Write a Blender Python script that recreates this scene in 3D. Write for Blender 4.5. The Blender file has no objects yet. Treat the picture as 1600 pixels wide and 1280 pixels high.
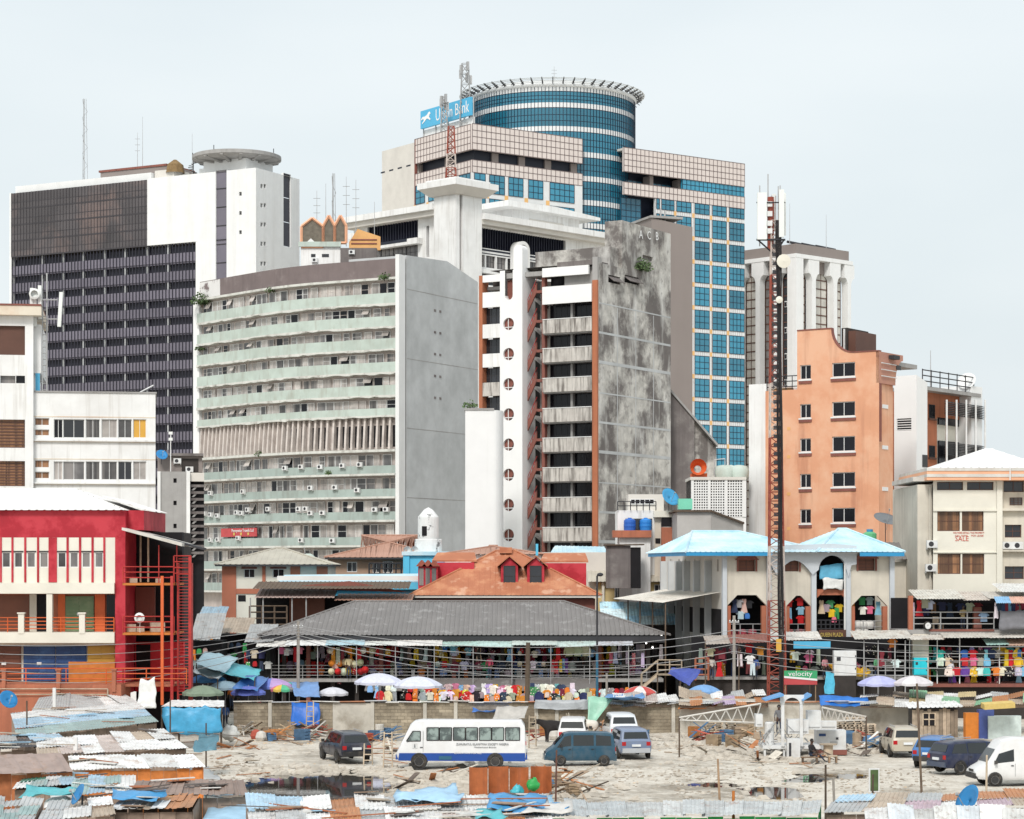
import bpy,bmesh,math,random
from mathutils import Vector,Matrix
RND=random.Random(7)
R=math.radians
# ---------------------------------------------------------------- camera, sky, sun, exposure
F,HZ,CH=3550.0,890.0,11.0          # focal length and horizon in photo pixels, eye height in metres
scene=bpy.context.scene
col=bpy.data.collections.new('city');scene.collection.children.link(col)
cd=bpy.data.cameras.new('camera');cam=bpy.data.objects.new('camera',cd);scene.collection.objects.link(cam)
cam.location=(0,0,CH);cam.rotation_euler=(R(90),0,0)
cd.sensor_width=36;cd.lens=F/1600*36;cd.shift_y=(HZ-640)/1600;cd.clip_start=1;cd.clip_end=6000
scene.camera=cam
world=bpy.data.worlds.new('World');scene.world=world;world.use_nodes=True
wn=world.node_tree;wn.nodes.clear()
def wnode(t,**k):
 n=wn.nodes.new(t)
 for a,b in k.items(): setattr(n,a,b)
 return n
SUN_EL,SUN_AZ=44,193                  # degrees; azimuth of the sun, clockwise from +Y
sky=wnode('ShaderNodeTexSky',sky_type='NISHITA',sun_disc=False)
sky.sun_elevation=R(SUN_EL);sky.sun_rotation=R(SUN_AZ);sky.air_density=1.5;sky.dust_density=6;sky.ozone_density=1.5
wtc=wnode('ShaderNodeTexCoord');wmap=wnode('ShaderNodeMapping');wmap.inputs['Scale'].default_value=(1,1,3.0)
wno=wnode('ShaderNodeTexNoise');wno.inputs['Scale'].default_value=2.6;wno.inputs['Detail'].default_value=5
wno.inputs['Roughness'].default_value=.45
wr=wnode('ShaderNodeValToRGB')
wr.color_ramp.elements[0].position=.30;wr.color_ramp.elements[0].color=(.475,.53,.558,1)
wr.color_ramp.elements[1].position=.72;wr.color_ramp.elements[1].color=(.585,.618,.63,1)
wsc=wnode('ShaderNodeVectorMath',operation='SCALE');wsc.inputs['Scale'].default_value=10
wmx=wnode('ShaderNodeMix',data_type='RGBA');wmx.inputs[0].default_value=.90
wbg=wnode('ShaderNodeBackground');wbg.inputs[1].default_value=.1
wout=wnode('ShaderNodeOutputWorld')
L=wn.links.new
L(wtc.outputs['Generated'],wmap.inputs[0]);L(wmap.outputs[0],wno.inputs['Vector']);L(wno.outputs['Fac'],wr.inputs[0])
L(wr.outputs[0],wsc.inputs[0]);L(sky.outputs[0],wmx.inputs[6]);L(wsc.outputs[0],wmx.inputs[7])
L(wmx.outputs[2],wbg.inputs[0]);L(wbg.outputs[0],wout.inputs[0])
sd=bpy.data.lights.new('sun','SUN');sd.energy=1.5;sd.angle=R(14);sd.color=(1,.965,.92)
sun=bpy.data.objects.new('sun',sd);scene.collection.objects.link(sun)
sv=Vector((math.sin(R(SUN_AZ))*math.cos(R(SUN_EL)),math.cos(R(SUN_AZ))*math.cos(R(SUN_EL)),math.sin(R(SUN_EL))))
sun.rotation_euler=sv.to_track_quat('Z','Y').to_euler();sun.location=(0,0,200)
vs=scene.view_settings;vs.view_transform='Standard';vs.look='None';vs.exposure=.70;vs.gamma=1;vs.use_curve_mapping=False
scene.cycles.max_bounces=5;scene.cycles.diffuse_bounces=3;scene.cycles.glossy_bounces=3
scene.cycles.transmission_bounces=4;scene.cycles.transparent_max_bounces=6;scene.cycles.caustics_reflective=False
scene.cycles.caustics_refractive=False;scene.cycles.use_denoising=True

# ---------------------------------------------------------------- pixels to places
def P(px,py,D): return Vector(((px-800)/F*D,D,CH-(py-HZ)/F*D))
def G(px,py,z=0.0):
 D=(CH-z)*F/(py-HZ);return Vector(((px-800)/F*D,D,z))
def ppm(D): return F/D
class Fr:
 """A building's own frame: origin on the ground below pixel column px at distance D, x axis turned by a degrees."""
 def __init__(s,px,D,a=0.0):
  s.o=Vector(((px-800)/F*D,D,0));s.a=R(a);s.D=D
  s.m=Matrix.Rotation(-s.a,3,'Z');s.c=s.m @ (Vector((0,0,CH))-s.o)
 def d(s,px,py): return s.m @ Vector(((px-800)/F,1,-(py-HZ)/F))
 def y(s,px,py,c=0.0):
  d=s.d(px,py);t=(c-s.c.y)/d.y;p=s.c+d*t;return p.x,p.z
 def x(s,px,py,c=0.0):
  d=s.d(px,py);t=(c-s.c.x)/d.x;p=s.c+d*t;return p.y,p.z
 def X(s,px,c=0.0): return s.y(px,HZ,c)[0]
 def Z(s,px,py,c=0.0): return s.y(px,py,c)[1]
 def Y(s,px,c=0.0): return s.x(px,HZ,c)[0]
 def thing(s,name,label,cat,group=None): return thing(name,label,cat,s.o,s.a,group)

# ---------------------------------------------------------------- objects
def link(o,parent=None):
 col.objects.link(o)
 if parent is not None: o.parent=parent
 return o
def tag(o,label=None,cat=None,group=None,kind=None):
 if label: o['label']=label
 if cat: o['category']=cat
 if group: o['group']=group
 if kind: o['kind']=kind
 return o
def thing(name,label,cat,loc=(0,0,0),rz=0.0,group=None):
 o=bpy.data.objects.new(name,None);link(o);o.location=loc;o.rotation_euler=(0,0,rz);o.empty_display_size=.3
 return tag(o,label,cat,group)
def put(me,name,parent=None,loc=(0,0,0),rz=0.0,rot=None,color=None,scale=None):
 """A new object that shares mesh data."""
 o=bpy.data.objects.new(name,me);link(o,parent);o.location=loc
 o.rotation_euler=rot if rot else (0,0,rz)
 if color: o.color=(*color,1)
 if scale: o.scale=scale
 if me.name in PANE: link(bpy.data.objects.new('pane',PANE[me.name]),o)
 return o
PANE={}                                 # glazing that goes with a window frame mesh
def copy_tree(o,parent=None):
 c=o.copy();col.objects.link(c);c.parent=parent
 for ch in list(o.children): copy_tree(ch,c)
 return c
class MB:
 def __init__(s): s.v=[];s.f=[];s.m=[]
 def quad(s,*p,m=0):
  n=len(s.v);s.v += [tuple(q) for q in p];s.f.append(tuple(range(n,n+len(p))));s.m.append(m);return s
 poly=quad
 def hexa(s,p,m=0):
  n=len(s.v);s.v += [tuple(q) for q in p]
  for f in ((0,3,2,1),(4,5,6,7),(0,1,5,4),(1,2,6,5),(2,3,7,6),(3,0,4,7)):
   s.f.append(tuple(n+i for i in f));s.m.append(m)
  return s
 def box(s,x0,y0,z0,x1,y1,z1,m=0):
  if x0 > x1: x0,x1=x1,x0
  if y0 > y1: y0,y1=y1,y0
  if z0 > z1: z0,z1=z1,z0
  return s.hexa([(x0,y0,z0),(x1,y0,z0),(x1,y1,z0),(x0,y1,z0),(x0,y0,z1),(x1,y0,z1),(x1,y1,z1),(x0,y1,z1)],m)
 def obox(s,c,sx,sy,sz,rot=(0,0,0),m=0):
  from mathutils import Euler
  e=Euler(rot).to_matrix();c=Vector(c)
  return s.hexa([c+e @ Vector((a*sx/2,b*sy/2,d*sz/2)) for d in (-1,1) for a,b in ((-1,-1),(1,-1),(1,1),(-1,1))],m)
 def prism(s,pts,ext,m=0,m2=None):
  """Planar outline (3d points) extruded along the vector ext."""
  n=len(s.v);k=len(pts);e=Vector(ext);pts=[Vector(p) for p in pts]
  s.v += [tuple(p) for p in pts]+[tuple(p+e) for p in pts]
  nrm=Vector((0,0,0))
  for i in range(k): nrm += pts[i].cross(pts[(i+1) % k])
  a,b=tuple(range(n,n+k)),tuple(range(n+k,n+2*k))
  if nrm.dot(e) > 0: s.f += [a[::-1],b]
  else: s.f += [a,b[::-1]]
  s.m += [m,m]
  for i in range(k):
   j=(i+1) % k;q=(n+i,n+j,n+k+j,n+k+i)
   s.f.append(q if nrm.dot(e) > 0 else q[::-1]);s.m.append(m if m2 is None else m2)
  return s
 def bar(s,a,b,r,n=6,r2=None,m=0,cap=True):
  a,b=Vector(a),Vector(b);d=(b-a)
  if d.length < 1e-6: return s
  d.normalize();u=d.orthogonal().normalized();w=d.cross(u);r2=r if r2 is None else r2;k=len(s.v)
  if n == 4: r *= 1.2;r2 *= 1.2
  for i in range(n):
   t=2*math.pi*(i+.5)/n;q=u*math.cos(t)+w*math.sin(t);s.v.append(tuple(a+q*r));s.v.append(tuple(b+q*r2))
  for i in range(n):
   j=(i+1) % n;s.f.append((k+2*i,k+2*j,k+2*j+1,k+2*i+1));s.m.append(m)
  if cap:
   s.f.append(tuple(k+2*i for i in range(n))[::-1]);s.f.append(tuple(k+2*i+1 for i in range(n)));s.m += [m,m]
  return s
 def path(s,pts,r,n=5,m=0):
  pts=[Vector(p) for p in pts];k=len(s.v)
  for q,p in enumerate(pts):
   d=(pts[min(q+1,len(pts)-1)]-pts[max(q-1,0)]).normalized();u=d.cross(Vector((0,0,1)))
   u=u.normalized() if u.length > 1e-4 else Vector((1,0,0));w=u.cross(d)
   for i in range(n):
    t=2*math.pi*i/n;s.v.append(tuple(p+(u*math.cos(t)+w*math.sin(t))*r))
  for q in range(len(pts)-1):
   for i in range(n):
    j=(i+1) % n;s.f.append((k+q*n+i,k+q*n+j,k+(q+1)*n+j,k+(q+1)*n+i));s.m.append(m)
  return s
 def lathe(s,prof,n=16,c=(0,0,0),a0=0.0,a1=2*math.pi,m=0,mats=None):
  """prof: (radius, z) pairs from bottom to top."""
  k=len(s.v);full=abs(a1-a0-2*math.pi) < 1e-6;nn=n if full else n+1
  for r,z in prof:
   for i in range(nn):
    t=a0+(a1-a0)*i/n;s.v.append((c[0]+r*math.cos(t),c[1]+r*math.sin(t),c[2]+z))
  for q in range(len(prof)-1):
   for i in range(n):
    j=(i+1) % nn;s.f.append((k+q*nn+i,k+q*nn+j,k+(q+1)*nn+j,k+(q+1)*nn+i));s.m.append(mats[q] if mats else m)
  return s
 def sheet(s,fn,nu,nv,m=0,th=0.0):
  """Grid surface fn(u, v), optionally with a second face th below."""
  k=len(s.v)
  for j in range(nv+1):
   for i in range(nu+1): s.v.append(tuple(fn(i/nu,j/nv)))
  for j in range(nv):
   for i in range(nu):
    a=k+j*(nu+1)+i;s.f.append((a,a+1,a+nu+2,a+nu+1));s.m.append(m)
  return s
 def data(s,name,mats,smooth=False,weld=0.0,solid=0.0):
  me=bpy.data.meshes.new(name);me.from_pydata(s.v,[],s.f)
  for m in (mats if isinstance(mats,(list,tuple)) else [mats]): me.materials.append(M(m) if isinstance(m,str) else m)
  me.polygons.foreach_set('material_index',s.m)
  if weld or solid:
   bm=bmesh.new();bm.from_mesh(me)
   if weld: bmesh.ops.remove_doubles(bm,verts=bm.verts,dist=weld)
   if solid:
    bmesh.ops.recalc_face_normals(bm,faces=bm.faces)
    bmesh.ops.solidify(bm,geom=bm.faces,thickness=solid)
   bm.to_mesh(me);bm.free()
  if smooth: me.polygons.foreach_set('use_smooth',[True]*len(me.polygons))
  me.update();return me
 def build(s,name,mats,parent=None,loc=(0,0,0),rz=0.0,smooth=False,weld=0.0,solid=0.0,color=None,rot=None):
  return put(s.data(name,mats,smooth,weld,solid),name,parent,loc,rz,rot,color)
def box(name,mat,parent,*b,m=0): return MB().box(*b).build(name,mat,parent)

def holed_wall(mb,u0,u1,z0,z1,holes,at,depth,m=0,mr=None):
 """Wall face on (u, z) with rectangular holes and their reveals; at(u, z, d) gives the place, d = depth behind the face."""
 us=sorted({u0,u1,*[min(max(h[i],u0),u1) for h in holes for i in (0,1)]});zs=sorted({z0,z1,*[min(max(h[i],z0),z1) for h in holes for i in (2,3)]})
 mr=m if mr is None else mr
 for a,b in zip(us,us[1:]):
  cu=(a+b)/2;run=None
  spans=sorted((h[2],h[3]) for h in holes if h[0] < cu < h[1]);z=z0
  for s0,s1 in spans+[(z1,z1)]:
   if s0 > z+1e-6: mb.quad(at(a,z,0),at(b,z,0),at(b,s0,0),at(a,s0,0),m=m)
   z=max(z,s1)
 for h in holes:
  a,b,c,d=h[:4]
  mb.quad(at(a,c,0),at(b,c,0),at(b,c,depth),at(a,c,depth),m=mr);mb.quad(at(a,d,depth),at(b,d,depth),at(b,d,0),at(a,d,0),m=mr)
  mb.quad(at(a,c,depth),at(a,d,depth),at(a,d,0),at(a,c,0),m=mr);mb.quad(at(b,c,0),at(b,d,0),at(b,d,depth),at(b,c,depth),m=mr)
_wc={}
def window_mesh(w,h,nx=2,nz=1,glass='glass_dark',frame='frame_white',fw=.05,th=.06):
 key=(round(w,2),round(h,2),nx,nz,glass,frame,fw)
 if key not in _wc:
  b=MB();g=MB().quad((fw*.5,th*.6,fw*.5),(w-fw*.5,th*.6,fw*.5),(w-fw*.5,th*.6,h-fw*.5),(fw*.5,th*.6,h-fw*.5)).data('pane',glass)
  b.box(0,0,0,w,th,fw);b.box(0,0,h-fw,w,th,h);b.box(0,0,fw,fw,th,h-fw);b.box(w-fw,0,fw,w,th,h-fw)
  for i in range(1,nx): b.box(w*i/nx-fw*.4,.004,fw,w*i/nx+fw*.4,th-.004,h-fw)
  for i in range(1,nz): b.box(fw,.008,h*i/nz-fw*.35,w-fw,th-.008,h*i/nz+fw*.35)
  _wc[key]=b.data('window',frame);PANE[_wc[key].name]=g
 return _wc[key]
def clip_poly(pts,i,lo,hi):
 """Clip a convex outline of (u, v) points to lo <= point[i] <= hi."""
 for s,lim in ((1,lo),(-1,hi)):
  out=[]
  for k in range(len(pts)):
   a,b=pts[k],pts[(k+1) % len(pts)];da,db=s*(a[i]-lim),s*(b[i]-lim)
   if da >= -1e-9: out.append(a)
   if (da > 1e-9 and db < -1e-9) or (da < -1e-9 and db > 1e-9):
    t=da/(da-db);out.append((a[0]+(b[0]-a[0])*t,a[1]+(b[1]-a[1])*t))
  pts=out
  if len(pts) < 3: return []
 return pts
def ribbed(mb,pts,along,pitch=.35,h=.04,duty=.2,m=0,th=.0):
 """Planar convex outline (3d) as profiled sheet metal; ribs run along the vector given."""
 p0=Vector(pts[0]);q=[Vector(p) for p in pts];n=Vector((0,0,0))
 for i in range(1,len(q)-1): n += (q[i]-p0).cross(q[i+1]-p0)
 n.normalize()
 if n.z < 0: n=-n
 v=Vector(along);v=(v-n*v.dot(n)).normalized();u=v.cross(n).normalized()
 loc=[((x-p0).dot(u),(x-p0).dot(v)) for x in q];lo,hi=min(a for a,_ in loc),max(a for a,_ in loc)
 cuts=[];x=lo
 while x < hi:
  cuts += [(x,0),(x+pitch*(1-2*duty),0),(x+pitch*(1-1.4*duty),h),(x+pitch*(1-.6*duty),h)];x += pitch
 cuts.append((x,0))
 for (a,ha),(b,hb) in zip(cuts,cuts[1:]):
  c=clip_poly(loc,0,a,min(b,hi))
  if len(c) >= 3:
   mb.quad(*[p0+u*e+v*g+n*(ha+(hb-ha)*(e-a)/(b-a)) for e,g in c],m=m)
 return mb
def text_mesh(s,size,mat,ext=.01,key={}):
 c=bpy.data.curves.new('lettering','FONT');c.body=s;c.size=size;c.extrude=ext;c.resolution_u=2;c.align_x='CENTER'
 o=bpy.data.objects.new('lettering',c);scene.collection.objects.link(o)
 dg=bpy.context.evaluated_depsgraph_get();me=bpy.data.meshes.new_from_object(o.evaluated_get(dg));me.name='lettering'
 bpy.data.objects.remove(o);me.materials.clear();me.materials.append(M(mat));return me
def lettering(s,size,mat,parent,loc,rz=0.0,wid=None,bold=0.0):
 me=text_mesh(s,size,mat)
 xs=[v.co.x for v in me.vertices]
 o=put(me,'lettering',parent,loc,rot=(R(90),0,rz))
 if wid and xs: o.scale=(wid/(max(xs)-min(xs)),1,1)
 return o

# ---------------------------------------------------------------- materials (all procedural)
def lin(h):
 h=h.lstrip('#');c=[int(h[i:i+2],16)/255 for i in (0,2,4)]
 return tuple(x/12.92 if x <= .04045 else ((x+.055)/1.055)**2.4 for x in c)
MATS={}
def M(n): return MATS[n]
def mk(name,colr,rough=.8,var=.12,vs=.6,grime=None,gscale=.25,gamt=.5,gpos=(.45,.7),streak=None,samt=.6,spos=(.5,.72),sxy=1.6,sz=.09,
 speck=None,spamt=.5,metal=0.0,spec=.4,bump=0.0,bscale=8.0,objcol=False,rnd=0.0,alpha=1.0,dots=None,coat=0.0):
 m=bpy.data.materials.new(name);m.use_nodes=True;t=m.node_tree;N=t.nodes;l=t.links.new
 b=N['Principled BSDF'];pos=N.new('ShaderNodeNewGeometry').outputs['Position']
 def noise(scale,detail=4,map3=None,rough_=.55):
  n=N.new('ShaderNodeTexNoise');n.inputs['Scale'].default_value=scale;n.inputs['Detail'].default_value=detail;n.inputs['Roughness'].default_value=rough_
  if map3:
   mp=N.new('ShaderNodeMapping');mp.inputs['Scale'].default_value=map3;l(pos,mp.inputs[0]);l(mp.outputs[0],n.inputs['Vector'])
  else: l(pos,n.inputs['Vector'])
  return n.outputs['Fac']
 def ramp(x,a,c,v0=0.0,v1=1.0):
  r=N.new('ShaderNodeMapRange');r.inputs[1].default_value=a;r.inputs[2].default_value=c;r.inputs[3].default_value=v0;r.inputs[4].default_value=v1;l(x,r.inputs[0]);return r.outputs[0]
 def mix(f,a,c,mode='MIX'):
  x=N.new('ShaderNodeMix');x.data_type='RGBA';x.blend_type=mode
  for s,i in ((f,0),(a,6),(c,7)):
   if hasattr(s,'links'): l(s,x.inputs[i])
   elif i == 0: x.inputs[0].default_value=s
   else: x.inputs[i].default_value=(*s,1)
  return x.outputs[2]
 c=colr
 if objcol: c=N.new('ShaderNodeObjectInfo').outputs['Color']
 if rnd:
  oi=N.new('ShaderNodeObjectInfo');h=N.new('ShaderNodeHueSaturation');v=ramp(oi.outputs['Random'],0,1,1-rnd,1+rnd)
  l(v,h.inputs['Value'])
  if hasattr(c,'links'): l(c,h.inputs['Color'])
  else: h.inputs['Color'].default_value=(*c,1)
  c=h.outputs[0]
 if var:
  g=ramp(noise(vs,5),.3,.7,1-var,1+var*.6);cc=N.new('ShaderNodeCombineXYZ')
  for i in range(3): l(g,cc.inputs[i])
  c=mix(1.0,c,cc.outputs[0],'MULTIPLY')
 if grime:
  f=ramp(noise(gscale,7,None,.65),gpos[0],gpos[1],0,gamt);c=mix(f,c,grime)
 if streak:
  f=ramp(noise(1,5,(sxy,sxy,sz),.6),spos[0],spos[1],0,samt);c=mix(f,c,streak)
 if speck:
  f=ramp(noise(bscale*.7,3),.58,.66,0,spamt);c=mix(f,c,speck)
 if dots:
  vo=N.new('ShaderNodeTexVoronoi');vo.inputs['Scale'].default_value=dots[1];l(pos,vo.inputs['Vector'])
  f=ramp(vo.outputs['Distance'],dots[2],dots[2]+.1,1,0);c=mix(f,c,dots[0])
 if hasattr(c,'links'): l(c,b.inputs['Base Color'])
 else: b.inputs['Base Color'].default_value=(*c,1)
 b.inputs['Roughness'].default_value=rough;b.inputs['Metallic'].default_value=metal
 b.inputs['Specular IOR Level'].default_value=spec;b.inputs['Coat Weight'].default_value=coat
 if coat: b.inputs['Coat Roughness'].default_value=.08
 if alpha < 1: b.inputs['Alpha'].default_value=alpha
 if bump:
  bp=N.new('ShaderNodeBump');bp.inputs['Strength'].default_value=bump;bp.inputs['Distance'].default_value=.05
  l(noise(bscale,5),bp.inputs['Height']);l(bp.outputs[0],b.inputs['Normal'])
 MATS[name]=m;return m
W=(.80,.80,.79)
mk('white_wall',(.79,.79,.78),grime=(.42,.39,.36),gamt=.26,streak=(.40,.37,.33),samt=.42,spos=(.52,.72),sxy=2.2,sz=.14,var=.05)
mk('white_clean',(.80,.80,.795),var=.03,streak=(.5,.48,.45),samt=.14,spos=(.55,.85))
mk('white_tower',(.77,.775,.77),var=.04,streak=(.48,.46,.43),samt=.3,spos=(.5,.8),sz=.03,sxy=.5)
mk('cream_wall',(.66,.61,.52),grime=(.34,.30,.25),gamt=.4,streak=(.30,.27,.23),samt=.3,var=.08)
mk('cream_light',(.74,.71,.62),grime=(.5,.47,.4),gamt=.3,var=.06)
mk('cream_stone',(.66,.63,.58),grime=(.45,.42,.39),gamt=.3,var=.06)
mk('tile_pink',(.68,.605,.565),var=.06,vs=.2,streak=(.5,.42,.4),samt=.2,rough=.45)
mk('tile_white',(.70,.71,.71),var=.06,rough=.4)
mk('tile_orange',(.78,.46,.18),var=.1,rough=.5)
mk('joint_dark',(.16,.12,.12),var=0)
mk('purple_panel',(.17,.158,.195),rough=.5,var=.12,vs=.15,rnd=.12)
mk('purple_dark',(.03,.029,.042),rough=.35,var=.2,vs=.2)
mk('bronze_glass',(.078,.068,.07),rough=.12,var=.35,vs=.12,spec=.6,grime=(.2,.14,.125),gscale=.09,gamt=.75,gpos=(.5,.66),rnd=.2)
mk('bronze_metal',(.05,.045,.05),rough=.5)
mk('glass_dark',(.028,.03,.036),rough=.08,var=.3,vs=.5,spec=.6,rnd=.35)
mk('glass_black',(.010,.010,.014),rough=.15,var=.3,vs=.4,spec=.3)
mk('glass_grey',(.12,.115,.115),rough=.15,var=.5,vs=.7,spec=.5,rnd=.5,streak=(.36,.33,.31),samt=.5,spos=(.45,.6),sxy=1.1,sz=.02)
mk('glass_curtain',(.50,.46,.43),rough=.3,var=.3,vs=1.0,rnd=.3,streak=(.16,.14,.14),samt=.7,sxy=2.5,sz=.05)
mk('glass_wood',(.28,.14,.07),rough=.25,var=.3,vs=1.2,streak=(.08,.045,.03),samt=.8,spos=(.45,.55),sxy=3,sz=.05,rnd=.25)
mk('glass_blue',(.03,.215,.325),rough=.05,var=.25,vs=.10,spec=.8,rnd=.28)
mk('glass_blue_deep',(.012,.11,.18),rough=.05,var=.3,vs=.1,spec=.8,rnd=.2)
mk('mullion_blue',(.01,.025,.05),rough=.4,var=0)
mk('recess_navy',(.012,.016,.03),rough=.5,var=.2)
mk('navy_slats',(.016,.018,.034),rough=.5,var=.2)
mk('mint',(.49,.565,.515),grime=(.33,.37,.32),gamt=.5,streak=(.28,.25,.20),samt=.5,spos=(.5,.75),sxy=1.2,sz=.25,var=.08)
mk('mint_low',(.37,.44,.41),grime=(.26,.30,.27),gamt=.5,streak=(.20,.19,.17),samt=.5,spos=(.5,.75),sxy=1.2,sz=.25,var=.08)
mk('slab_edge',(.62,.62,.58),grime=(.2,.18,.15),gscale=.8,gamt=.7,gpos=(.5,.7),var=.1)
mk('pink_panel',(.50,.44,.41),grime=(.27,.23,.21),gscale=.5,gamt=.6,var=.15,vs=2)
mk('fin_pink',(.62,.56,.52),grime=(.33,.28,.25),gscale=.9,gamt=.6,var=.1)
mk('parapet_brown',(.185,.148,.145),grime=(.36,.32,.31),gscale=.35,gamt=.5,gpos=(.55,.75),var=.1,streak=(.1,.08,.08),samt=.4)
mk('parapet_white',(.68,.67,.66),grime=(.19,.15,.15),gscale=.35,gamt=1,gpos=(.5,.56),var=.05)
mk('concrete_flank',(.53,.545,.55),grime=(.31,.32,.32),gscale=.12,gamt=.6,gpos=(.4,.68),streak=(.58,.6,.61),samt=.5,spos=(.5,.8),sxy=.5,sz=.02,var=.1)
mk('concrete_grey',(.36,.35,.34),grime=(.22,.21,.2),gamt=.5,var=.1,streak=(.2,.19,.18),samt=.4)
mk('concrete_stained',(.56,.54,.50),var=.3,vs=.9,grime=(.115,.10,.095),gscale=.2,gamt=.92,gpos=(.44,.57),streak=(.70,.69,.66),samt=.65,spos=(.51,.68),sxy=.5,sz=.12,bump=.5,bscale=1.5,speck=(.16,.14,.135),spamt=.5)
mk('concrete_dark',(.17,.15,.145),var=.2,vs=.6,grime=(.34,.32,.30),gscale=.25,gamt=.7,gpos=(.52,.68),streak=(.07,.06,.06),samt=.6,bump=.4,bscale=2)
mk('slab_brown',(.25,.215,.20),var=.06,vs=.15,streak=(.32,.28,.26),samt=.3,spos=(.5,.8),sxy=.3,sz=.02)
mk('apron_stained',(.56,.53,.49),streak=(.10,.085,.075),samt=.85,spos=(.46,.66),sxy=3.0,sz=.25,grime=(.25,.22,.2),gscale=.8,gamt=.4,var=.08)
mk('red_brown',(.235,.085,.065),streak=(.09,.05,.045),samt=.5,var=.12)
mk('orange_col',(.42,.15,.075),streak=(.2,.08,.05),samt=.5,var=.1)
mk('orange_wall',(.70,.345,.205),grime=(.74,.46,.31),gscale=.3,gamt=.65,gpos=(.45,.62),streak=(.34,.13,.08),samt=.5,spos=(.54,.72),sxy=.8,sz=.08,var=.08,vs=.3,bump=.1)
mk('orange_shaded_side',(.46,.225,.17),grime=(.6,.33,.2),gscale=.5,gamt=.5,var=.1)  # wall orange darkened for the box-out, its side shade put into the colour
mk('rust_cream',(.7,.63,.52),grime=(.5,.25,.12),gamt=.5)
mk('frame_white',(.74,.74,.73),rough=.5,var=.04)
mk('frame_dark',(.035,.033,.035),rough=.5,var=.1)
mk('frame_brown',(.11,.05,.035),rough=.6,var=.15)
mk('red_paint',(.42,.014,.030),rough=.6,var=.2,vs=.5,grime=(.55,.05,.07),gscale=.5,gamt=.6,gpos=(.45,.55))
mk('red_bright',(.60,.012,.022),rough=.5,var=.1)
mk('red_metal',(.40,.035,.03),rough=.5,var=.25,vs=2,rnd=.2)
mk('orange_metal',(.66,.13,.035),rough=.55,var=.2)
mk('orange_ply',(.52,.17,.03),rough=.6,var=.2,vs=2)
mk('brick_paint',(.43,.15,.085),rough=.8,var=.15,vs=1.2,streak=(.2,.08,.05),samt=.4)
mk('door_brown',(.16,.055,.03),rough=.5,var=.2)
mk('door_green',(.17,.25,.13),rough=.5,var=.2,grime=(.3,.32,.2),gscale=1.5,gamt=.5)
mk('door_blue',(.022,.06,.18),rough=.5,var=.2,grime=(.05,.14,.33),gscale=.9,gamt=.7)
mk('door_yellow',(.63,.35,.06),rough=.5,var=.12)
mk('white_roof',(.80,.79,.77),rough=.5,var=.05,grime=(.6,.57,.52),gamt=.3)
mk('sky_roof',(.42,.66,.78),rough=.45,var=.08,grime=(.70,.79,.81),gscale=.3,gamt=.85,gpos=(.4,.65))
mk('blue_fascia',(.03,.27,.52),rough=.5,var=.12)
mk('blue_paint',(.10,.50,.74),rough=.55,var=.1)
mk('grey_roof',(.205,.19,.182),rough=.55,var=.12,vs=.4,speck=(.36,.35,.34),spamt=.5,bscale=1.6,grime=(.15,.135,.13),gamt=.5)
mk('roof_rust',(.44,.165,.085),rough=.7,var=.15,vs=.5,grime=(.64,.36,.2),gscale=.5,gamt=.6,gpos=(.5,.7),speck=(.72,.5,.36),spamt=.4,bscale=1.0)
mk('roof_rust_dark',(.30,.085,.055),rough=.7,var=.15)
mk('roof_salmon',(.42,.235,.17),rough=.7,var=.12,grime=(.5,.32,.25),gamt=.5)
mk('roof_olive',(.48,.45,.38),rough=.7,var=.12,grime=(.33,.30,.26),gamt=.5)
mk('roof_pink',(.55,.43,.39),rough=.65,var=.12,grime=(.45,.33,.29),gamt=.6)
mk('roof_pale',(.62,.60,.56),rough=.6,var=.12,grime=(.40,.33,.27),gscale=.7,gamt=.6)
mk('house_brown',(.40,.27,.195),rough=.85,var=.08,grime=(.3,.2,.15),gamt=.4)
mk('house_orange',(.46,.165,.10),rough=.85,var=.1)
mk('brickwork',(.47,.45,.43),rough=.9,var=.1,grime=(.32,.29,.27),gamt=.5,bump=.2)
mk('grey_trim',(.55,.585,.62),rough=.7,var=.1,vs=1.5,grime=(.40,.42,.45),gscale=1.5,gamt=.5,bump=.3,bscale=14)
mk('louver_black',(.03,.03,.032),rough=.5,var=.2)
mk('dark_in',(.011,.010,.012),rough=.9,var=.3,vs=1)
mk('dark_wall',(.045,.038,.035),rough=.9,var=.3,vs=1)
mk('wood',(.30,.20,.125),rough=.85,var=.3,vs=3,rnd=.35)
mk('wood_dark',(.12,.085,.06),rough=.85,var=.3,vs=3,rnd=.3)
mk('wood_pale',(.48,.39,.29),rough=.85,var=.25,vs=3,rnd=.3)
mk('pole_grey',(.34,.31,.275),rough=.9,var=.2,vs=3,streak=(.18,.16,.14),samt=.5)
mk('metal_grey',(.42,.42,.42),rough=.5,var=.15,vs=2,metal=.3)
mk('metal_white',(.70,.71,.71),rough=.45,var=.08,vs=2,grime=(.42,.36,.3),gscale=1.2,gamt=.4)
mk('metal_dark',(.035,.035,.04),rough=.6,var=.2)
mk('steel_blue',(.03,.12,.20),rough=.5,var=.1)
mk('mast_red',(.30,.07,.045),rough=.55,var=.2,vs=1.5)
mk('mast_white',(.55,.47,.42),rough=.55,var=.1,vs=1.5)
mk('black_cable',(.018,.016,.017),rough=.7,var=.2)
mk('wire',(.36,.355,.35),rough=.6,var=.1)
mk('antenna_white',(.74,.76,.74),rough=.4,var=.05)
mk('block',(.37,.315,.235),rough=.95,var=.25,vs=1.2,grime=(.15,.12,.085),gscale=.45,gamt=.75,gpos=(.45,.62),rnd=.22,bump=.3)
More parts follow.
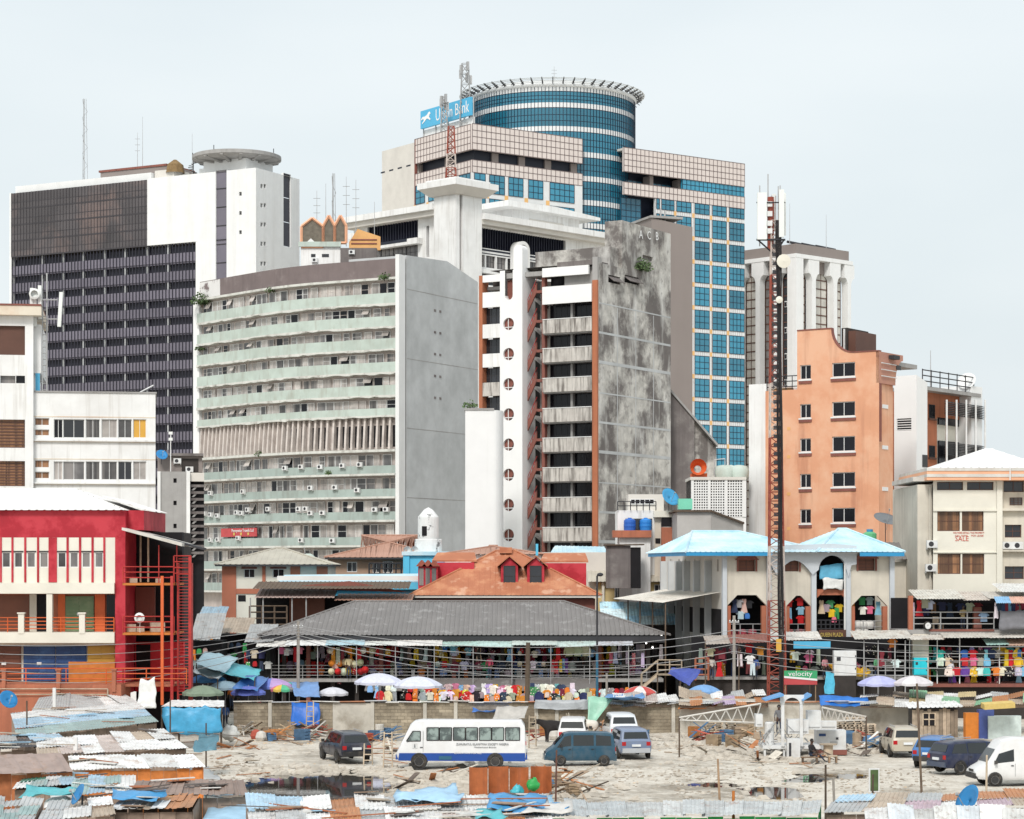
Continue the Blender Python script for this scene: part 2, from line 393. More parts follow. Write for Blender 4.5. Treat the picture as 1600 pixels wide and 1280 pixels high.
mk('render_wall',(.52,.49,.43),rough=.95,var=.2,vs=.8,grime=(.22,.185,.14),gscale=.35,gamt=.65,gpos=(.52,.64),bump=.3,bscale=4)
mk('mortar',(.27,.235,.19),rough=1,var=.2)
mk('rock',(.52,.47,.40),rough=.95,var=.3,vs=.9,grime=(.28,.23,.18),gscale=.6,gamt=.6,bump=.4)
mk('dirt_pile',(.34,.285,.225),rough=1,var=.3,vs=1)
mk('sheet',(.6,.6,.6),rough=.5,var=.2,vs=1.6,objcol=True,grime=(.32,.19,.12),gscale=1.3,gamt=.6,gpos=(.56,.7),speck=(.2,.14,.1),spamt=.4,bscale=5)
mk('cloth',(.6,.6,.6),rough=.9,var=.12,vs=4,objcol=True)
mk('print',(.6,.6,.6),rough=.9,var=.3,vs=5,objcol=True,dots=((.75,.7,.62),6,.22))
mk('tarp',(.1,.3,.6),rough=.42,var=.18,vs=2.5,objcol=True,bump=.5,bscale=3)
mk('plastic',(.6,.6,.6),rough=.4,var=.08,objcol=True)
mk('plank',(.5,.4,.3),rough=.85,var=.3,vs=3,objcol=True)
mk('carpaint',(.6,.6,.6),rough=.32,var=.06,vs=1.5,objcol=True,coat=.25,spec=.4,grime=(.38,.34,.29),gscale=1.4,gamt=.14)
mk('car_glass',(.016,.02,.022),rough=.04,var=.2,spec=.7)
mk('tyre',(.022,.021,.02),rough=.9,var=.3,vs=4,grime=(.18,.155,.125),gscale=3,gamt=.5)
mk('rim',(.42,.42,.42),rough=.4,metal=.5,var=.15,grime=(.25,.21,.17),gscale=4,gamt=.5)
mk('black_plastic',(.025,.025,.026),rough=.6,var=.2,grime=(.16,.14,.12),gscale=2,gamt=.4)
mk('lamp_red',(.42,.018,.02),rough=.2)
mk('lamp_clear',(.72,.72,.70),rough=.15)
mk('lamp_amber',(.7,.25,.03),rough=.2)
mk('plate',(.72,.74,.76),rough=.5)
mk('skin',(.085,.045,.03),rough=.6,var=.1)
mk('hide_black',(.022,.018,.017),rough=.8,var=.3,vs=4)
mk('hide_white',(.66,.62,.55),rough=.85,var=.15,vs=3)
mk('hide_brown',(.36,.19,.10),rough=.85,var=.2,vs=3)
mk('horn',(.5,.45,.36),rough=.6)
mk('leaf',(.085,.135,.05),rough=.7,var=.35,vs=3,rnd=.2)
mk('leaf_dry',(.23,.15,.07),rough=.9,var=.3,vs=2)
mk('bark',(.12,.09,.065),rough=.95,var=.3)
mk('sign_blue',(.09,.42,.66),rough=.5,var=.06)
mk('sign_red',(.50,.07,.075),rough=.6,var=.15)
mk('sign_green',(.05,.36,.15),rough=.6,var=.1)
mk('letter_white',(.80,.80,.80),rough=.6,var=0)
mk('letter_grey',(.22,.23,.24),rough=.7,var=.1)
mk('letter_red',(.55,.10,.07),rough=.7,var=.1)
mk('letter_yellow',(.62,.48,.12),rough=.7,var=.1)
mk('lamp_glow',(.9,.9,.85),rough=.5)
_b=M('lamp_glow').node_tree.nodes['Principled BSDF'];_b.inputs['Emission Color'].default_value=(1,.97,.9,1);_b.inputs['Emission Strength'].default_value=2.5
def ground_mat():
 m=bpy.data.materials.new('yard_ground');m.use_nodes=True;t=m.node_tree;N=t.nodes;l=t.links.new;b=N['Principled BSDF']
 pos=N.new('ShaderNodeNewGeometry').outputs['Position']
 def noise(s,d=6,r=.6,mp3=None):
  n=N.new('ShaderNodeTexNoise');n.inputs['Scale'].default_value=s;n.inputs['Detail'].default_value=d;n.inputs['Roughness'].default_value=r
  if mp3:
   mp=N.new('ShaderNodeMapping');mp.inputs['Scale'].default_value=mp3;l(pos,mp.inputs[0]);l(mp.outputs[0],n.inputs['Vector'])
  else: l(pos,n.inputs['Vector'])
  return n.outputs['Fac']
 def ramp(x,stops):
  r=N.new('ShaderNodeValToRGB');e=r.color_ramp.elements
  e[0].position,e[0].color=stops[0][0],(*stops[0][1],1);e[1].position,e[1].color=stops[-1][0],(*stops[-1][1],1)
  for p,c in stops[1:-1]: e.new(p).color=(*c,1)
  l(x,r.inputs[0]);return r.outputs[0]
 dry=ramp(noise(1.3,8,.7,(1,.6,1)),[(.3,(.43,.375,.31)),(.5,(.60,.55,.475)),(.7,(.70,.66,.59))])
 wet=ramp(noise(1.6,8,.7),[(.35,(.12,.10,.078)),(.65,(.33,.285,.225))])
 f=N.new('ShaderNodeMapRange');f.inputs[1].default_value=.53;f.inputs[2].default_value=.64;f.inputs[4].default_value=.8;
 mv=N.new('ShaderNodeVectorMath');mv.operation='SUBTRACT';l(pos,mv.inputs[0]);mv.inputs[1].default_value=(7,113,0);m3=N.new('ShaderNodeVectorMath');m3.operation='MULTIPLY';l(mv.outputs[0],m3.inputs[0]);m3.inputs[1].default_value=(1/13,1/9,0)
 ln=N.new('ShaderNodeVectorMath');ln.operation='LENGTH';l(m3.outputs[0],ln.inputs[0]);bo=N.new('ShaderNodeMapRange');bo.inputs[1].default_value=.3;bo.inputs[2].default_value=1.2;bo.inputs[3].default_value=.085;bo.inputs[4].default_value=0;l(ln.outputs['Value'],bo.inputs[0])
 ad=N.new('ShaderNodeMath');l(noise(.2,8,.68,(.6,.45,1)),ad.inputs[0]);l(bo.outputs[0],ad.inputs[1]);l(ad.outputs[0],f.inputs[0])
 mx=N.new('ShaderNodeMix');mx.data_type='RGBA';l(f.outputs[0],mx.inputs[0]);l(dry,mx.inputs[6]);l(wet,mx.inputs[7])
 sp=N.new('ShaderNodeMapRange');sp.inputs[1].default_value=.60;sp.inputs[2].default_value=.66;sp.inputs[4].default_value=.55;l(noise(5,3),sp.inputs[0])
 m2=N.new('ShaderNodeMix');m2.data_type='RGBA';l(sp.outputs[0],m2.inputs[0]);l(mx.outputs[2],m2.inputs[6]);m2.inputs[7].default_value=(.2,.165,.13,1)
 l(m2.outputs[2],b.inputs['Base Color']);b.inputs['Roughness'].default_value=.9;b.inputs['Specular IOR Level'].default_value=.25
 bp=N.new('ShaderNodeBump');bp.inputs['Strength'].default_value=.6;bp.inputs['Distance'].default_value=.08;l(noise(3,8,.7),bp.inputs['Height']);l(bp.outputs[0],b.inputs['Normal'])
 MATS['ground']=m
ground_mat()
mk('water',(.05,.042,.033),rough=.03,var=.15,vs=.6,spec=.9,bump=.02,bscale=1.2)

# ---------------------------------------------------------------- high buildings behind
def front(u,z,d): return (u,d,z)
def flank(u,z,d): return (-d,u,z)
def dish(name,label,loc,r,rz,tilt,colr,cat='satellite dish',parent=None,mount=.6,group=None,mat='plastic'):
 """Satellite dish: bowl, arm with receiver, mount pole; loc is the foot of its pole."""
 t=thing(name,label,cat,loc,rz,group) if parent is None else parent
 b=MB();b.lathe([(0.001,0),(r*.35,r*.025),(r*.7,r*.1),(r,r*.22)],20)
 c=Vector((0,0,mount+r*.6)) if parent is None else Vector(loc)
 o=b.build('bowl',mat,t,c,smooth=True,solid=.02,rot=(R(90-tilt),0,0),color=colr)
 n=Vector((0,-math.cos(R(tilt)),math.sin(R(tilt))))
 MB().bar(c+Vector((0,0,-r*.8))*.9+n*.1,c+n*r*.95,.02,5).bar(c+n*r*.9,c+n*r*1.05,.06,8).build('receiver_arm','metal_grey',t)
 MB().bar((0,.08,0),c+Vector((0,.1,0)),.035,6).build('mount_pole','metal_dark',t)
 return t
def antenna(label,loc,h,style=0,group='rooftop antennas'):
 b=MB();b.bar((0,0,0),(0,0,h),.07,5,.03)
 if style == 1:
  for k in range(3): b.bar((-.5,0,h*(.6+.13*k)),(.5,0,h*(.6+.13*k)),.03,4)
 if style == 2:
  w=h*.035
  for s in range(3):
   a=s*2.094;b.bar((w*math.cos(a),w*math.sin(a),0),(w*.5*math.cos(a),w*.5*math.sin(a),h),.035,4)
  for k in range(int(h/1.2)):
   a,c=k*2.094,(k+1)*2.094;b.bar((w*math.cos(a),w*math.sin(a),k*1.2),(w*math.cos(c),w*math.sin(c),(k+1)*1.2),.03,4)
 return tag(b.build('antenna_mast','metal_grey',None,loc),label,'antenna',group)
def ac_unit(parent,loc,rz=0.0,me=[]):
 if not me:
  b=MB();b.box(-.42,-.28,0,.42,.05,.58);b.lathe([(.001,0),(.2,0),(.2,.01)],12,(0,0,0))
  b=MB();b.box(-.42,-.3,0,.42,.04,.58)
  k=len(b.v);n=10
  b.poly(*[(-.08+.21*math.cos(2*math.pi*i/n),-.303,.29+.21*math.sin(2*math.pi*i/n)) for i in range(n)],m=1)
  b.box(-.4,-.2,-.12,-.34,.3,-.002);b.box(.34,-.2,-.12,.4,.3,-.002)
  me.append(b.data('air_conditioner',['metal_white','metal_dark']))
 return put(me[0],'air_conditioner',parent,loc,rz)

def dark_tower():
 f=Fr(400,430,-28.4);t=f.thing('office_tower','tall office tower of dark ribbed glass floors and white walls with round rooftop helipad','tower')
 xL,x1,x2=f.X(18),f.X(230),f.X(309);zt=f.Z(400,262);zg=f.Z(230,281);z1=f.Z(230,384);yd=f.Y(468);s=f.X(318)
 def body(holes,fl):
  b=MB()
  holed_wall(b,x2,0,0,z1,[h for h in holes if h[3] <= z1]+[(h[0],h[1],h[2],z1) for h in holes if h[2] < z1 < h[3]],front,.5)
  holed_wall(b,x1,0,z1,zt,[(h[0],h[1],max(h[2],z1),h[3]) for h in holes if h[3] > z1],front,.5)
  holed_wall(b,0,yd,0,zt,fl,flank,.5)
  b.quad((x1,0,zt),(0,0,zt),(0,yd,zt),(x1,yd,zt));b.quad((x1,0,zt),(x1,yd,zt),(x1,yd,z1),(x1,0,z1));b.quad((x1,0,z1),(x1,yd,z1),(x2,yd,z1),(x2,0,z1))
  return b.build('wall','white_tower',t)
 st=[f.X(337),f.X(354),f.Z(345,440),f.Z(345,266)]
 sq=[(f.X(373.5),f.X(377.5),f.Z(375,y+3),f.Z(375,y-3)) for y in (303,333,363)]
 fl=[f.Y(443),f.Y(454.5),f.x(450,386)[1],f.x(450,272)[1]]
 pr=[]
 for y in (291,321,351,381,412):
  for p in (409,414): pr.append((f.Y(p-1.8),f.Y(p+1.8),f.x(p,y+3.2)[1],f.x(p,y-3.2)[1]))
 body([tuple(st)]+sq,[tuple(fl)]+pr)
 for h in sq: MB().quad((h[0],.45,h[2]),(h[1],.45,h[2]),(h[1],.45,h[3]),(h[0],.45,h[3])).build('window','glass_black',t)
 for h in pr: MB().quad((-.45,h[0],h[2]),(-.45,h[1],h[2]),(-.45,h[1],h[3]),(-.45,h[0],h[3])).build('window','glass_black',t)
 n=6
 for k in range(n):
  a,b=st[2]+(st[3]-st[2])*k/n,st[2]+(st[3]-st[2])*(k+1)/n
  MB().quad((st[0],.3,a+.15),(st[1],.3,a+.15),(st[1],.3,b),(st[0],.3,b),m=0).box(st[0],.2,a,st[1],.34,a+.15,1).build('strip_window',['purple_panel','frame_dark'],t)
 n=3
 for k in range(n):
  a,b=fl[2]+(fl[3]-fl[2])*k/n,fl[2]+(fl[3]-fl[2])*(k+1)/n
  MB().quad((-.3,fl[0],a+.12),(-.3,fl[1],a+.12),(-.3,fl[1],b),(-.3,fl[0],b)).build('strip_window','purple_dark',t)
 box('core','dark_wall',t,xL+.3,1.6,0,x2-.01,yd-.2,zg-.3)
 box('parapet','white_tower',t,xL,1.2,zg-.3,x1-.01,yd,zg+1.6);box('edge_strip','white_tower',t,xL-.5,-.05,0,xL-.01,yd,zg+.1)
 box('return_wall','white_tower',t,x2-.5,.02,0,x2-.004,3,z1-.01)
 # upper curtain wall
 p=3.45;z=zg;mul=MB().box(-.05,-.08,0,.05,.1,zg-z1).data('mullion','bronze_metal')
 rows=int(round((zg-z1)/p));p1=(zg-z1)/rows
 for k in range(rows):
  a=z1+k*p1
  cuts=[xL+(x1-xL)*i/6 for i in range(7)]
  for c0,c1 in zip(cuts,cuts[1:]):
   MB().quad((c0,0,a+1.3),(c1,0,a+1.3),(c1,0,a+p1),(c0,0,a+p1)).build('glass_panel','bronze_glass',t)
   MB().quad((c0,0,a),(c1,0,a),(c1,0,a+1.3),(c0,0,a+1.3)).build('spandrel_glass','bronze_glass',t)
  box('transom','bronze_metal',t,xL,-.05,a-.14,x1,.1,a+.14);box('transom','bronze_metal',t,xL,-.03,a+1.24,x1,.1,a+1.36)
 x=xL
 while x < x1: put(mul,'mullion',t,(x,0,z1));x += .78
 # ribbed lower storeys
 fin=MB().box(-.07,.12,0,.07,.28,z1).data('rib','purple_dark');x=xL
 while x < x2: put(fin,'rib',t,(x,0,0));x += .80
 k=0
 while True:
  a=z1-(k+1)*p
  if a < 8: break
  box('spandrel','purple_panel',t,xL,.3,a-.15,x2-.52,.5,a+1.55);box('floor_slab','purple_panel',t,xL,.5,a-.45,x2-.52,1.6,a-.15)
  box('window_band','purple_dark',t,xL,1.3,a+1.4,x2-.52,1.55,a+p-.45);k += 1
 cl=MB().box(-.22,.62,0,.22,1.1,z1).data('column','concrete_flank');x=x2-7.5
 while x > xL+3: put(cl,'column',t,(x,0,0));x -= 5.2
 # roof
 cy=7.0;cx=f.X(370,cy);zz=zt
 b=MB();w=abs(f.X(334,cy)-f.X(400,cy))/2;b.box(cx-w,cy-4,zz,cx+w,cy+5,zz+2.75);b.box(cx-w-1,cy-4.02,zz,cx-w+.5,cy+4,zz+1.5);b.build('lift_house','white_tower',t)
 r=abs(f.X(314,cy)-f.X(428,cy))/2
 MB().lathe([(r*.5,2.75),(r*.9,2.9),(r,3.3),(r,3.95),(r*.97,4.05),(.01,4.05)],40,(cx,cy,zz)).build('helipad','concrete_grey',t)
 for i in range(14):
  a=i*math.pi*2/14;c,s_=math.cos(a),math.sin(a)
  MB().prism([(cx+c*r*.5,cy+s_*r*.5,zz+2.2),(cx+c*r*.98,cy+s_*r*.98,zz+3.0),(cx+c*r*.98,cy+s_*r*.98,zz+3.3),(cx+c*r*.5,cy+s_*r*.5,zz+2.9)],(-s_*.6,c*.6,0)).build('bracket','concrete_grey',t)
 for i in range(5):
  MB().bar((cx+r*math.cos(i*1.2),cy+r*math.sin(i*1.2),zz+4),(cx+r*math.cos(i*1.2),cy+r*math.sin(i*1.2),zz+4.8),.08,5).build('light_post','metal_dark',t)
 st=MB();sx=cx-r*.95
 for i in range(9):
  a=i*.7;st.hexa([(sx,cy-3,zz+.6+i*.28),(sx+math.cos(a),cy-3+math.sin(a),zz+.6+i*.28),(sx+math.cos(a+.5),cy-3+math.sin(a+.5),zz+.6+i*.28),(sx+.02,cy-2.98,zz+.6+i*.28)]+[(sx,cy-3,zz+.7+i*.28),(sx+math.cos(a),cy-3+math.sin(a),zz+.7+i*.28),(sx+math.cos(a+.5),cy-3+math.sin(a+.5),zz+.7+i*.28),(sx+.02,cy-2.98,zz+.7+i*.28)])
 st.bar((sx,cy-3,zz),(sx,cy-3,zz+3.6),.1);st.build('spiral_stair','metal_dark',t)
 MB().box(f.X(142),3,zg+1.6,f.X(250),12,zg+3.0).build('plant_room','slab_brown',t);MB().box(f.X(140),2.8,zg+3.0,f.X(246),12.2,zg+3.4).build('plant_room_roof','red_brown',t)
 box('roof_block','cream_stone',t,f.X(232),2,zt,f.X(262),7,zt+1.8)
 MB().lathe([(1.9,0),(1.6,1.6),(.3,2.6)],9,(f.X(258),3.2,zt+1.2)).build('thatch_hut','leaf_dry',t)
 for px,h,stl in ((107,17,2),(190,9,1),(198,12,0),(276,9,0)):
  xx=f.X(px);w=f.o+Matrix.Rotation(f.a,3,'Z') @ Vector((xx,5,0));w.z=zg+1.6 if px < 230 else zt
  antenna({107: 'tall lattice mast on the dark office tower roof edge',190: 'antenna with crossbars on the dark office tower roof',198: 'slim whip antenna beside the crossbar antenna on the dark tower',276: 'thin whip antenna by the thatched hut on the dark tower'}[px],w,h,stl)
 return f,zt,zg
T1=dark_tower()

# ---- the long curved block with mint parapets
def curved_block():
 Dr=300;pts=[];p=Vector(((624-800)/F*Dr,Dr,0));seg=.6
 def ang(px):                       # direction of travel to the left, turning as the facade bends
  k=min(max((540-px)/150,0),1);k=k*k*(3-2*k);a0,a1=math.atan2(.474,-.881),math.atan2(.758,-.652);return a0+(a1-a0)*k
 while 800+F*p.x/p.y > 319:
  pts.append(p.copy());a=ang(800+F*p.x/p.y);p=p+Vector((math.cos(a),math.sin(a),0))*seg
 pts.append(p.copy());pts=pts[::-1]                       # left to right
 o=pts[-1].copy();t=thing('curved_office_block','long curved office block with mint green parapets and a blank grey flank wall','building',o)
 pts=[q-o for q in pts];n=len(pts)
 nor=[]
 for i in range(n):
  d=(pts[min(i+1,n-1)]-pts[max(i-1,0)]).normalized();nor.append(Vector((d.y,-d.x,0)))
 S=[0]
 for i in range(n-1): S.append(S[-1]+(pts[i+1]-pts[i]).length)
 LEN=S[-1]
 def at(s,off=0.0,z=0.0):
  s=min(max(s,0),LEN-1e-6);i=min(int(s/LEN*(n-1)),n-2)
  while S[i] > s: i -= 1
  while S[i+1] < s: i += 1
  k=(s-S[i])/(S[i+1]-S[i]);q=pts[i].lerp(pts[i+1],k)+nor[i].lerp(nor[i+1],k)*off;return Vector((q.x,q.y,z))
 def heading(s): a=at(s-.3);b=at(s+.3);return math.atan2(b.y-a.y,b.x-a.x)
 def strip(mb,s0,s1,o0,o1,z0,z1,step=2.4,m=0,wob=0.0):
  k=max(1,int((s1-s0)/step));base=len(mb.v)
  for i in range(k+1):
   s=s0+(s1-s0)*i/k;w=(RND.random()-.5)*wob
   for off,z in ((o1,z0+w),(o1,z1),(o0,z1),(o0,z0+w)): mb.v.append(tuple(at(s,off,z)))
  for i in range(k):
   for j in range(4):
    a=base+i*4+j;b=base+i*4+(j+1) % 4;mb.f.append((a,a+4,b+4,b));mb.m.append(m)
  mb.f.append(tuple(base+j for j in (3,2,1,0)));mb.f.append(tuple(base+k*4+j for j in range(4)));mb.m += [m,m]
  return mb
 sc=ppm(Dr)
 def zy(y): return CH+(HZ-y)/sc
 ztop=zy(404)
 strip(MB(),0,LEN,-12,0,0,zy(436),2.4).build('wall','pink_panel',t)
 strip(MB(),0,LEN-18,-12,.35,zy(433),ztop,2.4).build('parapet','parapet_brown',t)
 strip(MB(),LEN-17.99,LEN,-12,.35,zy(433),ztop,2.4).build('parapet','parapet_brown',t)
 strip(MB(),0,5.2,-.6,.39,zy(432),ztop-.1,2.4).build('peeling_parapet','parapet_white',t)
 strip(MB(),0,LEN,-.2,.9,zy(437),zy(433.4),2.4).build('roof_slab','slab_edge',t)
 ups=[(477,458),(513,494),(548.5,529),(584.5,565.5),(620.5,602),(652,638)]
 lows=[(743,727),(779,763.5),(815.5,799.5),(855,839),(892,876),(928,912)]
 for k,(yb,yt) in enumerate(ups+lows):
  up=k < 6
  q=LEN/5
  for i in range(5):
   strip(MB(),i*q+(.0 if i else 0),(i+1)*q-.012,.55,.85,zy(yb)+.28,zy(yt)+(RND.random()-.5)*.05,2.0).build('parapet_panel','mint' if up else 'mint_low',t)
  strip(MB(),0,LEN,-.1,.98 if up else 1.25,zy(yb),zy(yb)+.27,.8,wob=.22 if up else .03).build('floor_slab','slab_edge',t)
 strip(MB(),0,LEN,-.1,1.1,zy(706),zy(702),1.6).build('floor_slab','slab_edge',t)
 # concrete fins
 fb=MB();zf0,zf1=zy(701.5),zy(652.3)
 fb.prism([(0,-.75,0),(0,.0,0),(0,.0,zf1-zf0),(0,-.45,zf1-zf0),(0,-.75,.5)],(.30,0,0));fin=fb.data('fin','fin_pink');s=.5
 while s < LEN-.4:
  q=at(s,.1,zf0);put(fin,'fin',t,q,heading(s));s += .98
 strip(MB(),0,LEN,-.1,.06,zy(700),zy(655),2.4).build('fin_screen','pink_panel',t)
 for (s0,s1) in ((LEN*.52,LEN*.60),(LEN*.63,LEN*.71),(LEN*.74,LEN*.985)):
  strip(MB(),s0,s1,.02,.09,zy(698),zy(664),2).build('dark_opening','dark_in',t)
 # windows, each its own part
 rows=[(ups[i][1],([437]+[u[0] for u in ups])[i]) for i in range(6)]+[(lows[i][1],([706]+[u[0] for u in lows])[i]) for i in range(6)]
 for r,(yb,yt) in enumerate(rows):
  z0,z1=zy(yb)-.1,zy(yt)-.28;s=.55;h=z1-z0
  while s < LEN-1.3:
   w=RND.choice((.9,1.15,1.15,1.4));u=RND.random()
   g='glass_curtain' if u < (.5 if r < 6 else .4) else ('glass_grey' if u < .87 else 'glass_black')
   me=window_mesh(w,round(h,1)-.05,1,RND.choice((1,2)),g,'frame_white' if RND.random() < .7 else 'fin_pink',.06)
   c=at(s,.16,z0+.02);hd=heading(s+w/2)
   put(me,'window',t,c,hd)
   if RND.random() < .10:         # a top-hung sash standing open
    q=MB();hh=h*.55;q.hexa([(0,-.5,0),(w*.9,-.5,0),(w*.9,-.47,0),(0,-.47,0),(0,0,hh),(w*.9,0,hh),(w*.9,.03,hh),(0,.03,hh)])
    q.build('open_sash','glass_curtain',t,at(s,.2,z0+h*.4),hd)
   s += w+RND.choice((.06,.06,.1,.5))
 for s,y in [(.62,726),(.79,726),(.70,727),(.86,725),(.545,727),(.10,762),(.31,762),(.66,760),(.76,760),(.85,765),(.06,796),(.10,798),(.145,800),(.27,796),(.30,797),(.34,792),(.46,792),(.61,793),(.64,793),(.66,800),(.71,800),(.92,796),(.965,796),(.03,840),(.1,840),(.15,840),(.28,838),(.62,843),(.75,844)]:
  ac_unit(t,at(LEN*s,1.0,zy(y)-.3),heading(LEN*s))
 # the red banner of a travel agency
 q=at(LEN*.16,.95,0);e=at(LEN*.385,.95,0)
 MB().hexa([tuple(v) for v in (at(LEN*.16,.9,zy(836)),at(LEN*.385,.9,zy(836)),at(LEN*.385,.8,zy(836)),at(LEN*.16,.8,zy(836)),at(LEN*.16,.9,zy(822)),at(LEN*.385,.9,zy(822)),at(LEN*.385,.8,zy(822)),at(LEN*.16,.8,zy(822)))]).build('banner','sign_red',t)
 sm=LEN*.30;lettering('Pennywise Travels Ltd',.62,'letter_white',t,at(sm,.94,zy(828.3)),heading(sm),5.4)
 for i in range(3):
  c=at(LEN*(.245+.045*i),.93,zy(831.5));MB().lathe([(.001,0),(.22,0)],10).build('banner_logo','letter_yellow',t,c,rot=(R(90),0,heading(sm)))
 # blank end wall, its edge column and the gable
 dr=Vector((.474,.881,0));fx=Vector((.881,-.474,0));a=fx*.55;dp=20.3
 def fw(u,z,off=0.0): q=a+dr*u+fx*off;return (q.x,q.y,z)
 MB().hexa([fw(-1.1,0,-.5),fw(-1.1,0,.06),fw(.5,0,.06),fw(.5,0,-.5),fw(-1.1,ztop+.4,-.5),fw(-1.1,ztop+.4,.06),fw(.5,ztop+.4,.06),fw(.5,ztop+.4,-.5)]).build('edge_column','white_tower',t)
 MB().hexa([fw(.5,0,-.45),fw(.5,0,-.15),fw(.9,0,-.15),fw(.9,0,-.45),fw(.5,ztop,-.45),fw(.5,ztop,-.15),fw(.9,ztop,-.15),fw(.9,ztop,-.45)]).build('groove','parapet_brown',t)
 zb=CH+(HZ-408)/F*(Dr+dp*.88)
 MB().prism([fw(.9,0),fw(dp,0),fw(dp,zb-3.0),fw(dp*.58,ztop+1.0),fw(.9,ztop+.5)],-fx*9).build('flank_wall','concrete_flank',t)
 for r in range(5):
  z=ztop-4-r*9.2;MB().hexa([fw(1,z,.003),fw(dp-.1,z,.003),fw(dp-.1,z,.012),fw(1,z,.012),fw(1,z+.1,.003),fw(dp-.1,z+.1,.003),fw(dp-.1,z+.1,.012),fw(1,z+.1,.012)]).build('pour_joint','concrete_grey',t)
  for c in (.40,.47):
   z=ztop-6.2-r*2.95;MB().hexa([fw(dp*c,z,.004),fw(dp*c+.5,z,.004),fw(dp*c+.5,z,.05),fw(dp*c,z,.05),fw(dp*c,z+.3,.004),fw(dp*c+.5,z+.3,.004),fw(dp*c+.5,z+.3,.05),fw(dp*c,z+.3,.05)]).build('vent','concrete_dark',t)
 q=at(LEN*.01,0,0)
 MB().hexa([tuple(at(-.0,.5,0)+Vector((-.9,.4,0))),tuple(at(0,.5,0)),tuple(at(0,-8,0)),tuple(at(0,-8,0)+Vector((-.9,.4,0))),tuple(at(-.0,.5,zy(437))+Vector((-.9,.4,0))),tuple(at(0,.5,zy(437))),tuple(at(0,-8,zy(437))),tuple(at(0,-8,zy(437))+Vector((-.9,.4,0)))]).build('end_wall','white_tower',t)
 return o,at,heading,LEN,zy,ztop
T2=curved_block()
def leaf_clump(name,label,loc,r,n,cat='plant',mat='leaf',group=None,squash=.8,leaf=.28):
 t=thing(name,label,cat,loc,0,group);b=MB();rr=random.Random(n)
 for i in range(n):
  v=Vector((rr.gauss(0,1),rr.gauss(0,1),abs(rr.gauss(0,1))*squash)).normalized()*r*rr.random()**.45;v.z += r*.25
  u=Vector((rr.uniform(-1,1),rr.uniform(-1,1),rr.uniform(-.6,.6))).normalized();w=u.orthogonal().normalized()*leaf*.5;u=u*leaf
  b.quad(v,v+u*.5+w,v+u,v+u*.5-w)
 b.build('foliage',mat,t);s=MB()
 for i in range(4): s.bar((0,0,-.1),(rr.uniform(-.4,.4)*r,rr.uniform(-.4,.4)*r,r*.9),.05,5,.015)
 s.build('stem','bark',t);return t
_o,_at,_hd,_L,_zy,_zt=T2
for s,r,n,y,lb in ((.035,1.7,420,446,'leafy shrub growing from the peeling corner of the curved block parapet'),(.46,.6,60,440,'small green tuft on the roof slab of the curved block'),(.955,.8,110,436,'scrubby plant at the end column of the curved block'),
     (.02,.7,70,520,'weed on the second mint parapet of the curved block'),(.40,.6,60,704,'bright weed on the slab under the concrete fins'),(.73,.5,50,738,'weed hanging from a low mint parapet')):
 leaf_clump('wall_plant',lb,_o+_at(_L*s,.9,_zy(y)-.2),r,n,group='plants on the curved block')

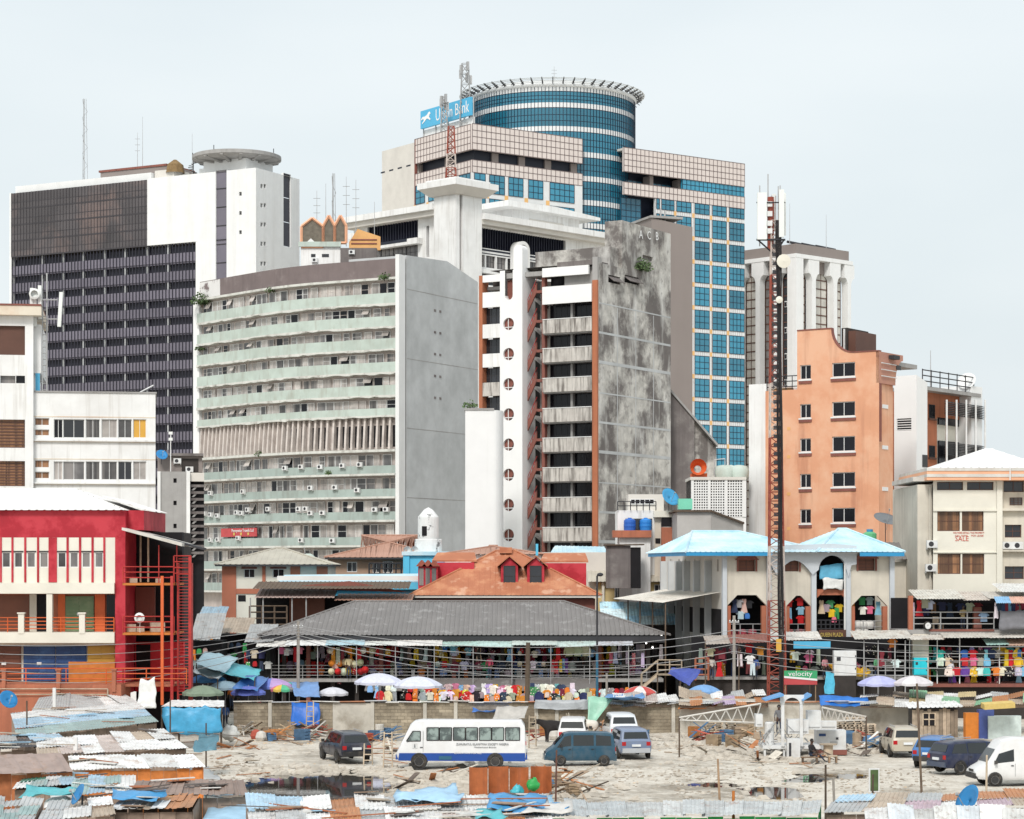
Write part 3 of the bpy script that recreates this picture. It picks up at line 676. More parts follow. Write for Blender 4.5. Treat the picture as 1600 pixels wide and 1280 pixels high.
# ---- white arched building behind, with the capped stair tower
def arched_building():
 f=Fr(712,340,46.2);t=f.thing('arched_building','white building with broad cornices, dark slatted bands and a capped square stair tower','building')
 w,d=f.X(753),f.Y(678);zc=f.Z(712,303);b=MB()
 b.box(0,0,0,w*.15,d,zc);b.build('tower_wall','white_wall',t);box('tower_wall','white_wall',t,w*.15+.6,0,0,w,d,zc);box('tower_groove','slab_brown',t,w*.15,.5,0,w*.15+.6,d,zc)
 b=MB();b.hexa([(-.5,-.5,zc),(w+.5,-.5,zc),(w+.5,d+.5,zc),(-.5,d+.5,zc),(-1.7,-1.7,zc+1.1),(w+1.7,-1.7,zc+1.1),(w+1.7,d+1.7,zc+1.1),(-1.7,d+1.7,zc+1.1)]);b.build('cap_soffit','cream_stone',t)
 b=MB();b.box(-1.8,-1.8,zc+1.1,w+1.8,d+1.8,zc+2.0);b.box(-.9,-.9,zc+2.0,w+.9,d+.9,zc+2.4);b.build('cap','white_wall',t)
 # right wing on plane y = 1.6
 c=1.6;xe=f.X(950,c);zr=f.Z(753,337,c)
 xs=f.X(884,c);zs1,zs0=f.Z(760,357,c),f.Z(760,388,c)
 win=[(w+.2+i*2.35,w+2.3+i*2.35,f.Z(760,418,c),f.Z(760,399,c)) for i in range(int((xs-w-1)/2.35))]
 arch=(f.X(897,c),f.X(905,c),f.Z(900,404,c),f.Z(900,391,c))
 b=MB();holed_wall(b,w,xe,0,zr-1.4,[(w,xs,zs0,zs1)]+win+[arch],lambda u,z,e: (u,c+e,z),1.2);b.quad((w,c,zr-1.4),(xe,c,zr-1.4),(xe,30,zr-1.4),(w,30,zr-1.4));b.quad((xe,c,0),(xe,30,0),(xe,30,zr-1.4),(xe,c,zr-1.4));b.build('wing_wall','white_wall',t)
 box('cornice','cream_stone',t,w+.01,c-1.6,zr-1.6,xe+1.5,30,zr-.9);box('cornice_top','white_wall',t,w+.01,c-2.2,zr-.9,xe+2,30.2,zr)
 box('slat_recess','recess_navy',t,w+.02,c+.7,zs0,xs-.02,c+1.1,zs1)
 sl=MB().box(-.05,0,0,.05,.4,zs1-zs0).data('slat','navy_slats');x=w+.3
 while x < xs-.2: put(sl,'slat',t,(x,c+.15,zs0));x += .55
 for y0,y1 in ((389,392.5),(395,397)): box('shadow_gap','recess_navy',t,w+.02,c-.02,f.Z(760,y1,c),xs,c+.1,f.Z(760,y0,c)-.05)
 for h in win: put(window_mesh(h[1]-h[0],round(h[3]-h[2],1),3,2,'glass_grey','frame_dark',.08),'window',t,(h[0],c+.35,h[2]))
 MB().quad((arch[0],c+.5,arch[2]),(arch[1],c+.5,arch[2]),(arch[1],c+.5,arch[3]),(arch[0],c+.5,arch[3])).build('window','glass_dark',t)
 for k in range(4): box('ledge','white_wall',t,w+.02,c-.9,f.Z(760,426+k*12,c)-.25,xs+1,c-.01,f.Z(760,426+k*12,c)+.3);
 for k in range(4): box('window_band','glass_dark',t,w+.02,c-.012,f.Z(760,436+k*12,c)-.1,xs,c-.004,f.Z(760,429+k*12,c))
 # left wing on plane x = 1.6
 ye=f.Y(553,c);ya=f.Y(672,c);yb=f.Y(574,c);ys=f.Y(653,c);zl=f.x(678,322,c)[1]
 s1,s0=f.x(655,341,c)[1],f.x(655,372,c)[1];w1,w0=f.x(655,381,c)[1],f.x(655,404,c)[1]
 sl_=(f.Y(670.5,c),f.Y(666,c),f.x(668,402,c)[1],f.x(668,353,c)[1])
 def lf(u,z,e): return (c+e,u,z)
 b=MB();holed_wall(b,d,ye,0,zl-1.5,[(ys,yb,s0,s1),(ys,yb,w0,w1),sl_],lf,1.1);b.build('wing_wall','white_wall',t)
 box('cornice','cream_stone',t,c-1.4,d+.01,zl-1.7,8,ye+1,zl-.9);box('cornice_top','white_wall',t,c-2,d+.01,zl-.9,8.2,ye+1.6,zl)
 box('slat_recess','recess_navy',t,c+.7,ys+.02,s0,c+1,yb-.02,s1)
 sl2=MB().box(0,-.05,0,.4,.05,s1-s0-.3).data('slat','navy_slats');y=ys+.3
 while y < yb: put(sl2,'slat',t,(c+.15,y,s0+.3));y += .6
 box('ledge','white_wall',t,c-1.2,ys-1,w1-.1,c-.01,yb,s0-.1)
 box('ledge_gap','recess_navy',t,c-1.22,ys+1.2,w1+.35,c-1.19,yb-2,w1+.8)
 n=4
 for i in range(n):
  a,e=ys+(yb-ys)*i/n,ys+(yb-ys)*(i+1)/n;put(window_mesh(e-a-.05,round(w1-w0,1),3,2,'glass_grey','frame_dark',.08),'window',t,(c+.3,e,w0),-math.pi/2)
 MB().quad((c+.6,sl_[0],sl_[2]),(c+.6,sl_[1],sl_[2]),(c+.6,sl_[1],sl_[3]),(c+.6,sl_[0],sl_[3])).build('window','bronze_glass',t)
 # penthouse over the right wing
 c2=9;x0,x1=f.X(800,c2),f.X(905,c2);zp=f.Z(855,336,c2)
 box('penthouse_wall','white_wall',t,x0,c2,zr,x1,24,zp);MB().prism([(x0-3,c2-2,zp),(x1+3,c2-2,zp),(x1+3,c2-2,zp+.5),((x0+x1)/2,c2-2,zp+1.1),(x0-3,c2-2,zp+.9)],(0,18,0)).build('penthouse_cornice','white_wall',t)
 MB().prism([(x0+4,c2-.05,zr),(x1-1,c2-.05,zr),(x1-4,c2-.05,zr+2.4),(x0+4,c2-.05,zr+2.4)],(0,.04,0)).build('penthouse_recess','cream_stone',t)
 # tall arched hood in front of the right wing
 x0,x1=f.X(808.5,0),f.X(828,0);xm=(x0+x1)/2;r=(x1-x0)/2;za=f.Z(818,377,0)-r;zb_=f.Z(818,430,0);ri=r*.62
 out=[(x0,0,zb_)]+[(xm-r*math.cos(i*math.pi/12),0,za+r*math.sin(i*math.pi/12)) for i in range(13)]+[(x1,0,zb_)]
 inn=[(xm+ri,0,zb_)]+[(xm+ri*math.cos(i*math.pi/12),0,za+ri*math.sin(i*math.pi/12)) for i in range(13)]+[(xm-ri,0,zb_)]
 MB().prism(out+inn,(0,c-.05,0)).build('arch_hood','white_wall',t);MB().prism(inn,(0,.05,0)).build('arch_glass','glass_grey',t,(0,c-.3,0))
arched_building()

# ---- the blue glass bank tower
def glass_tower():
 f=Fr(738,400,35.9);t=f.thing('glass_bank_tower','tall bank tower of blue glass with a round drum and pink tiled bands','tower')
 def mull(mb,u0,u1,z0,z1,at,du,dz,r=.05):
  n=max(1,int(round((u1-u0)/du)))
  for i in range(n+1):
   u=u0+(u1-u0)*i/n;mb.hexa([at(u-r,z0,-.05),at(u+r,z0,-.05),at(u+r,z0,.02),at(u-r,z0,.02),at(u-r,z1,-.05),at(u+r,z1,-.05),at(u+r,z1,.02),at(u-r,z1,.02)],1)
  n=max(1,int(round((z1-z0)/dz)))
  for i in range(n+1):
   z=z0+(z1-z0)*i/n;mb.hexa([at(u0,z-r,-.05),at(u1,z-r,-.05),at(u1,z-r,.02),at(u0,z-r,.02),at(u0,z+r,-.05),at(u1,z+r,-.05),at(u1,z+r,.02),at(u0,z+r,.02)],1)
  return mb
 def panel(name,at,u0,u1,z0,z1,mat,du=1.0,dz=1.1,jm='mullion_blue',th=.5):
  b=MB();b.hexa([at(u0,z0,0),at(u1,z0,0),at(u1,z0,th),at(u0,z0,th),at(u0,z1,0),at(u1,z1,0),at(u1,z1,th),at(u0,z1,th)])
  if du: mull(b,u0,u1,z0,z1,at,du,dz,.045)
  return b.build(name,[mat,jm],t)
 # two wings: (plane function, u range)
 xw=f.X(910);D1=419;p1=Vector(((975-800)/F*D1,D1,0));q=f.m @ (p1-f.o);xa,yb=q.x,q.y
 xb=f.X(1163.5,yb);yl=f.Y(648);yL=f.Y(594)
 A=lambda u,z,d: (u,d,z)                    # left wing, front
 B=lambda u,z,d: (u,yb+d,z)                 # right wing, front
 Cc=lambda u,z,d: (d,u,z)                   # left wing, side
 zt=f.Z(738,193)
 yy=lambda y: f.Z(738,y)                       # heights along the corner
 zb1,zd0,zb2,zb20=yy(233),yy(249.5),yy(249.5),yy(269)
 box('core','recess_navy',t,1.4,1.4,0,xw-.3,yl+2,zt-.5);
 for at,u0,u1,nm in ((A,0,xw,'a'),(Cc,0,yl,'c')):
  panel('tile_band',at,u0+(.0 if nm == 'a' else .52),u1,zb1,zt,'tile_pink',1.0,1.05,'joint_dark');panel('tile_band',at,u0+(.0 if nm == 'a' else .52),u1,zb20,zb2,'tile_pink',1.0,1.05,'joint_dark')
 box('roof_deck','cream_stone',t,.6,.6,zt-.3,xw,yl,zt-.05)
 n=4
 for i in range(n):
  u0,u1=1.0+i*(xw-1)/n,(i+1)*(xw-1)/n-1.0
  b=MB();b.box(u0+.6,3.2,zb2-1,u1,3.5,zb1-.9);mull(b,u0+.6,u1,zb2-.9,zb1-.9,lambda u,z,d: (u,3.2+d,z),1.1,1.3);b.build('terrace_glazing',['glass_blue','mullion_blue'],t)
  box('pier','slab_brown',t,u1+.1,1.0,zb2-.5,u1+1.5,3.1,zb1-.02)
 for i in range(2):
  u0=2+i*yl*.5;b=MB();b.box(3.2,u0,zb2-1,3.5,u0+yl*.3,zb1-1.2);b.build('terrace_glazing','glass_blue',t);box('pier','slab_brown',t,1,u0+yl*.36,zb2-.5,3,u0+yl*.36+1.5,zb1-.02)
 # window bays of the left wing
 px=[(741,758),(764.5,788),(794.5,817),(825.5,848),(859,897)]
 for at,u0,u1 in ((A,0,xw),(Cc,0,yl)):
  panel('spandrel_wall',at,u0+(.0 if at is A else .52),u1,0,zb20-.01,'tile_white',0)
 rows=[(yy(269)-.1-4.25*k-3.3,yy(269)-.1-4.25*k) for k in range(7)]
 for r,(z0,z1) in enumerate(rows):
  for i,(a,c) in enumerate(px):
   u0,u1=f.X(a),f.X(c);panel('window',lambda u,z,d: (u,d-.06,z),u0,u1,z0,z1,'glass_blue',1.05,1.1,th=.05)
   if i: box('accent_tile','tile_orange',t,u0-.85,-.05,z0-.92,u0-.08,-.004,z0-.06)
  for a,c in ((650,664),(670,683),(690,712),(718,735)):
   v0,v1=f.Y(c),f.Y(a);panel('window',lambda u,z,d: (d-.06,u,z),v0,v1,z0,z1,'glass_blue',1.2,1.1,th=.05)
   box('accent_tile','tile_orange',t,-.05,v1+.08,z0-.92,-.004,v1+.75,z0-.06)
 # plain stone end of the left wing
 box('stone_end','cream_stone',t,.4,yl+.01,0,xw*.7,yL,zt-.4)
 for i in range(4): box('vent','recess_navy',t,.38,yl+2+i*2.9,yy(233),.395,yl+3.4+i*2.9,yy(230.5))
 box('end_joint','red_brown',t,-.04,yl-.25,0,.39,yl+.06,zt-.02)
 # drum
 Dc=431;rr=129.5/F*Dc;c=f.m @ (Vector(((862.5-800)/F*Dc,Dc,0))-f.o)
 zz=lambda y: CH+(HZ-y)/F*(Dc-rr)
 ztop=zz(134);prof=[(rr,0)];bands=[(133.5,142.5),(160,168),(197,205),(236,244.5),(273.5,282),(311,319.5),(347,355.5)]
 k=355.5
 for _ in range(8): bands.append((bands[-1][0]+37,bands[-1][1]+37))
 a0,a1=R(150),R(360);a0,a1=R(165)-f.a-.2,R(375)-f.a+.3
 pv=None
 for (y0,y1) in bands:
  MB().lathe([(rr+.03,zz(y1)),(rr+.03,zz(y0))],72,(c.x,c.y,0),a0,a1).build('drum_band','tile_white',t,smooth=False)
  if pv is not None: MB().lathe([(rr,zz(y0)),(rr,zz(pv))],72,(c.x,c.y,0),a0,a1).build('drum_glazing','glass_blue',t)
  if pv is not None:
   for q in (.3,.62):
    z=zz(y0)+(zz(pv)-zz(y0))*q;MB().lathe([(rr+.03,z-.05),(rr+.06,z),(rr+.03,z+.05)],72,(c.x,c.y,0),a0,a1).build('drum_transom','mullion_blue',t)
  MB().lathe([(rr+.05,zz(y1)-.05),(rr+.07,zz(y1)),(rr+.05,zz(y1)+.05)],72,(c.x,c.y,0),a0,a1).build('drum_transom','mullion_blue',t)
  pv=y1
 mu=MB().box(-.045,-.03,0,.045,.08,ztop-30).data('drum_mullion','mullion_blue');n=100
 for i in range(n):
  a=a0+(a1-a0)*(i+.5)/n;put(mu,'drum_mullion',t,(c.x+(rr+.02)*math.cos(a),c.y+(rr+.02)*math.sin(a),30),a-math.pi/2)
 MB().lathe([(rr,ztop-.3),(rr+.3,ztop),(rr+.3,ztop+.35),(.01,ztop+.4)],72,(c.x,c.y,0)).build('drum_roof','tile_white',t)
 MB().lathe([(rr*.9,ztop+.4),(rr*.9,ztop+1.3)],60,(c.x,c.y,0)).build('drum_upstand','tile_white',t)
 br=MB();br.prism([(0,0,.1),(1.8,0,1.05),(1.8,0,1.3),(0,0,.7)],(0,.16,0));br.bar((.2,.08,.9),(1.4,.08,.2),.05,4);br=br.data('sunshade_bracket','metal_dark');n=54
 for i in range(n):
  a=2*math.pi*i/n;put(br,'sunshade_bracket',t,(c.x+(rr-.1)*math.cos(a),c.y+(rr-.1)*math.sin(a),ztop),a)
 for q in (.5,.95,1.4,1.75):
  MB().lathe([(rr+q-.1,ztop+.42*q+.35),(rr+q+.1,ztop+.42*q+.40)],72,(c.x,c.y,0)).build('sunshade_ring','antenna_white',t)
 # right wing
 zt2=f.Z(975,230,yb);y2=lambda y: f.Z(975,y,yb)
 panel('tile_band',B,xa,xb,y2(267.5),zt2,'tile_pink',1.0,1.05,'joint_dark');panel('tile_band',B,xa,xb,y2(303.5),y2(284),'tile_pink',1.0,1.05,'joint_dark')
 box('core','recess_navy',t,xa+.3,yb+3.5,0,xb-.3,yb+22,zt2-.4);box('roof_deck','cream_stone',t,xa,yb+.6,zt2-.5,xb,yb+20,zt2-.1);box('end_wall','tile_pink',t,xb-.29,yb+.52,0,xb,yb+22,zt2-.05)
 xm=f.X(1067,yb)
 panel('ribbon_window',lambda u,z,d: (u,yb+.12+d,z),xm,xb-.02,y2(284),y2(267.5),'glass_blue',1.0,1.1)
 for i in range(2):
  u0=xa+1+i*(xm-xa)*.5;b=MB();b.box(u0+1.2,yb+3.1,y2(284)-.4,u0+(xm-xa)*.40,yb+3.4,y2(267.5)-.9);mull(b,u0+1.2,u0+(xm-xa)*.40,y2(284),y2(267.5)-.9,lambda u,z,d: (u,yb+3.1+d,z),1.1,1.3);b.build('terrace_glazing',['glass_blue','mullion_blue'],t)
  box('pier','slab_brown',t,u0+(xm-xa)*.42,yb+1,y2(284)-.4,u0+(xm-xa)*.48,yb+3,y2(267.5)-.02)
 xg=f.X(1024,yb)
 panel('spandrel_wall',B,xg,xb,0,y2(303.5)-.01,'tile_white',0)
 b=MB();b.box(xa+.6,yb+1.6,0,xg-2.2,yb+2,y2(306));mull(b,xa+.6,xg-2.2,20,y2(306),lambda u,z,d: (u,yb+1.6+d,z),1.1,1.15);b.build('recessed_glazing',['glass_blue_deep','mullion_blue'],t)
 bays=[(1025.5,1030),(1033.5,1053),(1057,1079.5),(1085.5,1108),(1113,1134.5),(1139.5,1162.5)]
 z=y2(303.5)-.08;row=0
 while z > 12:
  hgt=1.9 if row == 0 else 3.45
  for i,(a,e) in enumerate(bays):
   panel('window',lambda u,zz_,d: (u,yb+d-.06,zz_),f.X(a,yb),f.X(e,yb),z-hgt,z,'glass_blue',1.05,1.15,th=.05)
   if i > 1: u0=f.X(a,yb);box('accent_tile','tile_orange',t,u0-.62,yb-.05,z-hgt-.85,u0-.04,yb-.004,z-hgt-.03)
  z -= hgt+.88;row += 1
 jn=MB()
 for i in range(int((xb-xg)/.55)): jn.box(xg+i*.55-.02,yb-.012,0,xg+i*.55+.02,yb-.003,y2(303.5)-.1)
 jn.build('tile_joint','joint_dark',t)['kind']='stuff'
 # roof sign, carried on posts behind the left wing
 def W_(x,y,z=0): v=f.o+Matrix.Rotation(f.a,3,'Z') @ Vector((x,y,0));v.z=z;return v
 cs=8.0;s0,s1=f.Y(735,cs),f.Y(657,cs);g=thing('rooftop_sign','blue rooftop sign with a white galloping horse and white letters','sign',W_(cs,s0,zt-.3),f.a)
 zs0,zs1=f.x(695,191,cs)[1]-zt+.3,f.x(695,163,cs)[1]-zt+.3;ln=s1-s0
 zq=zs0
 MB().box(0,0,zs0,.5,ln,zs1).build('sign_panel','sign_blue',g)
 for k in range(5): MB().bar((.7,ln*k/4,0),(.7,ln*k/4,zs1),.12,6).build('sign_post','metal_grey',g)
 MB().box(.8,0,0,1.0,ln,zs0-.2).build('backing_wall','white_clean',g)
 h_=zs1-zs0
 lettering('Union Bank',h_*.95,'letter_white',g,(-.03,ln*.36,zs0+h_*.2),-math.pi/2,ln*.66)
 hs=[(-1.0,.1),(-.75,.35),(-.3,.3),(.2,.45),(.5,.75),(.75,.8),(.95,.5),(.75,.45),(.6,.1),(.95,-.25),(.8,-.35),(.4,-.1),(.1,-.05),(-.3,-.35),(-.75,-.6),(-.85,-.5),(-.45,-.2),(-.6,.05),(-1.05,-.1)]
 MB().prism([(-.03,ln*.88-a*1.6,zs0+h_*.5+b_*h_*.42) for a,b_ in hs],(-.04,0,0)).build('horse_emblem','letter_white',g)
 # lattice masts standing on the bank tower
 for px,py,cc,h,w,lb,mt in ((727,162,9,7.2,1.1,'grey lattice mast beside the round glass drum','metal_grey'),(694,200,5.5,5.6,.7,'slim grey lattice mast before the blue rooftop sign','metal_grey'),(705,265,-6,8.5,.9,'red and white lattice mast between the stair tower cap and the bank','mast_red')):
  ly=f.Y(px,cc);zb=zt-.3 if cc > 0 else f.x(px,285,cc)[1]
  if cc > 0: h=f.x(px,{727: 100,694: 152}[px],cc)[1]-zb
  else: h=f.x(px,198,cc)[1]-zb
  m=thing('lattice_mast',lb,'mast',W_(cc,ly,zb),0)
  sec=4
  for q in range(sec):
   b=MB();z0_,z1_=h*q/sec,h*(q+1)/sec;w0,w1=w*(1-.45*q/sec),w*(1-.45*(q+1)/sec)
   for i,(sx,sy) in enumerate(((-1,-1),(1,-1),(1,1),(-1,1))):
    b.bar((sx*w0,sy*w0,z0_),(sx*w1,sy*w1,z1_),.1,4);nx,ny=((1,-1),(1,1),(-1,1),(-1,-1))[i]
    for e in range(2):
     u0,u1=e/2,(e+1)/2;wa,wb=w0+(w1-w0)*u0,w0+(w1-w0)*u1;za,zb_=z0_+(z1_-z0_)*u0,z0_+(z1_-z0_)*u1
     b.bar((sx*wa,sy*wa,za),(nx*wb,ny*wb,zb_),.06,4);b.bar((sx*wb,sy*wb,zb_),(nx*wb,ny*wb,zb_),.05,4)
   b.build('mast_section',mt if mt == 'metal_grey' else ('mast_red','mast_white','mast_red','mast_red')[q],m)
  if mt == 'metal_grey':
   for i in range(5):
    a=i*1.3;MB().box(-.25,-.2,-.8,.25,.2,.8).build('panel_antenna','metal_grey',m,(w*.9*math.cos(a),w*.9*math.sin(a),h*(.8+.04*i)),a)
  if cc < 0:
   MB().box(-1.5,-1.5,-6,1.5,1.5,0).build('mast_foot','concrete_grey',m)
 antenna('white twin antenna on the round drum roof',f.o+Matrix.Rotation(f.a,3,'Z') @ Vector((c.x-4,c.y-6,0))+Vector((0,0,ztop+.4)),5,1)
glass_tower()

# ---------------------------------------------------------------- buildings of the middle distance
def win_front(t,f,rects,me_kw,depth=.18,c=0.0,name='window'):
 for (x0,x1,z0,z1) in rects: put(window_mesh(round(x1-x0,2),round(z1-z0,2),**me_kw),name,t,(x0,c+depth,z0))
def rect(f,a,b,ya,yb,c=0.0):
 """Pixel box (x a..b, y ya..yb from the top) to (x0, x1, z0, z1) on the plane y = c."""
 x0,z1=f.y(a,ya,c);x1,z0=f.y(b,yb,c);return (x0,x1,z0,z1)

def decorated_roof_house():
 f=Fr(470,322,0);t=f.thing('gabled_roof_pavilion','orange framed mesh pavilion with pointed gables on a stained roof storey','building')
 x1=f.X(600);zb,zm=f.Z(470,412),f.Z(470,386)
 box('lower_wall','white_wall',t,0,0,0,f.X(532),8,zm);box('stained_wall','concrete_dark',t,f.X(532)+.01,-.3,0,x1-1,8,f.Z(560,388));box('ledge','mint',t,-.3,-.4,zm,f.X(533),-.01,zm+.7)
 for a,b in ((486,493),(503,514)): box('window','glass_dark',t,f.X(a),-.03,f.Z(486,402),f.X(b),-.004,f.Z(486,397))
 ac_unit(t,(f.X(550),-.35,f.Z(550,398)));ac_unit(t,(f.X(492),-.05,f.Z(550,410)))
 def gable(a,b,yb,ym,yp,mat='wood_dark'):
  x0,xx=f.X(a),f.X(b);xm=(x0+xx)/2;z0,z1,z2=f.Z(470,yb),f.Z(470,ym),f.Z(470,yp)
  o=[(x0,0,z0),(xx,0,z0),(xx,0,z1),(xm,0,z2),(x0,0,z1)]
  MB().prism(o,(0,.1,0)).build('mesh_panel',mat,t)
  b_=MB()
  for p,q in zip(o,o[1:]+o[:1]): b_.bar((p[0],-.1,p[2]),(q[0],-.1,q[2]),.17,4)
  b_.build('gable_frame','orange_col' if mat != 'x' else 'frame_white',t)
 mk('mesh_olive',(.17,.15,.12),rough=.9,var=.3,vs=2);mk('orange_pale',(.72,.40,.16),var=.15);mk('salmon',(.78,.42,.26),var=.1)
 for a,b,y0,y1,y2 in ((471,505,386,354,341),(505,523,380,353,337),(523,541,380,353,337)): gable(a,b,y0,y1,y2,'mesh_olive')
 for o in t.children:
  if o.name.startswith('gable_frame'): o.data.materials[0]=M('salmon')
 x0,xx=f.X(545),f.X(594)
 MB().prism([(x0,.5,f.Z(560,390)),(xx,.5,f.Z(560,390)),(xx,.5,f.Z(560,369)),((x0+xx)/2-1,.5,f.Z(560,357)),(x0,.5,f.Z(560,378))],(0,.4,0)).build('orange_gable','orange_pale',t)
 for k in range(2): box('gable_rail','red_brown',t,x0+.3,.4,f.Z(560,375+6*k),xx-.5,.49,f.Z(560,373+6*k))
 MB().prism([(f.X(472),-.3,zm),(f.X(500),-.3,zm),(f.X(486),-.3,f.Z(470,373))],(0,.2,0)).build('small_gable','frame_white',t)
 for px,py,h,s in ((495,345,6,1),(509,345,7,0),(521,340,8,2),(541,345,8,1),(556,350,8,1),(585,352,5,0)):
  antenna({495: 'antenna with crossbars over the first gable of the orange pavilion',509: 'plain antenna pole between two gables of the pavilion',521: 'lattice antenna over the double gable',541: 'crossbar antenna at the gable end of the pavilion',556: 'antenna pole with small dishes behind the orange gable',585: 'thin pole before the dark slats of the arched building'}[px],P(px,py+40,326),h+2,s)
decorated_roof_house()

def stained_block():
 f=Fr(935,250,-30.7);t=f.thing('stained_office_block','weathered office block with white round-holed stair fin, stained balconies and a mouldy blank flank','building')
 X,Z=f.X,lambda y,p=890: f.Z(p,y)
 xo0=X(927);zt=Z(405);yd=f.Y(1048)
 # flank
 zf=f.x(935,410)[1];z2=f.x(1045,440)[1]
 yA=f.Y(972);za=f.x(1000,352,0)[1]
 lv=[]
 for a,b in ((950.5,969),(976,998)): lv.append((f.Y(a),f.Y(b),f.x(a,441)[1],f.x(a,429)[1]))
 lw=(f.Y(1004),f.Y(1020),f.x(1004,405)[1],f.x(1004,398)[1])
 b=MB();holed_wall(b,0,yA,0,zf,[l for l in lv if l[1] < yA]+[(l[0],yA,l[2],l[3]) for l in lv if l[0] < yA < l[1]],flank,.4)
 holed_wall(b,yA,yd,0,za,[(max(l[0],yA),l[1],l[2],l[3]) for l in lv if l[1] > yA]+[lw],flank,.4)
 b.quad((0,yA,zf),(0,yA,za),(-2.2,yA,za),(-2.2,yA,zf));b.quad((0,yA,za),(0,yd,za),(-2.2,yd,za),(-2.2,yA,za));b.quad((0,0,zf),(0,yA,zf),(-14,yA,zf),(-14,0,zf));b.build('flank_wall','concrete_stained',t)
 for k in range(12): z=zf-4.5-k*3.3;box('floor_line','concrete_flank',t,.003,.1,z,.02,yd-.1,z+.14+.1*(k % 3))
 for k in range(1,4): box('panel_line','concrete_flank',t,.003,yd*k/4-.05,1,.016,yd*k/4+.08,zf-4.6)
 for l in lv:
  MB().quad((-.38,l[0],l[2]),(-.38,l[1],l[2]),(-.38,l[1],l[3]),(-.38,l[0],l[3])).build('vent_recess','dark_in',t)
  n=4
  for i in range(n):
   y0=l[0]+(l[1]-l[0])*i/n;MB().hexa([(-.3,y0+.08,l[3]-.05),(-.3,y0+(l[1]-l[0])/n-.05,l[3]-.05),(.55,y0+(l[1]-l[0])/n+.15,l[2]+.1),(.55,y0+.3,l[2]+.1),(-.25,y0+.08,l[3]),(-.25,y0+(l[1]-l[0])/n-.05,l[3]),(.6,y0+(l[1]-l[0])/n+.15,l[2]+.16),(.6,y0+.3,l[2]+.16)]).build('louvre','concrete_dark',t)
 MB().quad((-.3,lw[0],lw[2]),(-.3,lw[1],lw[2]),(-.3,lw[1],lw[3]),(-.3,lw[0],lw[3])).build('vent_recess','concrete_dark',t)
 for i,ch in enumerate('ACB'):
  y=f.Y(1001+i*12.5);z=f.x(1001+i*12.5,372.5-i*-1.5)[1];lettering(ch,1.35,'letter_white',t,(.05,y,z),math.pi/2)
 box('flank_block','concrete_stained',t,-10,f.Y(958),zf,-.4,yA-.02,f.x(960,385)[1])
 # front: orange corner strip, balcony bays
 xs0=X(850);floors=[498.5,544,590.7,638,684.6,731.2,778,824.8,871]
 box('corner_column','orange_col',t,xo0,-.25,0,-.004,.8,Z(441));box('corner_column_top','concrete_grey',t,xo0,-.2,Z(441),-.004,.8,zt)
 box('bay_core','dark_in',t,xs0,2.0,0,xo0-.01,9,Z(446))
 for i,y in enumerate(floors):
  z=Z(y);box('balcony_apron','apron_stained',t,xs0+.02,-.35,Z(y+21),xo0-.02,-.15,z);box('balcony_floor','concrete_grey',t,xs0+.02,-.14,Z(y+23),xo0-.02,2,Z(y+19.5));box('hand_rail','frame_white',t,xs0+.02,-.4,z+.02,xo0-.02,-.3,z+.1)
  n=2;zz1=Z(y-25);w=(xo0-xs0-.5)/2
  for k in range(2):
   x=xs0+.1+k*(w+.3);put(window_mesh(round(w,2),round(zz1-z+1.1,1),4,2,'glass_black','frame_dark',.06),'window',t,(x,1.2,z-1.1))
  box('bay_pier','concrete_grey',t,xs0+w+.12,.7,z-1.2,xs0+w+.38,1.3,zz1)
 box('fascia','white_clean',t,xs0,-.4,Z(474),xo0-.03,-.1,Z(446.5));box('fascia','white_clean',t,xs0,-.4,Z(431),xo0-.4,-.1,Z(417))
 box('roof_storey','concrete_grey',t,xs0+2.4,.4,Z(446),xo0,8,Z(418));box('roof_slab','concrete_dark',t,xs0+1.8,-.2,Z(416.5),xo0-.01,10,Z(409));box('roof_slab','concrete_dark',t,xo0,0.82,Z(441),-.42,12,zf-.02)
 box('gap_wall','dark_in',t,xs0+.1,1.4,Z(447),xs0+2.3,8,Z(419));box('ceiling_slab','concrete_grey',t,xs0,-.1,Z(446.5),xo0-.03,2,Z(445.6))
 # stair between fin and bays
 xq0,xq1=X(823),xs0-.02;box('stair_back','cream_stone',t,xq0,3.0,0,xq1,9,Z(432));box('stair_column','red_brown',t,X(845),.2,0,xq1,.8,Z(430));box('stair_top','concrete_grey',t,xq0,-.3,Z(428),xs0+.6,3,Z(421))
 pitch=Z(floors[0])-Z(floors[1])
 for i in range(9):
  z=Z(462+46.7*i);a=(xq0+.05,z-1.55);e=(xq1-1.0,z+.65);h=1.05
  MB().prism([(a[0],.1,a[1]),(e[0],.1,e[1]),(e[0],.1,e[1]+h),(a[0],.1,a[1]+h)],(0,.18,0)).build('stair_parapet','red_brown',t)
  MB().prism([(a[0],1.6,a[1]+1.5),(e[0],1.6,e[1]-1.6),(e[0],1.6,e[1]-1.3),(a[0],1.6,a[1]+1.8)],(0,1.2,0)).build('stair_flight','concrete_grey',t)
  b=MB()
  for k in range(4): b.bar((a[0]+(e[0]-a[0])*k/4,.2,a[1]+h+(e[1]-a[1])*k/4),(a[0]+(e[0]-a[0])*k/4,.2,a[1]+h+.5+(e[1]-a[1])*k/4),.03,4)
  b.bar((a[0],.2,a[1]+h+.5),(e[0],.2,e[1]+h+.5),.03,4);b.build('stair_rail','red_metal',t)
  box('landing','red_brown',t,xq1-1.0,.1,e[1]-.1,xq1,2.8,e[1]+.2)
 # white fin with portholes
 x0,x1=X(787.5),X(822.5);xc=X(801);ztop=Z(424,800);r=(X(808.5)-X(793.5))/2*1.12;ys=-.9
 cz=[Z(y,801) for y in (507.5,554.5,601.5,648.5,695.5,742.5,789.5,836.5)]
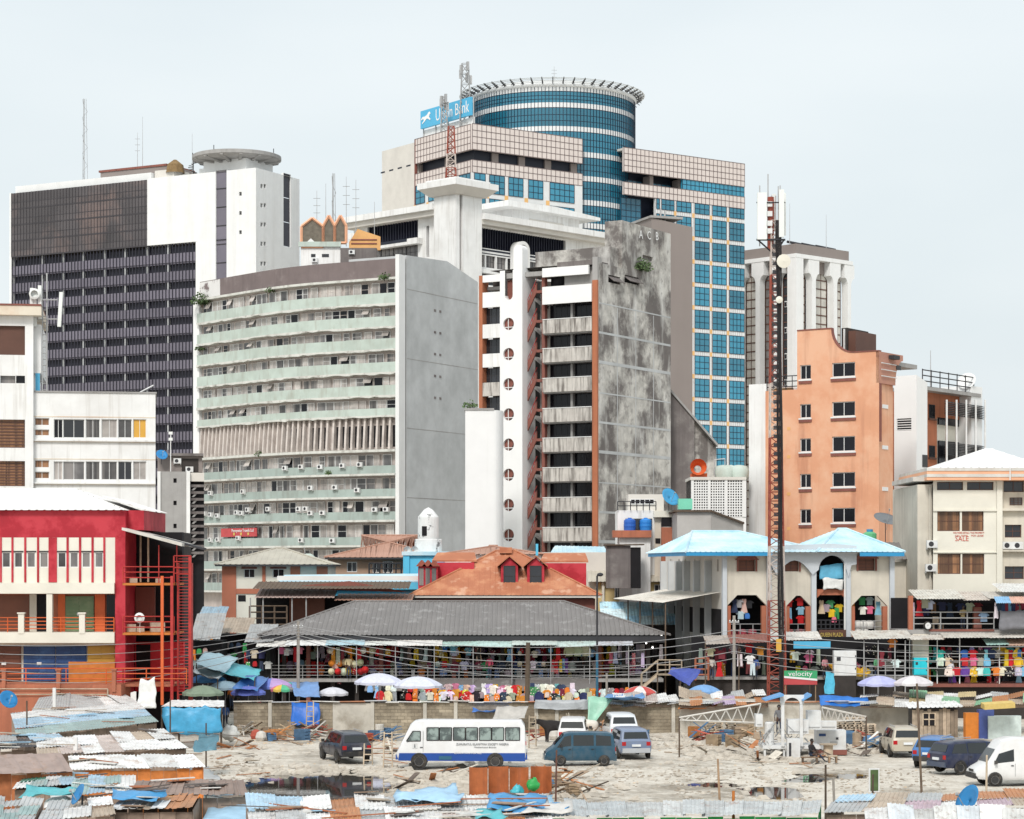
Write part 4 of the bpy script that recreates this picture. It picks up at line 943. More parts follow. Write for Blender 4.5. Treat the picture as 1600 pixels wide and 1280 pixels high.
 b=MB();edges=[0]+[(a+c)/2 for a,c in zip(cz,cz[1:])][::-1];lim=[ztop-4.5]+[(a+c)/2 for a,c in zip(cz,cz[1:])]+[cz[-1]-3]
 n=20
 for k,z in enumerate(cz):
  hi,lo=lim[k],lim[k+1]
  sq=[]
  for i in range(n):                # ring between a circle and its cell
   a=2*math.pi*(i+.5)/n;c_,s_=math.cos(a),math.sin(a);tx=(x1-xc)/c_ if c_ > 0 else (x0-xc)/c_;tz=(hi-z)/s_ if s_ > 0 else (lo-z)/s_;q=min(tx,tz);sq.append((xc+c_*q,ys,z+s_*q))
  ci=[(xc+r*math.cos(2*math.pi*(i+.5)/n),ys,z+r*math.sin(2*math.pi*(i+.5)/n)) for i in range(n)]
  for i in range(n):
   j=(i+1) % n;b.quad(ci[i],sq[i],sq[j],ci[j]);b.quad(ci[i],ci[j],(ci[j][0],ys+.3,ci[j][2]),(ci[i][0],ys+.3,ci[i][2]))
  for (cx_,cz_) in ((x0,lo),(x1,lo),(x1,hi),(x0,hi)):
   m_=sorted(sq,key=lambda p: abs(p[0]-cx_)+abs(p[2]-cz_));b.quad(m_[0],(cx_,ys,cz_),m_[1])
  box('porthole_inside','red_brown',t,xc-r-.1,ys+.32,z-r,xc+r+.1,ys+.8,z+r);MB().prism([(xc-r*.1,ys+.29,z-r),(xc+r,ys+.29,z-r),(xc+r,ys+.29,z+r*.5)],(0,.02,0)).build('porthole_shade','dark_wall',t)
  MB().bar((xc-.15,ys+.2,z-r),(xc-.15,ys+.2,z+r*.9),.05,4).bar((xc-r*.8,ys+.2,z-r*.5),(xc+r*.8,ys+.2,z-r*.5),.045,4).build('porthole_rail','frame_white',t)
 b.quad((x0,ys,0),(x1,ys,0),(x1,ys,cz[-1]-3),(x0,ys,cz[-1]-3))
 u0,u1=X(795.5),X(807.5);um=(u0+u1)/2;ur=(u1-u0)/2;zu=Z(470,801)+ur
 hi=ztop;lo=ztop-4.5
 b.quad((x0,ys,lo),(u0,ys,lo),(u0,ys,hi),(x0,ys,hi));b.quad((u1,ys,lo),(x1,ys,lo),(x1,ys,hi),(u1,ys,hi))
 arc=[(um-ur*math.cos(math.pi*i/10),ys,zu-ur*math.sin(math.pi*i/10)) for i in range(11)]
 for p,q in zip(arc,arc[1:]): b.quad(p,(p[0],ys,lo),(q[0],ys,lo),q) if zu-ur > lo else None
 for p,q in zip(arc,arc[1:]): b.quad(p,q,(q[0],ys+.7,q[2]),(p[0],ys+.7,p[2]))
 b.quad((x0,ys,0),(x0,ys,hi),(x0,2,hi),(x0,2,0));b.quad((x1,ys,0),(x1,2,0),(x1,2,hi),(x1,ys,hi));b.quad((x0,ys,hi),(u0,ys,hi),(u0,2,hi),(x0,2,hi));b.quad((u1,ys,hi),(x1,ys,hi),(x1,2,hi),(u1,2,hi))
 b.build('stair_fin','white_clean',t,weld=.002);box('fin_inside','red_brown',t,u0-.1,ys+.72,lo,u1+.1,1.5,Z(438,801));box('fin_beam','concrete_grey',t,u0,ys+.3,Z(436,801),u1,ys+1.2,Z(428,801))
 # slender arched column rising over the fin
 a0,a1=X(808.5),X(822.4);am=(a0+a1)/2;ar=(a1-a0)/2;zz=Z(392,815)
 out=[(a0,ys+.02,ztop-.5)]+[(am-ar*math.cos(math.pi*i/10),ys+.02,zz+ar*math.sin(math.pi*i/10)) for i in range(11)]+[(a1,ys+.02,ztop-.5)]
 MB().prism(out,(0,1.2,0)).build('fin_head','white_clean',t)
 # left wing
 xl0,xl1=X(756),x0-.02;box('left_column','orange_col',t,X(750.5),-.3,0,xl0,1,Z(430,770));box('left_core','dark_wall',t,xl0,2.0,0,xl1,9,Z(430,770))
 for (y0,y1,m_) in ((430,441,'white_clean'),(457,480.5,'white_clean'),(507,528.5,'white_wall'),(553,574,'white_wall'),(598,619,'apron_stained'),(645,667,'apron_stained')): box('left_apron',m_,t,xl0+.02,-.3,Z(y1,770),xl1,0,Z(y0,770))
 for (y0,y1) in ((481,507),(529,553),(574.5,598),(619.5,645)): put(window_mesh(round(xl1-xl0-.1,2),round(Z(y0,770)-Z(y1,770),1),4,2,'glass_dark','frame_dark',.06),'window',t,(xl0+.06,.5,Z(y1,770)))
 box('left_lintel','concrete_grey',t,xl0+.1,.6,Z(452,770),xl1,2,Z(447,770))
 wp=f.o+Matrix.Rotation(f.a,3,'Z') @ Vector((-.5,f.Y(1001),0));wp.z=f.x(1001,420)[1]
 leaf_clump('wall_plant','green bush rooted on the stained flank below the ACB letters',wp+Vector((.3,-.3,-.6)),1.5,520)
 # curved white low block in front of the fin
 g=Fr(727,236,0);w=g.X(772);ww=g.X(786);n=8;zt2=g.Z(750,641);R_=ww-w
 o=[(0,0,0),(w,0,0)]+[(w+R_*math.sin(math.pi/2*i/n),R_*1.9*(1-math.cos(math.pi/2*i/n)),0) for i in range(1,n+1)]+[(ww,9,0),(0,9,0)]
 tt=g.thing('round_cornered_annex','plain white windowless annex with a rounded corner below the stair fin','building');MB().prism(o,(0,0,zt2)).build('wall','white_clean',tt);MB().box(-.1,-.1,zt2,w,8.8,zt2+.2).build('coping','concrete_grey',tt)
stained_block()
leaf_clump('wall_plant','sprig sprouting on the grey flank beside the white annex',P(734,640,240),.8,70)

def brown_slab():
 f=Fr(1018,292,20);t=f.thing('brown_slab_block','tall windowless brown grey slab rising behind the mouldy flank','building')
 x1=f.X(1082);z=f.Z(1050,346)
 b=MB();b.prism([(0,0,0),(x1,0,0),(x1,0,z-.6),(0,0,z+.3)],(0,9,0));b.build('wall','slab_brown',t)
 for k in range(8): box('side_slot','dark_in',t,x1+.002,1+.0,z-1.5-k*.75,x1+.05,2.2,z-1.1-k*.75)
 box('coping','concrete_grey',t,-.2,-.2,z+.31,x1*.75,9,z+.6);MB().bar((x1*.3,1,z),(x1*.3,1,z+1.8),.1).bar((x1*.4,1,z),(x1*.4,1,z+1.4),.12).build('roof_pipe','metal_grey',t)
 # mouldy stepped wing
 g=Fr(1046,268,6);u=g.thing('mouldy_annex','dark mouldy annex with a sloping top beside the stained flank','building')
 def pt(a,y): x,z_=g.y(a,y);return (x,0,z_)
 MB().prism([pt(1047,890)[:2]+(0,),pt(1085,890)[:2]+(0,),pt(1085,652),pt(1047,612)],(0,8,0)).build('wall','concrete_dark',u)
 MB().prism([(g.X(1086),.6,0),(g.X(1121),.6,0),(g.X(1121),.6,g.Z(1120,700)),(g.X(1112),.6,g.Z(1112,690)),(g.X(1086),.6,g.Z(1086,652))],(0,8,0)).build('wall','concrete_stained',u)
 a,e=pt(1047,612),pt(1121,698);MB().hexa([(a[0],-.25,a[2]),(e[0],-.25,e[2]),(e[0],1.2,e[2]),(a[0],1.2,a[2]),(a[0],-.25,a[2]+.35),(e[0],-.25,e[2]+.35),(e[0],1.2,e[2]+.35),(a[0],1.2,a[2]+.35)]).build('coping','concrete_grey',u)
brown_slab()

def framed_tower():
 f=Fr(1243,450,42.8);t=f.thing('framed_tower','white tower of tall round-headed frames over grid glazing under a brown roof band','tower')
 xe=f.X(1323.5);ye=f.Y(1140);zr=f.Z(1243,381);zb=f.Z(1243,397);zl=f.Z(1243,430)
 box('roof_band','slab_brown',t,-.3,-.3,zb,xe+.2,ye,zr);box('fascia','white_tower',t,-.9,-.9,zl+3.4,xe+.8,ye,zb-.01);box('core','glass_dark',t,1.8,1.8,0,xe-1.5,ye,zl+3.4)
 def frame_col(px0,px1,side,head=2.0):
  # shaft that widens in a quarter round to carry the fascia
  if side: a0,a1=f.Y(px1),f.Y(px0)
  else: a0,a1=f.X(px0),f.X(px1)
  w=a1-a0;h=head;o=[(a0,0),(a1,0),(a1,zl-1)]
  o += [(a1+h*(1-math.cos(math.pi/2*i/6)),zl-1+h*1.6*math.sin(math.pi/2*i/6)) for i in range(1,7)]+[(a1+h,zl+3.39)]
  o += [(a0-h,zl+3.39)]+[(a0-h*(1-math.cos(math.pi/2*i/6)),zl-1+h*1.6*math.sin(math.pi/2*i/6)) for i in range(6,0,-1)]+[(a0,zl-1)]
  if side: MB().prism([(-.8,u,z) for u,z in o],(1.6,0,0)).build('frame_column','white_tower',t)
  else: MB().prism([(u,-.8,z) for u,z in o],(0,1.6,0)).build('frame_column','white_tower',t)
 MB().box(-.85,-.85,0,1.4,1.4,zl+3.39).build('corner_column','white_tower',t)
 for a,b in ((1264,1270),(1297.5,1303.5),(1320,1325)): frame_col(a,b,0,1.05)
 for a,b in ((1213,1219),(1184.5,1191),(1155,1161)): frame_col(a,b,1,1.05)
 mk('glass_pale',(.62,.60,.55),rough=.25,var=.25,vs=.25,grime=(.26,.25,.23),gscale=.12,gamt=.7,gpos=(.55,.65))
 def bay(a,b,side,mat):
  if side: u0,u1=f.Y(b),f.Y(a);pl=lambda u,z,d: (1.0+d,u,z)
  else: u0,u1=f.X(a),f.X(b);pl=lambda u,z,d: (u,1.0+d,z)
  m_=MB();m_.quad(pl(u0,10,0),pl(u1,10,0),pl(u1,zl+1.6,0),pl(u0,zl+1.6,0));m_.build('grid_glazing',mat,t)
  g=MB();n=3
  for i in range(n+1): u=u0+(u1-u0)*i/n;g.hexa([pl(u-.05,10,-.08),pl(u+.05,10,-.08),pl(u+.05,10,-.01),pl(u-.05,10,-.01),pl(u-.05,zl+1.6,-.08),pl(u+.05,zl+1.6,-.08),pl(u+.05,zl+1.6,-.01),pl(u-.05,zl+1.6,-.01)])
  z=zl+1.5
  while z > 20: g.hexa([pl(u0,z-.1,-.1),pl(u1,z-.1,-.1),pl(u1,z-.1,-.005),pl(u0,z-.1,-.005),pl(u0,z+.1,-.1),pl(u1,z+.1,-.1),pl(u1,z+.1,-.005),pl(u0,z+.1,-.005)]);z -= 1.75
  g.build('glazing_bars','frame_brown',t)
  box('head_panel','slab_brown',t,*( (.7,u0+.8,zl+1.0,.98,u1-.6,zl+3.6) if side else (u0+.8,.7,zl+1.0,u1-.6,.98,zl+3.6)))
 for a,b in ((1247.5,1263),(1271,1297),(1304,1319)): bay(a,b,0,'glass_pale')
 for a,b,m_ in ((1219.5,1239,'glass_dark'),(1191.5,1212,'glass_grey'),(1161.5,1184,'glass_pale')): bay(a,b,1,m_)
 # small white sills each storey in the dark bay
 y0,y1=f.Y(1237),f.Y(1221);z=zl-6
 while z > 25:
  for k in range(3): MB().box(.8,y0+(y1-y0)*(k+.12)/3,z,.86,y0+(y1-y0)*(k+.85)/3,z+1.2).build('sill_panel','frame_white',t)
  for k in range(3): MB().box(.72,y0+(y1-y0)*(k+.22)/3,z+.15,.79,y0+(y1-y0)*(k+.75)/3,z+1.0).build('sill_pane','glass_black',t)
  z -= 5.2
 for px,ln in ((1258,3),(1280,3),(1302,3)): MB().bar((f.X(px)-ln,2,zr+.6),(f.X(px)+ln,2,zr+.4),.3,6).build('roof_cradle','metal_dark',t)
 w=Matrix.Rotation(f.a,3,'Z')
 for px,h,lb in ((1240,8,'whip antenna at the corner of the white framed tower'),(1297,7,'whip antenna on the far roof edge of the framed tower')): antenna(lb,f.o+w @ Vector((f.X(px),1,0))+Vector((0,0,zr)),h)
framed_tower()

def orange_block():
 f=Fr(1373.5,210,-34.8);t=f.thing('orange_block','orange rendered block with a swooping parapet and paired black windows','building')
 X,Z=f.X,lambda p,y: f.Z(p,y)
 big=[rect(f,1300,1336,a,b) for a,b in ((567.5,588),(628.5,650),(682.5,705),(738.5,760.5),(794,816.5))]
 sml=[rect(f,1250,1267,a,b) for a,b in ((571,592.5),(632,653),(685.5,706),(741,762),(796,818))]
 xl,xt=X(1196),X(1245.5);zlow,zhi,zmid=Z(1220,610),Z(1270,516),Z(1373,549)
 xc0,xc1=X(1299),X(1334);b=MB()
 hs=big+sml;h0=zmid-3.2
 cut=lambda lo,hi: [(h[0],h[1],max(h[2],lo),min(h[3],hi)) for h in hs if h[3] > lo and h[2] < hi]
 zs=max(h[3] for h in hs)+.3
 holed_wall(b,xl,0,0,min(zlow,zs),cut(0,zlow),front,.3)
 holed_wall(b,xt,0,zlow,zs,cut(zlow,999),front,.3)
 b.poly((xt,0,zs),(xc1,0,zs),*[(xc1+(xc0-xc1)*math.sin(math.pi/2*i/8),0,zmid+(zhi-zmid)*(1-math.cos(math.pi/2*i/8))) for i in range(9)],(xt,0,zhi))
 b.quad((xc1,0,zs),(0,0,zs),(0,0,zmid),(xc1,0,zmid))
 b.quad((xl,0,zlow),(xt,0,zlow),(xt,9,zlow),(xl,9,zlow));b.quad((xt,0,zlow),(xt,0,zhi),(xt,.5,zhi),(xt,.5,zlow));b.quad((xl,0,0),(xl,0,zlow),(xl,9,zlow),(xl,9,0))
 b.build('wall','orange_wall',t)
 b=MB();pr=[(xt,zhi),(xc0,zhi)]+[(xc1+(xc0-xc1)*math.sin(math.pi/2*i/8),zmid+(zhi-zmid)*(1-math.cos(math.pi/2*i/8))) for i in range(7,-1,-1)]+[(0,zmid)]
 for (a,z0),(c,z1) in zip(pr,pr[1:]): b.hexa([(a,-.05,z0),(c,-.05,z1),(c,.5,z1),(a,.5,z0),(a,-.05,z0+.12),(c,-.05,z1+.12),(c,.5,z1+.12),(a,.5,z0+.12)])
 b.build('coping','red_brown',t,weld=.001)
 win_front(t,f,big,dict(nx=2,nz=1,glass='glass_black',fw=.08),.12);win_front(t,f,sml,dict(nx=2,nz=1,glass='glass_black',fw=.07),.12)
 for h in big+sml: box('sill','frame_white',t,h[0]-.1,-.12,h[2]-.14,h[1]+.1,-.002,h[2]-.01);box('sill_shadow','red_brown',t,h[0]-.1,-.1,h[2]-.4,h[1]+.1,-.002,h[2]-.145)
 # flank: box-out at the top, recessed wall below
 y1=f.Y(1411);yw=f.Y(1399);zb=f.x(1390,601)[1]
 cv=[(0,zmid),(y1,zmid),(y1,zb+2.4)]+[(y1-(y1-yw)*math.sin(math.pi/2*i/6),zb+2.4*(math.cos(math.pi/2*i/6))) for i in range(1,7)]+[(0,zb)]
 MB().prism([(0,a,z) for a,z in cv],(-.3,0,0)).build('box_out','orange_shaded_side',t)
 box('flank_wall','orange_wall',t,-.6,.02,0,-.25,yw,zb-.01);box('box_out_window','frame_dark',t,.004,f.Y(1400),f.x(1402,578)[1],.06,f.Y(1407),f.x(1402,571)[1]);box('flood_light','metal_dark',t,.05,f.Y(1388),f.x(1392,562)[1],.6,f.Y(1397),f.x(1392,556)[1])
 for k in range(3): MB().bar((.1,.3,f.x(1374,587)[1]+k*.6),(.1,yw,f.x(1374,587)[1]+k*.6),.04,4).build('terrace_rail','metal_white',t)
 box('down_stain','red_brown',t,.0,.05,f.x(1374,690)[1],.03,.5,zb-.02)
 for y in (633,697,762): box('vent_block','frame_white',t,-.25,f.Y(1382),f.x(1385,y+5)[1],-.2,f.Y(1391),f.x(1385,y-1)[1])
 for y in (670,714,772,826): box('patch','orange_pale',t,X(1230),-.02,Z(1230,y+2.5),X(1235),-.003,Z(1230,y-2.5))
 # roof terrace at the left, water tower boxes behind the swoop
 for k in range(3): MB().bar((xl,.3,zlow+.35+k*.5),(xt,.3,zlow+.35+k*.5),.04,4).build('roof_rail','metal_dark',t)
 for k in range(6): MB().bar((xl+(xt-xl)*k/5,.3,zlow),(xl+(xt-xl)*k/5,.3,zlow+1.4),.04,4).build('rail_post','metal_dark',t)
 box('tank_room','dark_wall',t,xc0-.2,2.5,zmid-3,X(1324,2.5),7,f.Z(1312,513,2.5));box('tank_room','frame_brown',t,X(1325,2.5),2.6,zmid-3,X(1337,2.6),7,f.Z(1330,517,2.6));box('corner_post','frame_white',t,X(1317,2),2.1,zmid-3,X(1318.4,2),2.3,f.Z(1317,514,2))
 box('roof','concrete_grey',t,xc1,.5,zmid-1,-.32,9,zmid-.6)
 box('party_wall','white_wall',t,X(1167),.4,0,xl-.01,9,Z(1180,600));box('roof_weeds','leaf_dry',t,xl+.2,.5,zlow,xt-1,1.2,zlow+.25)
orange_block()

def louvred_block():
 f=Fr(1432,226,53);t=f.thing('louvred_block','white block with an orange recess and black louvred sunshades','building')
 X=f.X;zt=f.Z(1432,586);yl=f.Y(1397);xe=X(1539);z0=f.Z(1450,609)
 b=MB();x1=X(1449);lo=[(f.Y(1424),f.Y(1401),f.x(1410,a)[1],f.x(1410,c)[1]) for a,c in ((673,654),(786,767))]
 holed_wall(b,0,yl,0,zt,lo,lambda u,z,d: (d,u,z),.3);b.quad((0,0,0),(x1,0,0),(x1,0,zt-.6),(0,0,zt));b.quad((x1,0,0),(x1,1.5,0),(x1,1.5,zt-.6),(x1,0,zt-.6));b.quad((0,0,zt),(x1,0,zt-.6),(x1,yl,zt-.6),(0,yl,zt));b.build('wall','white_clean',t)
 for h in lo:
  box('vent_back','dark_in',t,.25,h[0],h[2],.29,h[1],h[3])
  for k in range(5): box('vent_slat','frame_white',t,.06,h[0],h[2]+(h[3]-h[2])*(k+.15)/5,.2,h[1],h[2]+(h[3]-h[2])*(k+.5)/5)
 box('recess_wall','orange_col',t,x1+.01,1.5,0,X(1464,1.5),9,z0);box('recess_wall','cream_light',t,X(1464,1.5)+.01,1.9,0,xe-.3,9,z0-2.4);box('head_wall','orange_col',t,X(1464,1.5)+.01,1.6,z0-2.4,X(1521),9,z0)
 box('far_column','white_clean',t,X(1522),.3,0,xe,9,f.Z(1530,604));box('roof_slab','concrete_grey',t,x1,.2,z0,xe-.5,9,z0+.35)
 for k,(a,c) in enumerate(((629,650),(693,712))):
  za,zc=f.Z(1452,a),f.Z(1452,c);put(window_mesh(1.3,round(za-zc,1),2,1,'glass_dark','frame_dark'),'window',t,(X(1451,1.5),1.42,zc));box('sill','frame_brown',t,X(1451,1.5)-.1,1.3,zc-.2,X(1451,1.5)+1.5,1.49,zc-.02)
 for (a,c) in ((628,651),(692,713),(752,772)):
  za,zc=f.Z(1480,a-1),f.Z(1480,c-2);x0_,x1_=X(1477),X(1537);box('dark_window','glass_black',t,X(1466,1.8),1.7,zc-.8,X(1519,1.8),1.88,za+.3)
  n=4
  for i in range(n):
   u0,u1=x0_+(x1_-x0_)*i/n,x0_+(x1_-x0_)*(i+1)/n-.15
   m_=MB()
   for k in range(8): m_.hexa([(u0,-.15,zc+(za-zc)*k/8),(u1,-.15,zc+(za-zc)*k/8),(u1,.12,zc+(za-zc)*(k+.7)/8),(u0,.12,zc+(za-zc)*(k+.7)/8),(u0,-.12,zc+(za-zc)*k/8+.06),(u1,-.12,zc+(za-zc)*k/8+.06),(u1,.15,zc+(za-zc)*(k+.7)/8+.06),(u0,.15,zc+(za-zc)*(k+.7)/8+.06)])
   m_.build('louvre_bank','louver_black',t)
 for i in range(5): x=X(1477)+(X(1537)-X(1477))*i/4;MB().bar((x-.1,-.2,0),(x-.1,-.2,f.Z(1477+15*i,625)),.1,4).build('louvre_post','metal_white',t)
 box('side_louvre','louver_black',t,X(1441),-.05,f.Z(1445,730),X(1449)-.02,-.004,f.Z(1445,711))
 m_=MB()
 for k in range(4): m_.bar((X(1447),.4,z0+.35+k*.55),(X(1527),.4,z0+.35+k*.55),.05,4)
 for i in range(7): x=X(1447)+(X(1527)-X(1447))*i/6;m_.bar((x,.4,z0+.3),(x,.4,z0+2.1),.05,4)
 m_.build('roof_rail','metal_dark',t)
 w=f.o+Matrix.Rotation(f.a,3,'Z') @ Vector((X(1525),1.0,0));w.z=z0+.35;dish('satellite_dish','white satellite dish at the roof rail end of the louvred block',w,1.0,R(-30),30,(.75,.75,.74))
 w=f.o+Matrix.Rotation(f.a,3,'Z') @ Vector((X(1475),1.5,0));w.z=z0+.3;antenna('thin rod behind the roof rail of the louvred block',w,4)
louvred_block()

def beige_block():
 f=Fr(1435,178,0);t=f.thing('beige_block','beige three storey block with white hipped roof and sale lettering','building')
 X,Z=f.X,lambda y: f.Z(1500,y);x1=X(1557);xr=X(1566);xe=X(1640);ze=Z(751)
 wins=[rect(f,1464,1505,753,766),rect(f,1511,1552.5,753,766),rect(f,1464.5,1500,798.5,830),rect(f,1503,1537,798.5,830),rect(f,1465,1501,865.5,897),rect(f,1503.5,1538,865.5,897)]
 b=MB();holed_wall(b,X(1458),x1,0,ze,wins,front,.35);b.build('wall','cream_light',t)
 for i,h in enumerate(wins): put(window_mesh(round(h[1]-h[0],2),round(h[3]-h[2],2),2,1 if i < 2 else 2,'glass_dark' if i in (0,1) else 'glass_wood','frame_brown',.06),'window',t,(h[0],.2,h[2]))
 box('side_wall','cream_wall',t,0,.4,0,X(1458)-.01,12,ze-.3);box('corner_pier','cream_light',t,x1+.01,-.1,0,xr,12,ze);box('band','cream_light',t,X(1458),-.12,Z(799),x1,-.01,Z(796.5));box('band','cream_light',t,X(1458),-.12,Z(864),x1,-.01,Z(862.5))
 box('core','cream_wall',t,X(1458)+.05,.36,0,x1-.05,12,ze-.2)
 # recessed side bay to the right
 r2=[rect(f,1568,1600,751,769,.8),rect(f,1570,1596,820,840,.8),rect(f,1570,1600,885,905,.8)]
 b=MB();holed_wall(b,xr,xe,0,ze,r2,lambda u,z,d: (u,.8+d,z),.3);b.build('bay_wall','cream_wall',t)
 for i,h in enumerate(r2): put(window_mesh(round(h[1]-h[0],2),round(h[3]-h[2],2),2,2 if i else 1,'glass_dark','frame_brown',.06),'window',t,(h[0],1.0,h[2]))
 box('bay_recess','cream_wall',t,xr,.3,Z(862),xe,.79,Z(859));box('bay_recess','cream_wall',t,xr,.3,Z(798),xe,.79,Z(794));put(window_mesh(1.0,.6,3,3,'glass_grey','frame_brown',.05),'vent_grille',t,(X(1581),.76,Z(789)))
 for x_ in (1570,1586): ac_unit(t,(X(x_)+.35,.75,Z(859)+.05))
 # banded eaves and roof
 z0,z1=Z(751),Z(732);a0=X(1445)
 for k in range(4):
  h=(z1-z0)/4;box('eaves_band','roof_pale' if k % 2 else 'salmon',t,a0,-.9-.05*(k % 2),z0+h*k,X(1573),12,z0+h*(k+1)-.002);box('eaves_band','roof_pale' if k % 2 else 'salmon',t,X(1575),-1.2-.05*(k % 2),z0+h*k,xe,12,z0+h*(k+1)-.002)
 box('eaves_post','frame_white',t,X(1573),-1.0,z0,X(1575),0,z1+.05)
 pk=f.y(1538,701,5.5);q=[(X(1457),-.8,z1),(X(1640),-.8,z1),(X(1640),11.8,z1),(X(1457),11.8,z1)];rg=(pk[0],5.5,pk[1]);rg2=(pk[0]+.6,5.5,pk[1])
 b=MB();ribbed(b,[q[0],q[1],rg2,rg],(0,1,.7),.6,.03);b.build('roof_slope','white_roof',t,weld=.001);MB().quad(q[3],q[0],rg).build('roof_slope','white_roof',t);MB().quad(q[1],q[2],rg2).build('roof_slope','white_roof',t);MB().quad(q[2],q[3],rg,rg2).build('roof_slope','white_roof',t)
 box('side_eaves','roof_pale',t,-.4,.2,Z(752),X(1458),10,Z(745))
 lettering('SALE',.55,'letter_red',t,(X(1503),-.02,Z(845.5)),0,1.05);lettering('FOR MORE DETAILS',.2,'letter_red',t,(X(1502),-.02,Z(834)),0,1.25);lettering('THIS PROPERTY',.2,'letter_red',t,(X(1527),-.02,Z(834)),0,1.1);lettering('CALL NOW',.2,'letter_red',t,(X(1502),-.02,Z(838.5)),0,1.0);lettering('FOR LEASE',.2,'letter_red',t,(X(1527),-.02,Z(838.5)),0,.95)
 MB().bar((X(1454),.2,3),(X(1454),.2,ze-.5),.06,6).build('drain_pipe','cream_wall',t);ac_unit(t,(X(1452)+.1,.1,Z(893)));ac_unit(t,(X(1452)+.2,.1,Z(856)))
beige_block()

def left_white_block():
 f=Fr(243,186,9);t=f.thing('white_office_block','white four storey office block with ribbon windows and boarded bays','building')
 X=f.X;Z=lambda y: f.Z(150,y);zt=Z(614);x0=X(52)
 w=[rect(f,a,b,y0,y1) for (y0,y1) in ((655,684.5),(721,750)) for (a,b) in ((84,98),(98.6,132),(134,156),(158.5,183),(184.5,206),(208,228.5))]
 sm=[rect(f,54,77,y0,y1) for (y0,y1) in ((653,665),(671,681),(719,731),(737,748))]
 b=MB();holed_wall(b,x0,0,0,zt,w+sm,front,.3);b.quad((0,0,0),(0,12,0),(0,12,zt),(0,0,zt));b.quad((x0,0,zt),(0,0,zt),(0,12,zt),(x0,12,zt));b.build('wall','white_wall',t)
 gl=['glass_black','glass_dark','glass_grey','glass_curtain','glass_grey','door_yellow','glass_curtain','glass_grey','glass_grey','glass_grey','glass_dark','glass_curtain']
 for h,g in zip(w,gl): put(window_mesh(round(h[1]-h[0],2),round(h[3]-h[2],2),2,1,g,'frame_white',.05),'window',t,(h[0],.12,h[2]))
 for h in sm: put(window_mesh(round(h[1]-h[0],2),round(h[3]-h[2],2),2,1,'glass_wood','frame_white',.05),'window',t,(h[0],.15,h[2]))
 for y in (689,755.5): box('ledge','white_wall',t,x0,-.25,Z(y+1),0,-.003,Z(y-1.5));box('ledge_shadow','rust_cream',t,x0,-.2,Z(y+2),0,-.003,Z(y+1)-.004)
 box('head_band','rust_cream',t,X(53),-.02,Z(652.5),0,-.003,Z(651));box('head_band','rust_cream',t,X(53),-.02,Z(718.5),0,-.003,Z(717))
 box('coping','concrete_grey',t,x0,-.1,zt,.1,12,zt+.12)
 MB().bar((X(48.5),-.15,5),(X(48.5),-.15,Z(500)),.06,5).build('drain_pipe','white_wall',t);box('blue_board','sign_blue',t,X(55),.3,zt,X(62),.5,Z(584));MB().bar((X(215),.3,zt),(X(240),.3,zt+.7),.05,4).build('roof_pole','metal_white',t)
 # taller stair block at the left
 z2=Z(497);bays=[rect(f,-40,39,508,555,-.6),rect(f,0,24,587,599,-.6),rect(f,25,39,587,599,-.6),rect(f,-40,39,655,700,-.6),rect(f,-40,39,720,760,-.6)]
 b=MB();xx=X(52,-.6);holed_wall(b,X(-60),xx,0,z2,bays,lambda u,z,d: (u,-.6+d,z),.4);b.quad((xx,-.6,0),(xx,12,0),(xx,12,z2),(xx,-.6,z2));b.build('stair_wall','white_wall',t)
 for h,m_ in zip(bays,('frame_brown','glass_grey','glass_black','glass_wood','glass_wood')):
  n=max(1,int((h[1]-h[0])/2.2));
  for i in range(n): u=h[0]+(h[1]-h[0])*i/n;MB().box(u+.02,-.3,h[2],u+(h[1]-h[0])/n-.02,-.25,h[3]).build('bay_panel',m_,t)
  if m_ == 'glass_wood':
   for k in range(9): box('bay_slat','frame_brown',t,h[0],-.36,h[2]+(h[3]-h[2])*k/9,h[1],-.31,h[2]+(h[3]-h[2])*(k+.35)/9)
 box('side_face','white_wall',t,xx+.01,.3,Z(584),X(64,.3),10,Z(508));box('roof_slab','rust_cream',t,X(-60),-1.3,z2,X(65,-.6),11,z2+.75);box('roof_edge','red_brown',t,X(-60),-1.35,z2+.75,X(65,-.6),11,z2+.9)
 # cell antennas at the corner
 a=thing('cell_antenna_cluster','white cellular panel antennas on a ladder mast at the roof corner','antenna',f.o+Matrix.Rotation(f.a,3,'Z') @ Vector((X(73),.2,zt)),0);h=Z(428)-zt
 MB().bar((0,0,0),(0,0,h),.07,6).bar((-.35,0,0),(-.35,0,h*.95),.05,6).build('mast_pole','metal_grey',a)
 for k in range(14): MB().bar((-.35,0,.2+k*.5),(0,0,.2+k*.5),.03,4).build('ladder_rung','metal_grey',a)
 for x_,z0_,z1_,tl in ((-.9,462,512,0),(-1.15,452,505,0),(.75,458,512,.10),(-.5,448,500,0)):
  MB().box(-.14,-.12,Z(z1_)-zt,.14,.1,Z(z0_)-zt).build('panel_antenna','antenna_white',a,(x_,-.3,0),rot=(0,tl*.6,0))
 MB().lathe([(.001,0),(.4,.05),(.45,.3),(.3,.35)],12).build('radio_dish','antenna_white',a,(-.85,-.45,Z(462)-zt),rot=(R(90),0,0));MB().bar((-1.3,-.2,Z(470)-zt),(.9,-.2,Z(470)-zt),.05,5).bar((-1.3,-.2,Z(500)-zt),(.9,-.2,Z(500)-zt),.05,5).build('antenna_bracket','metal_grey',a)
left_white_block()

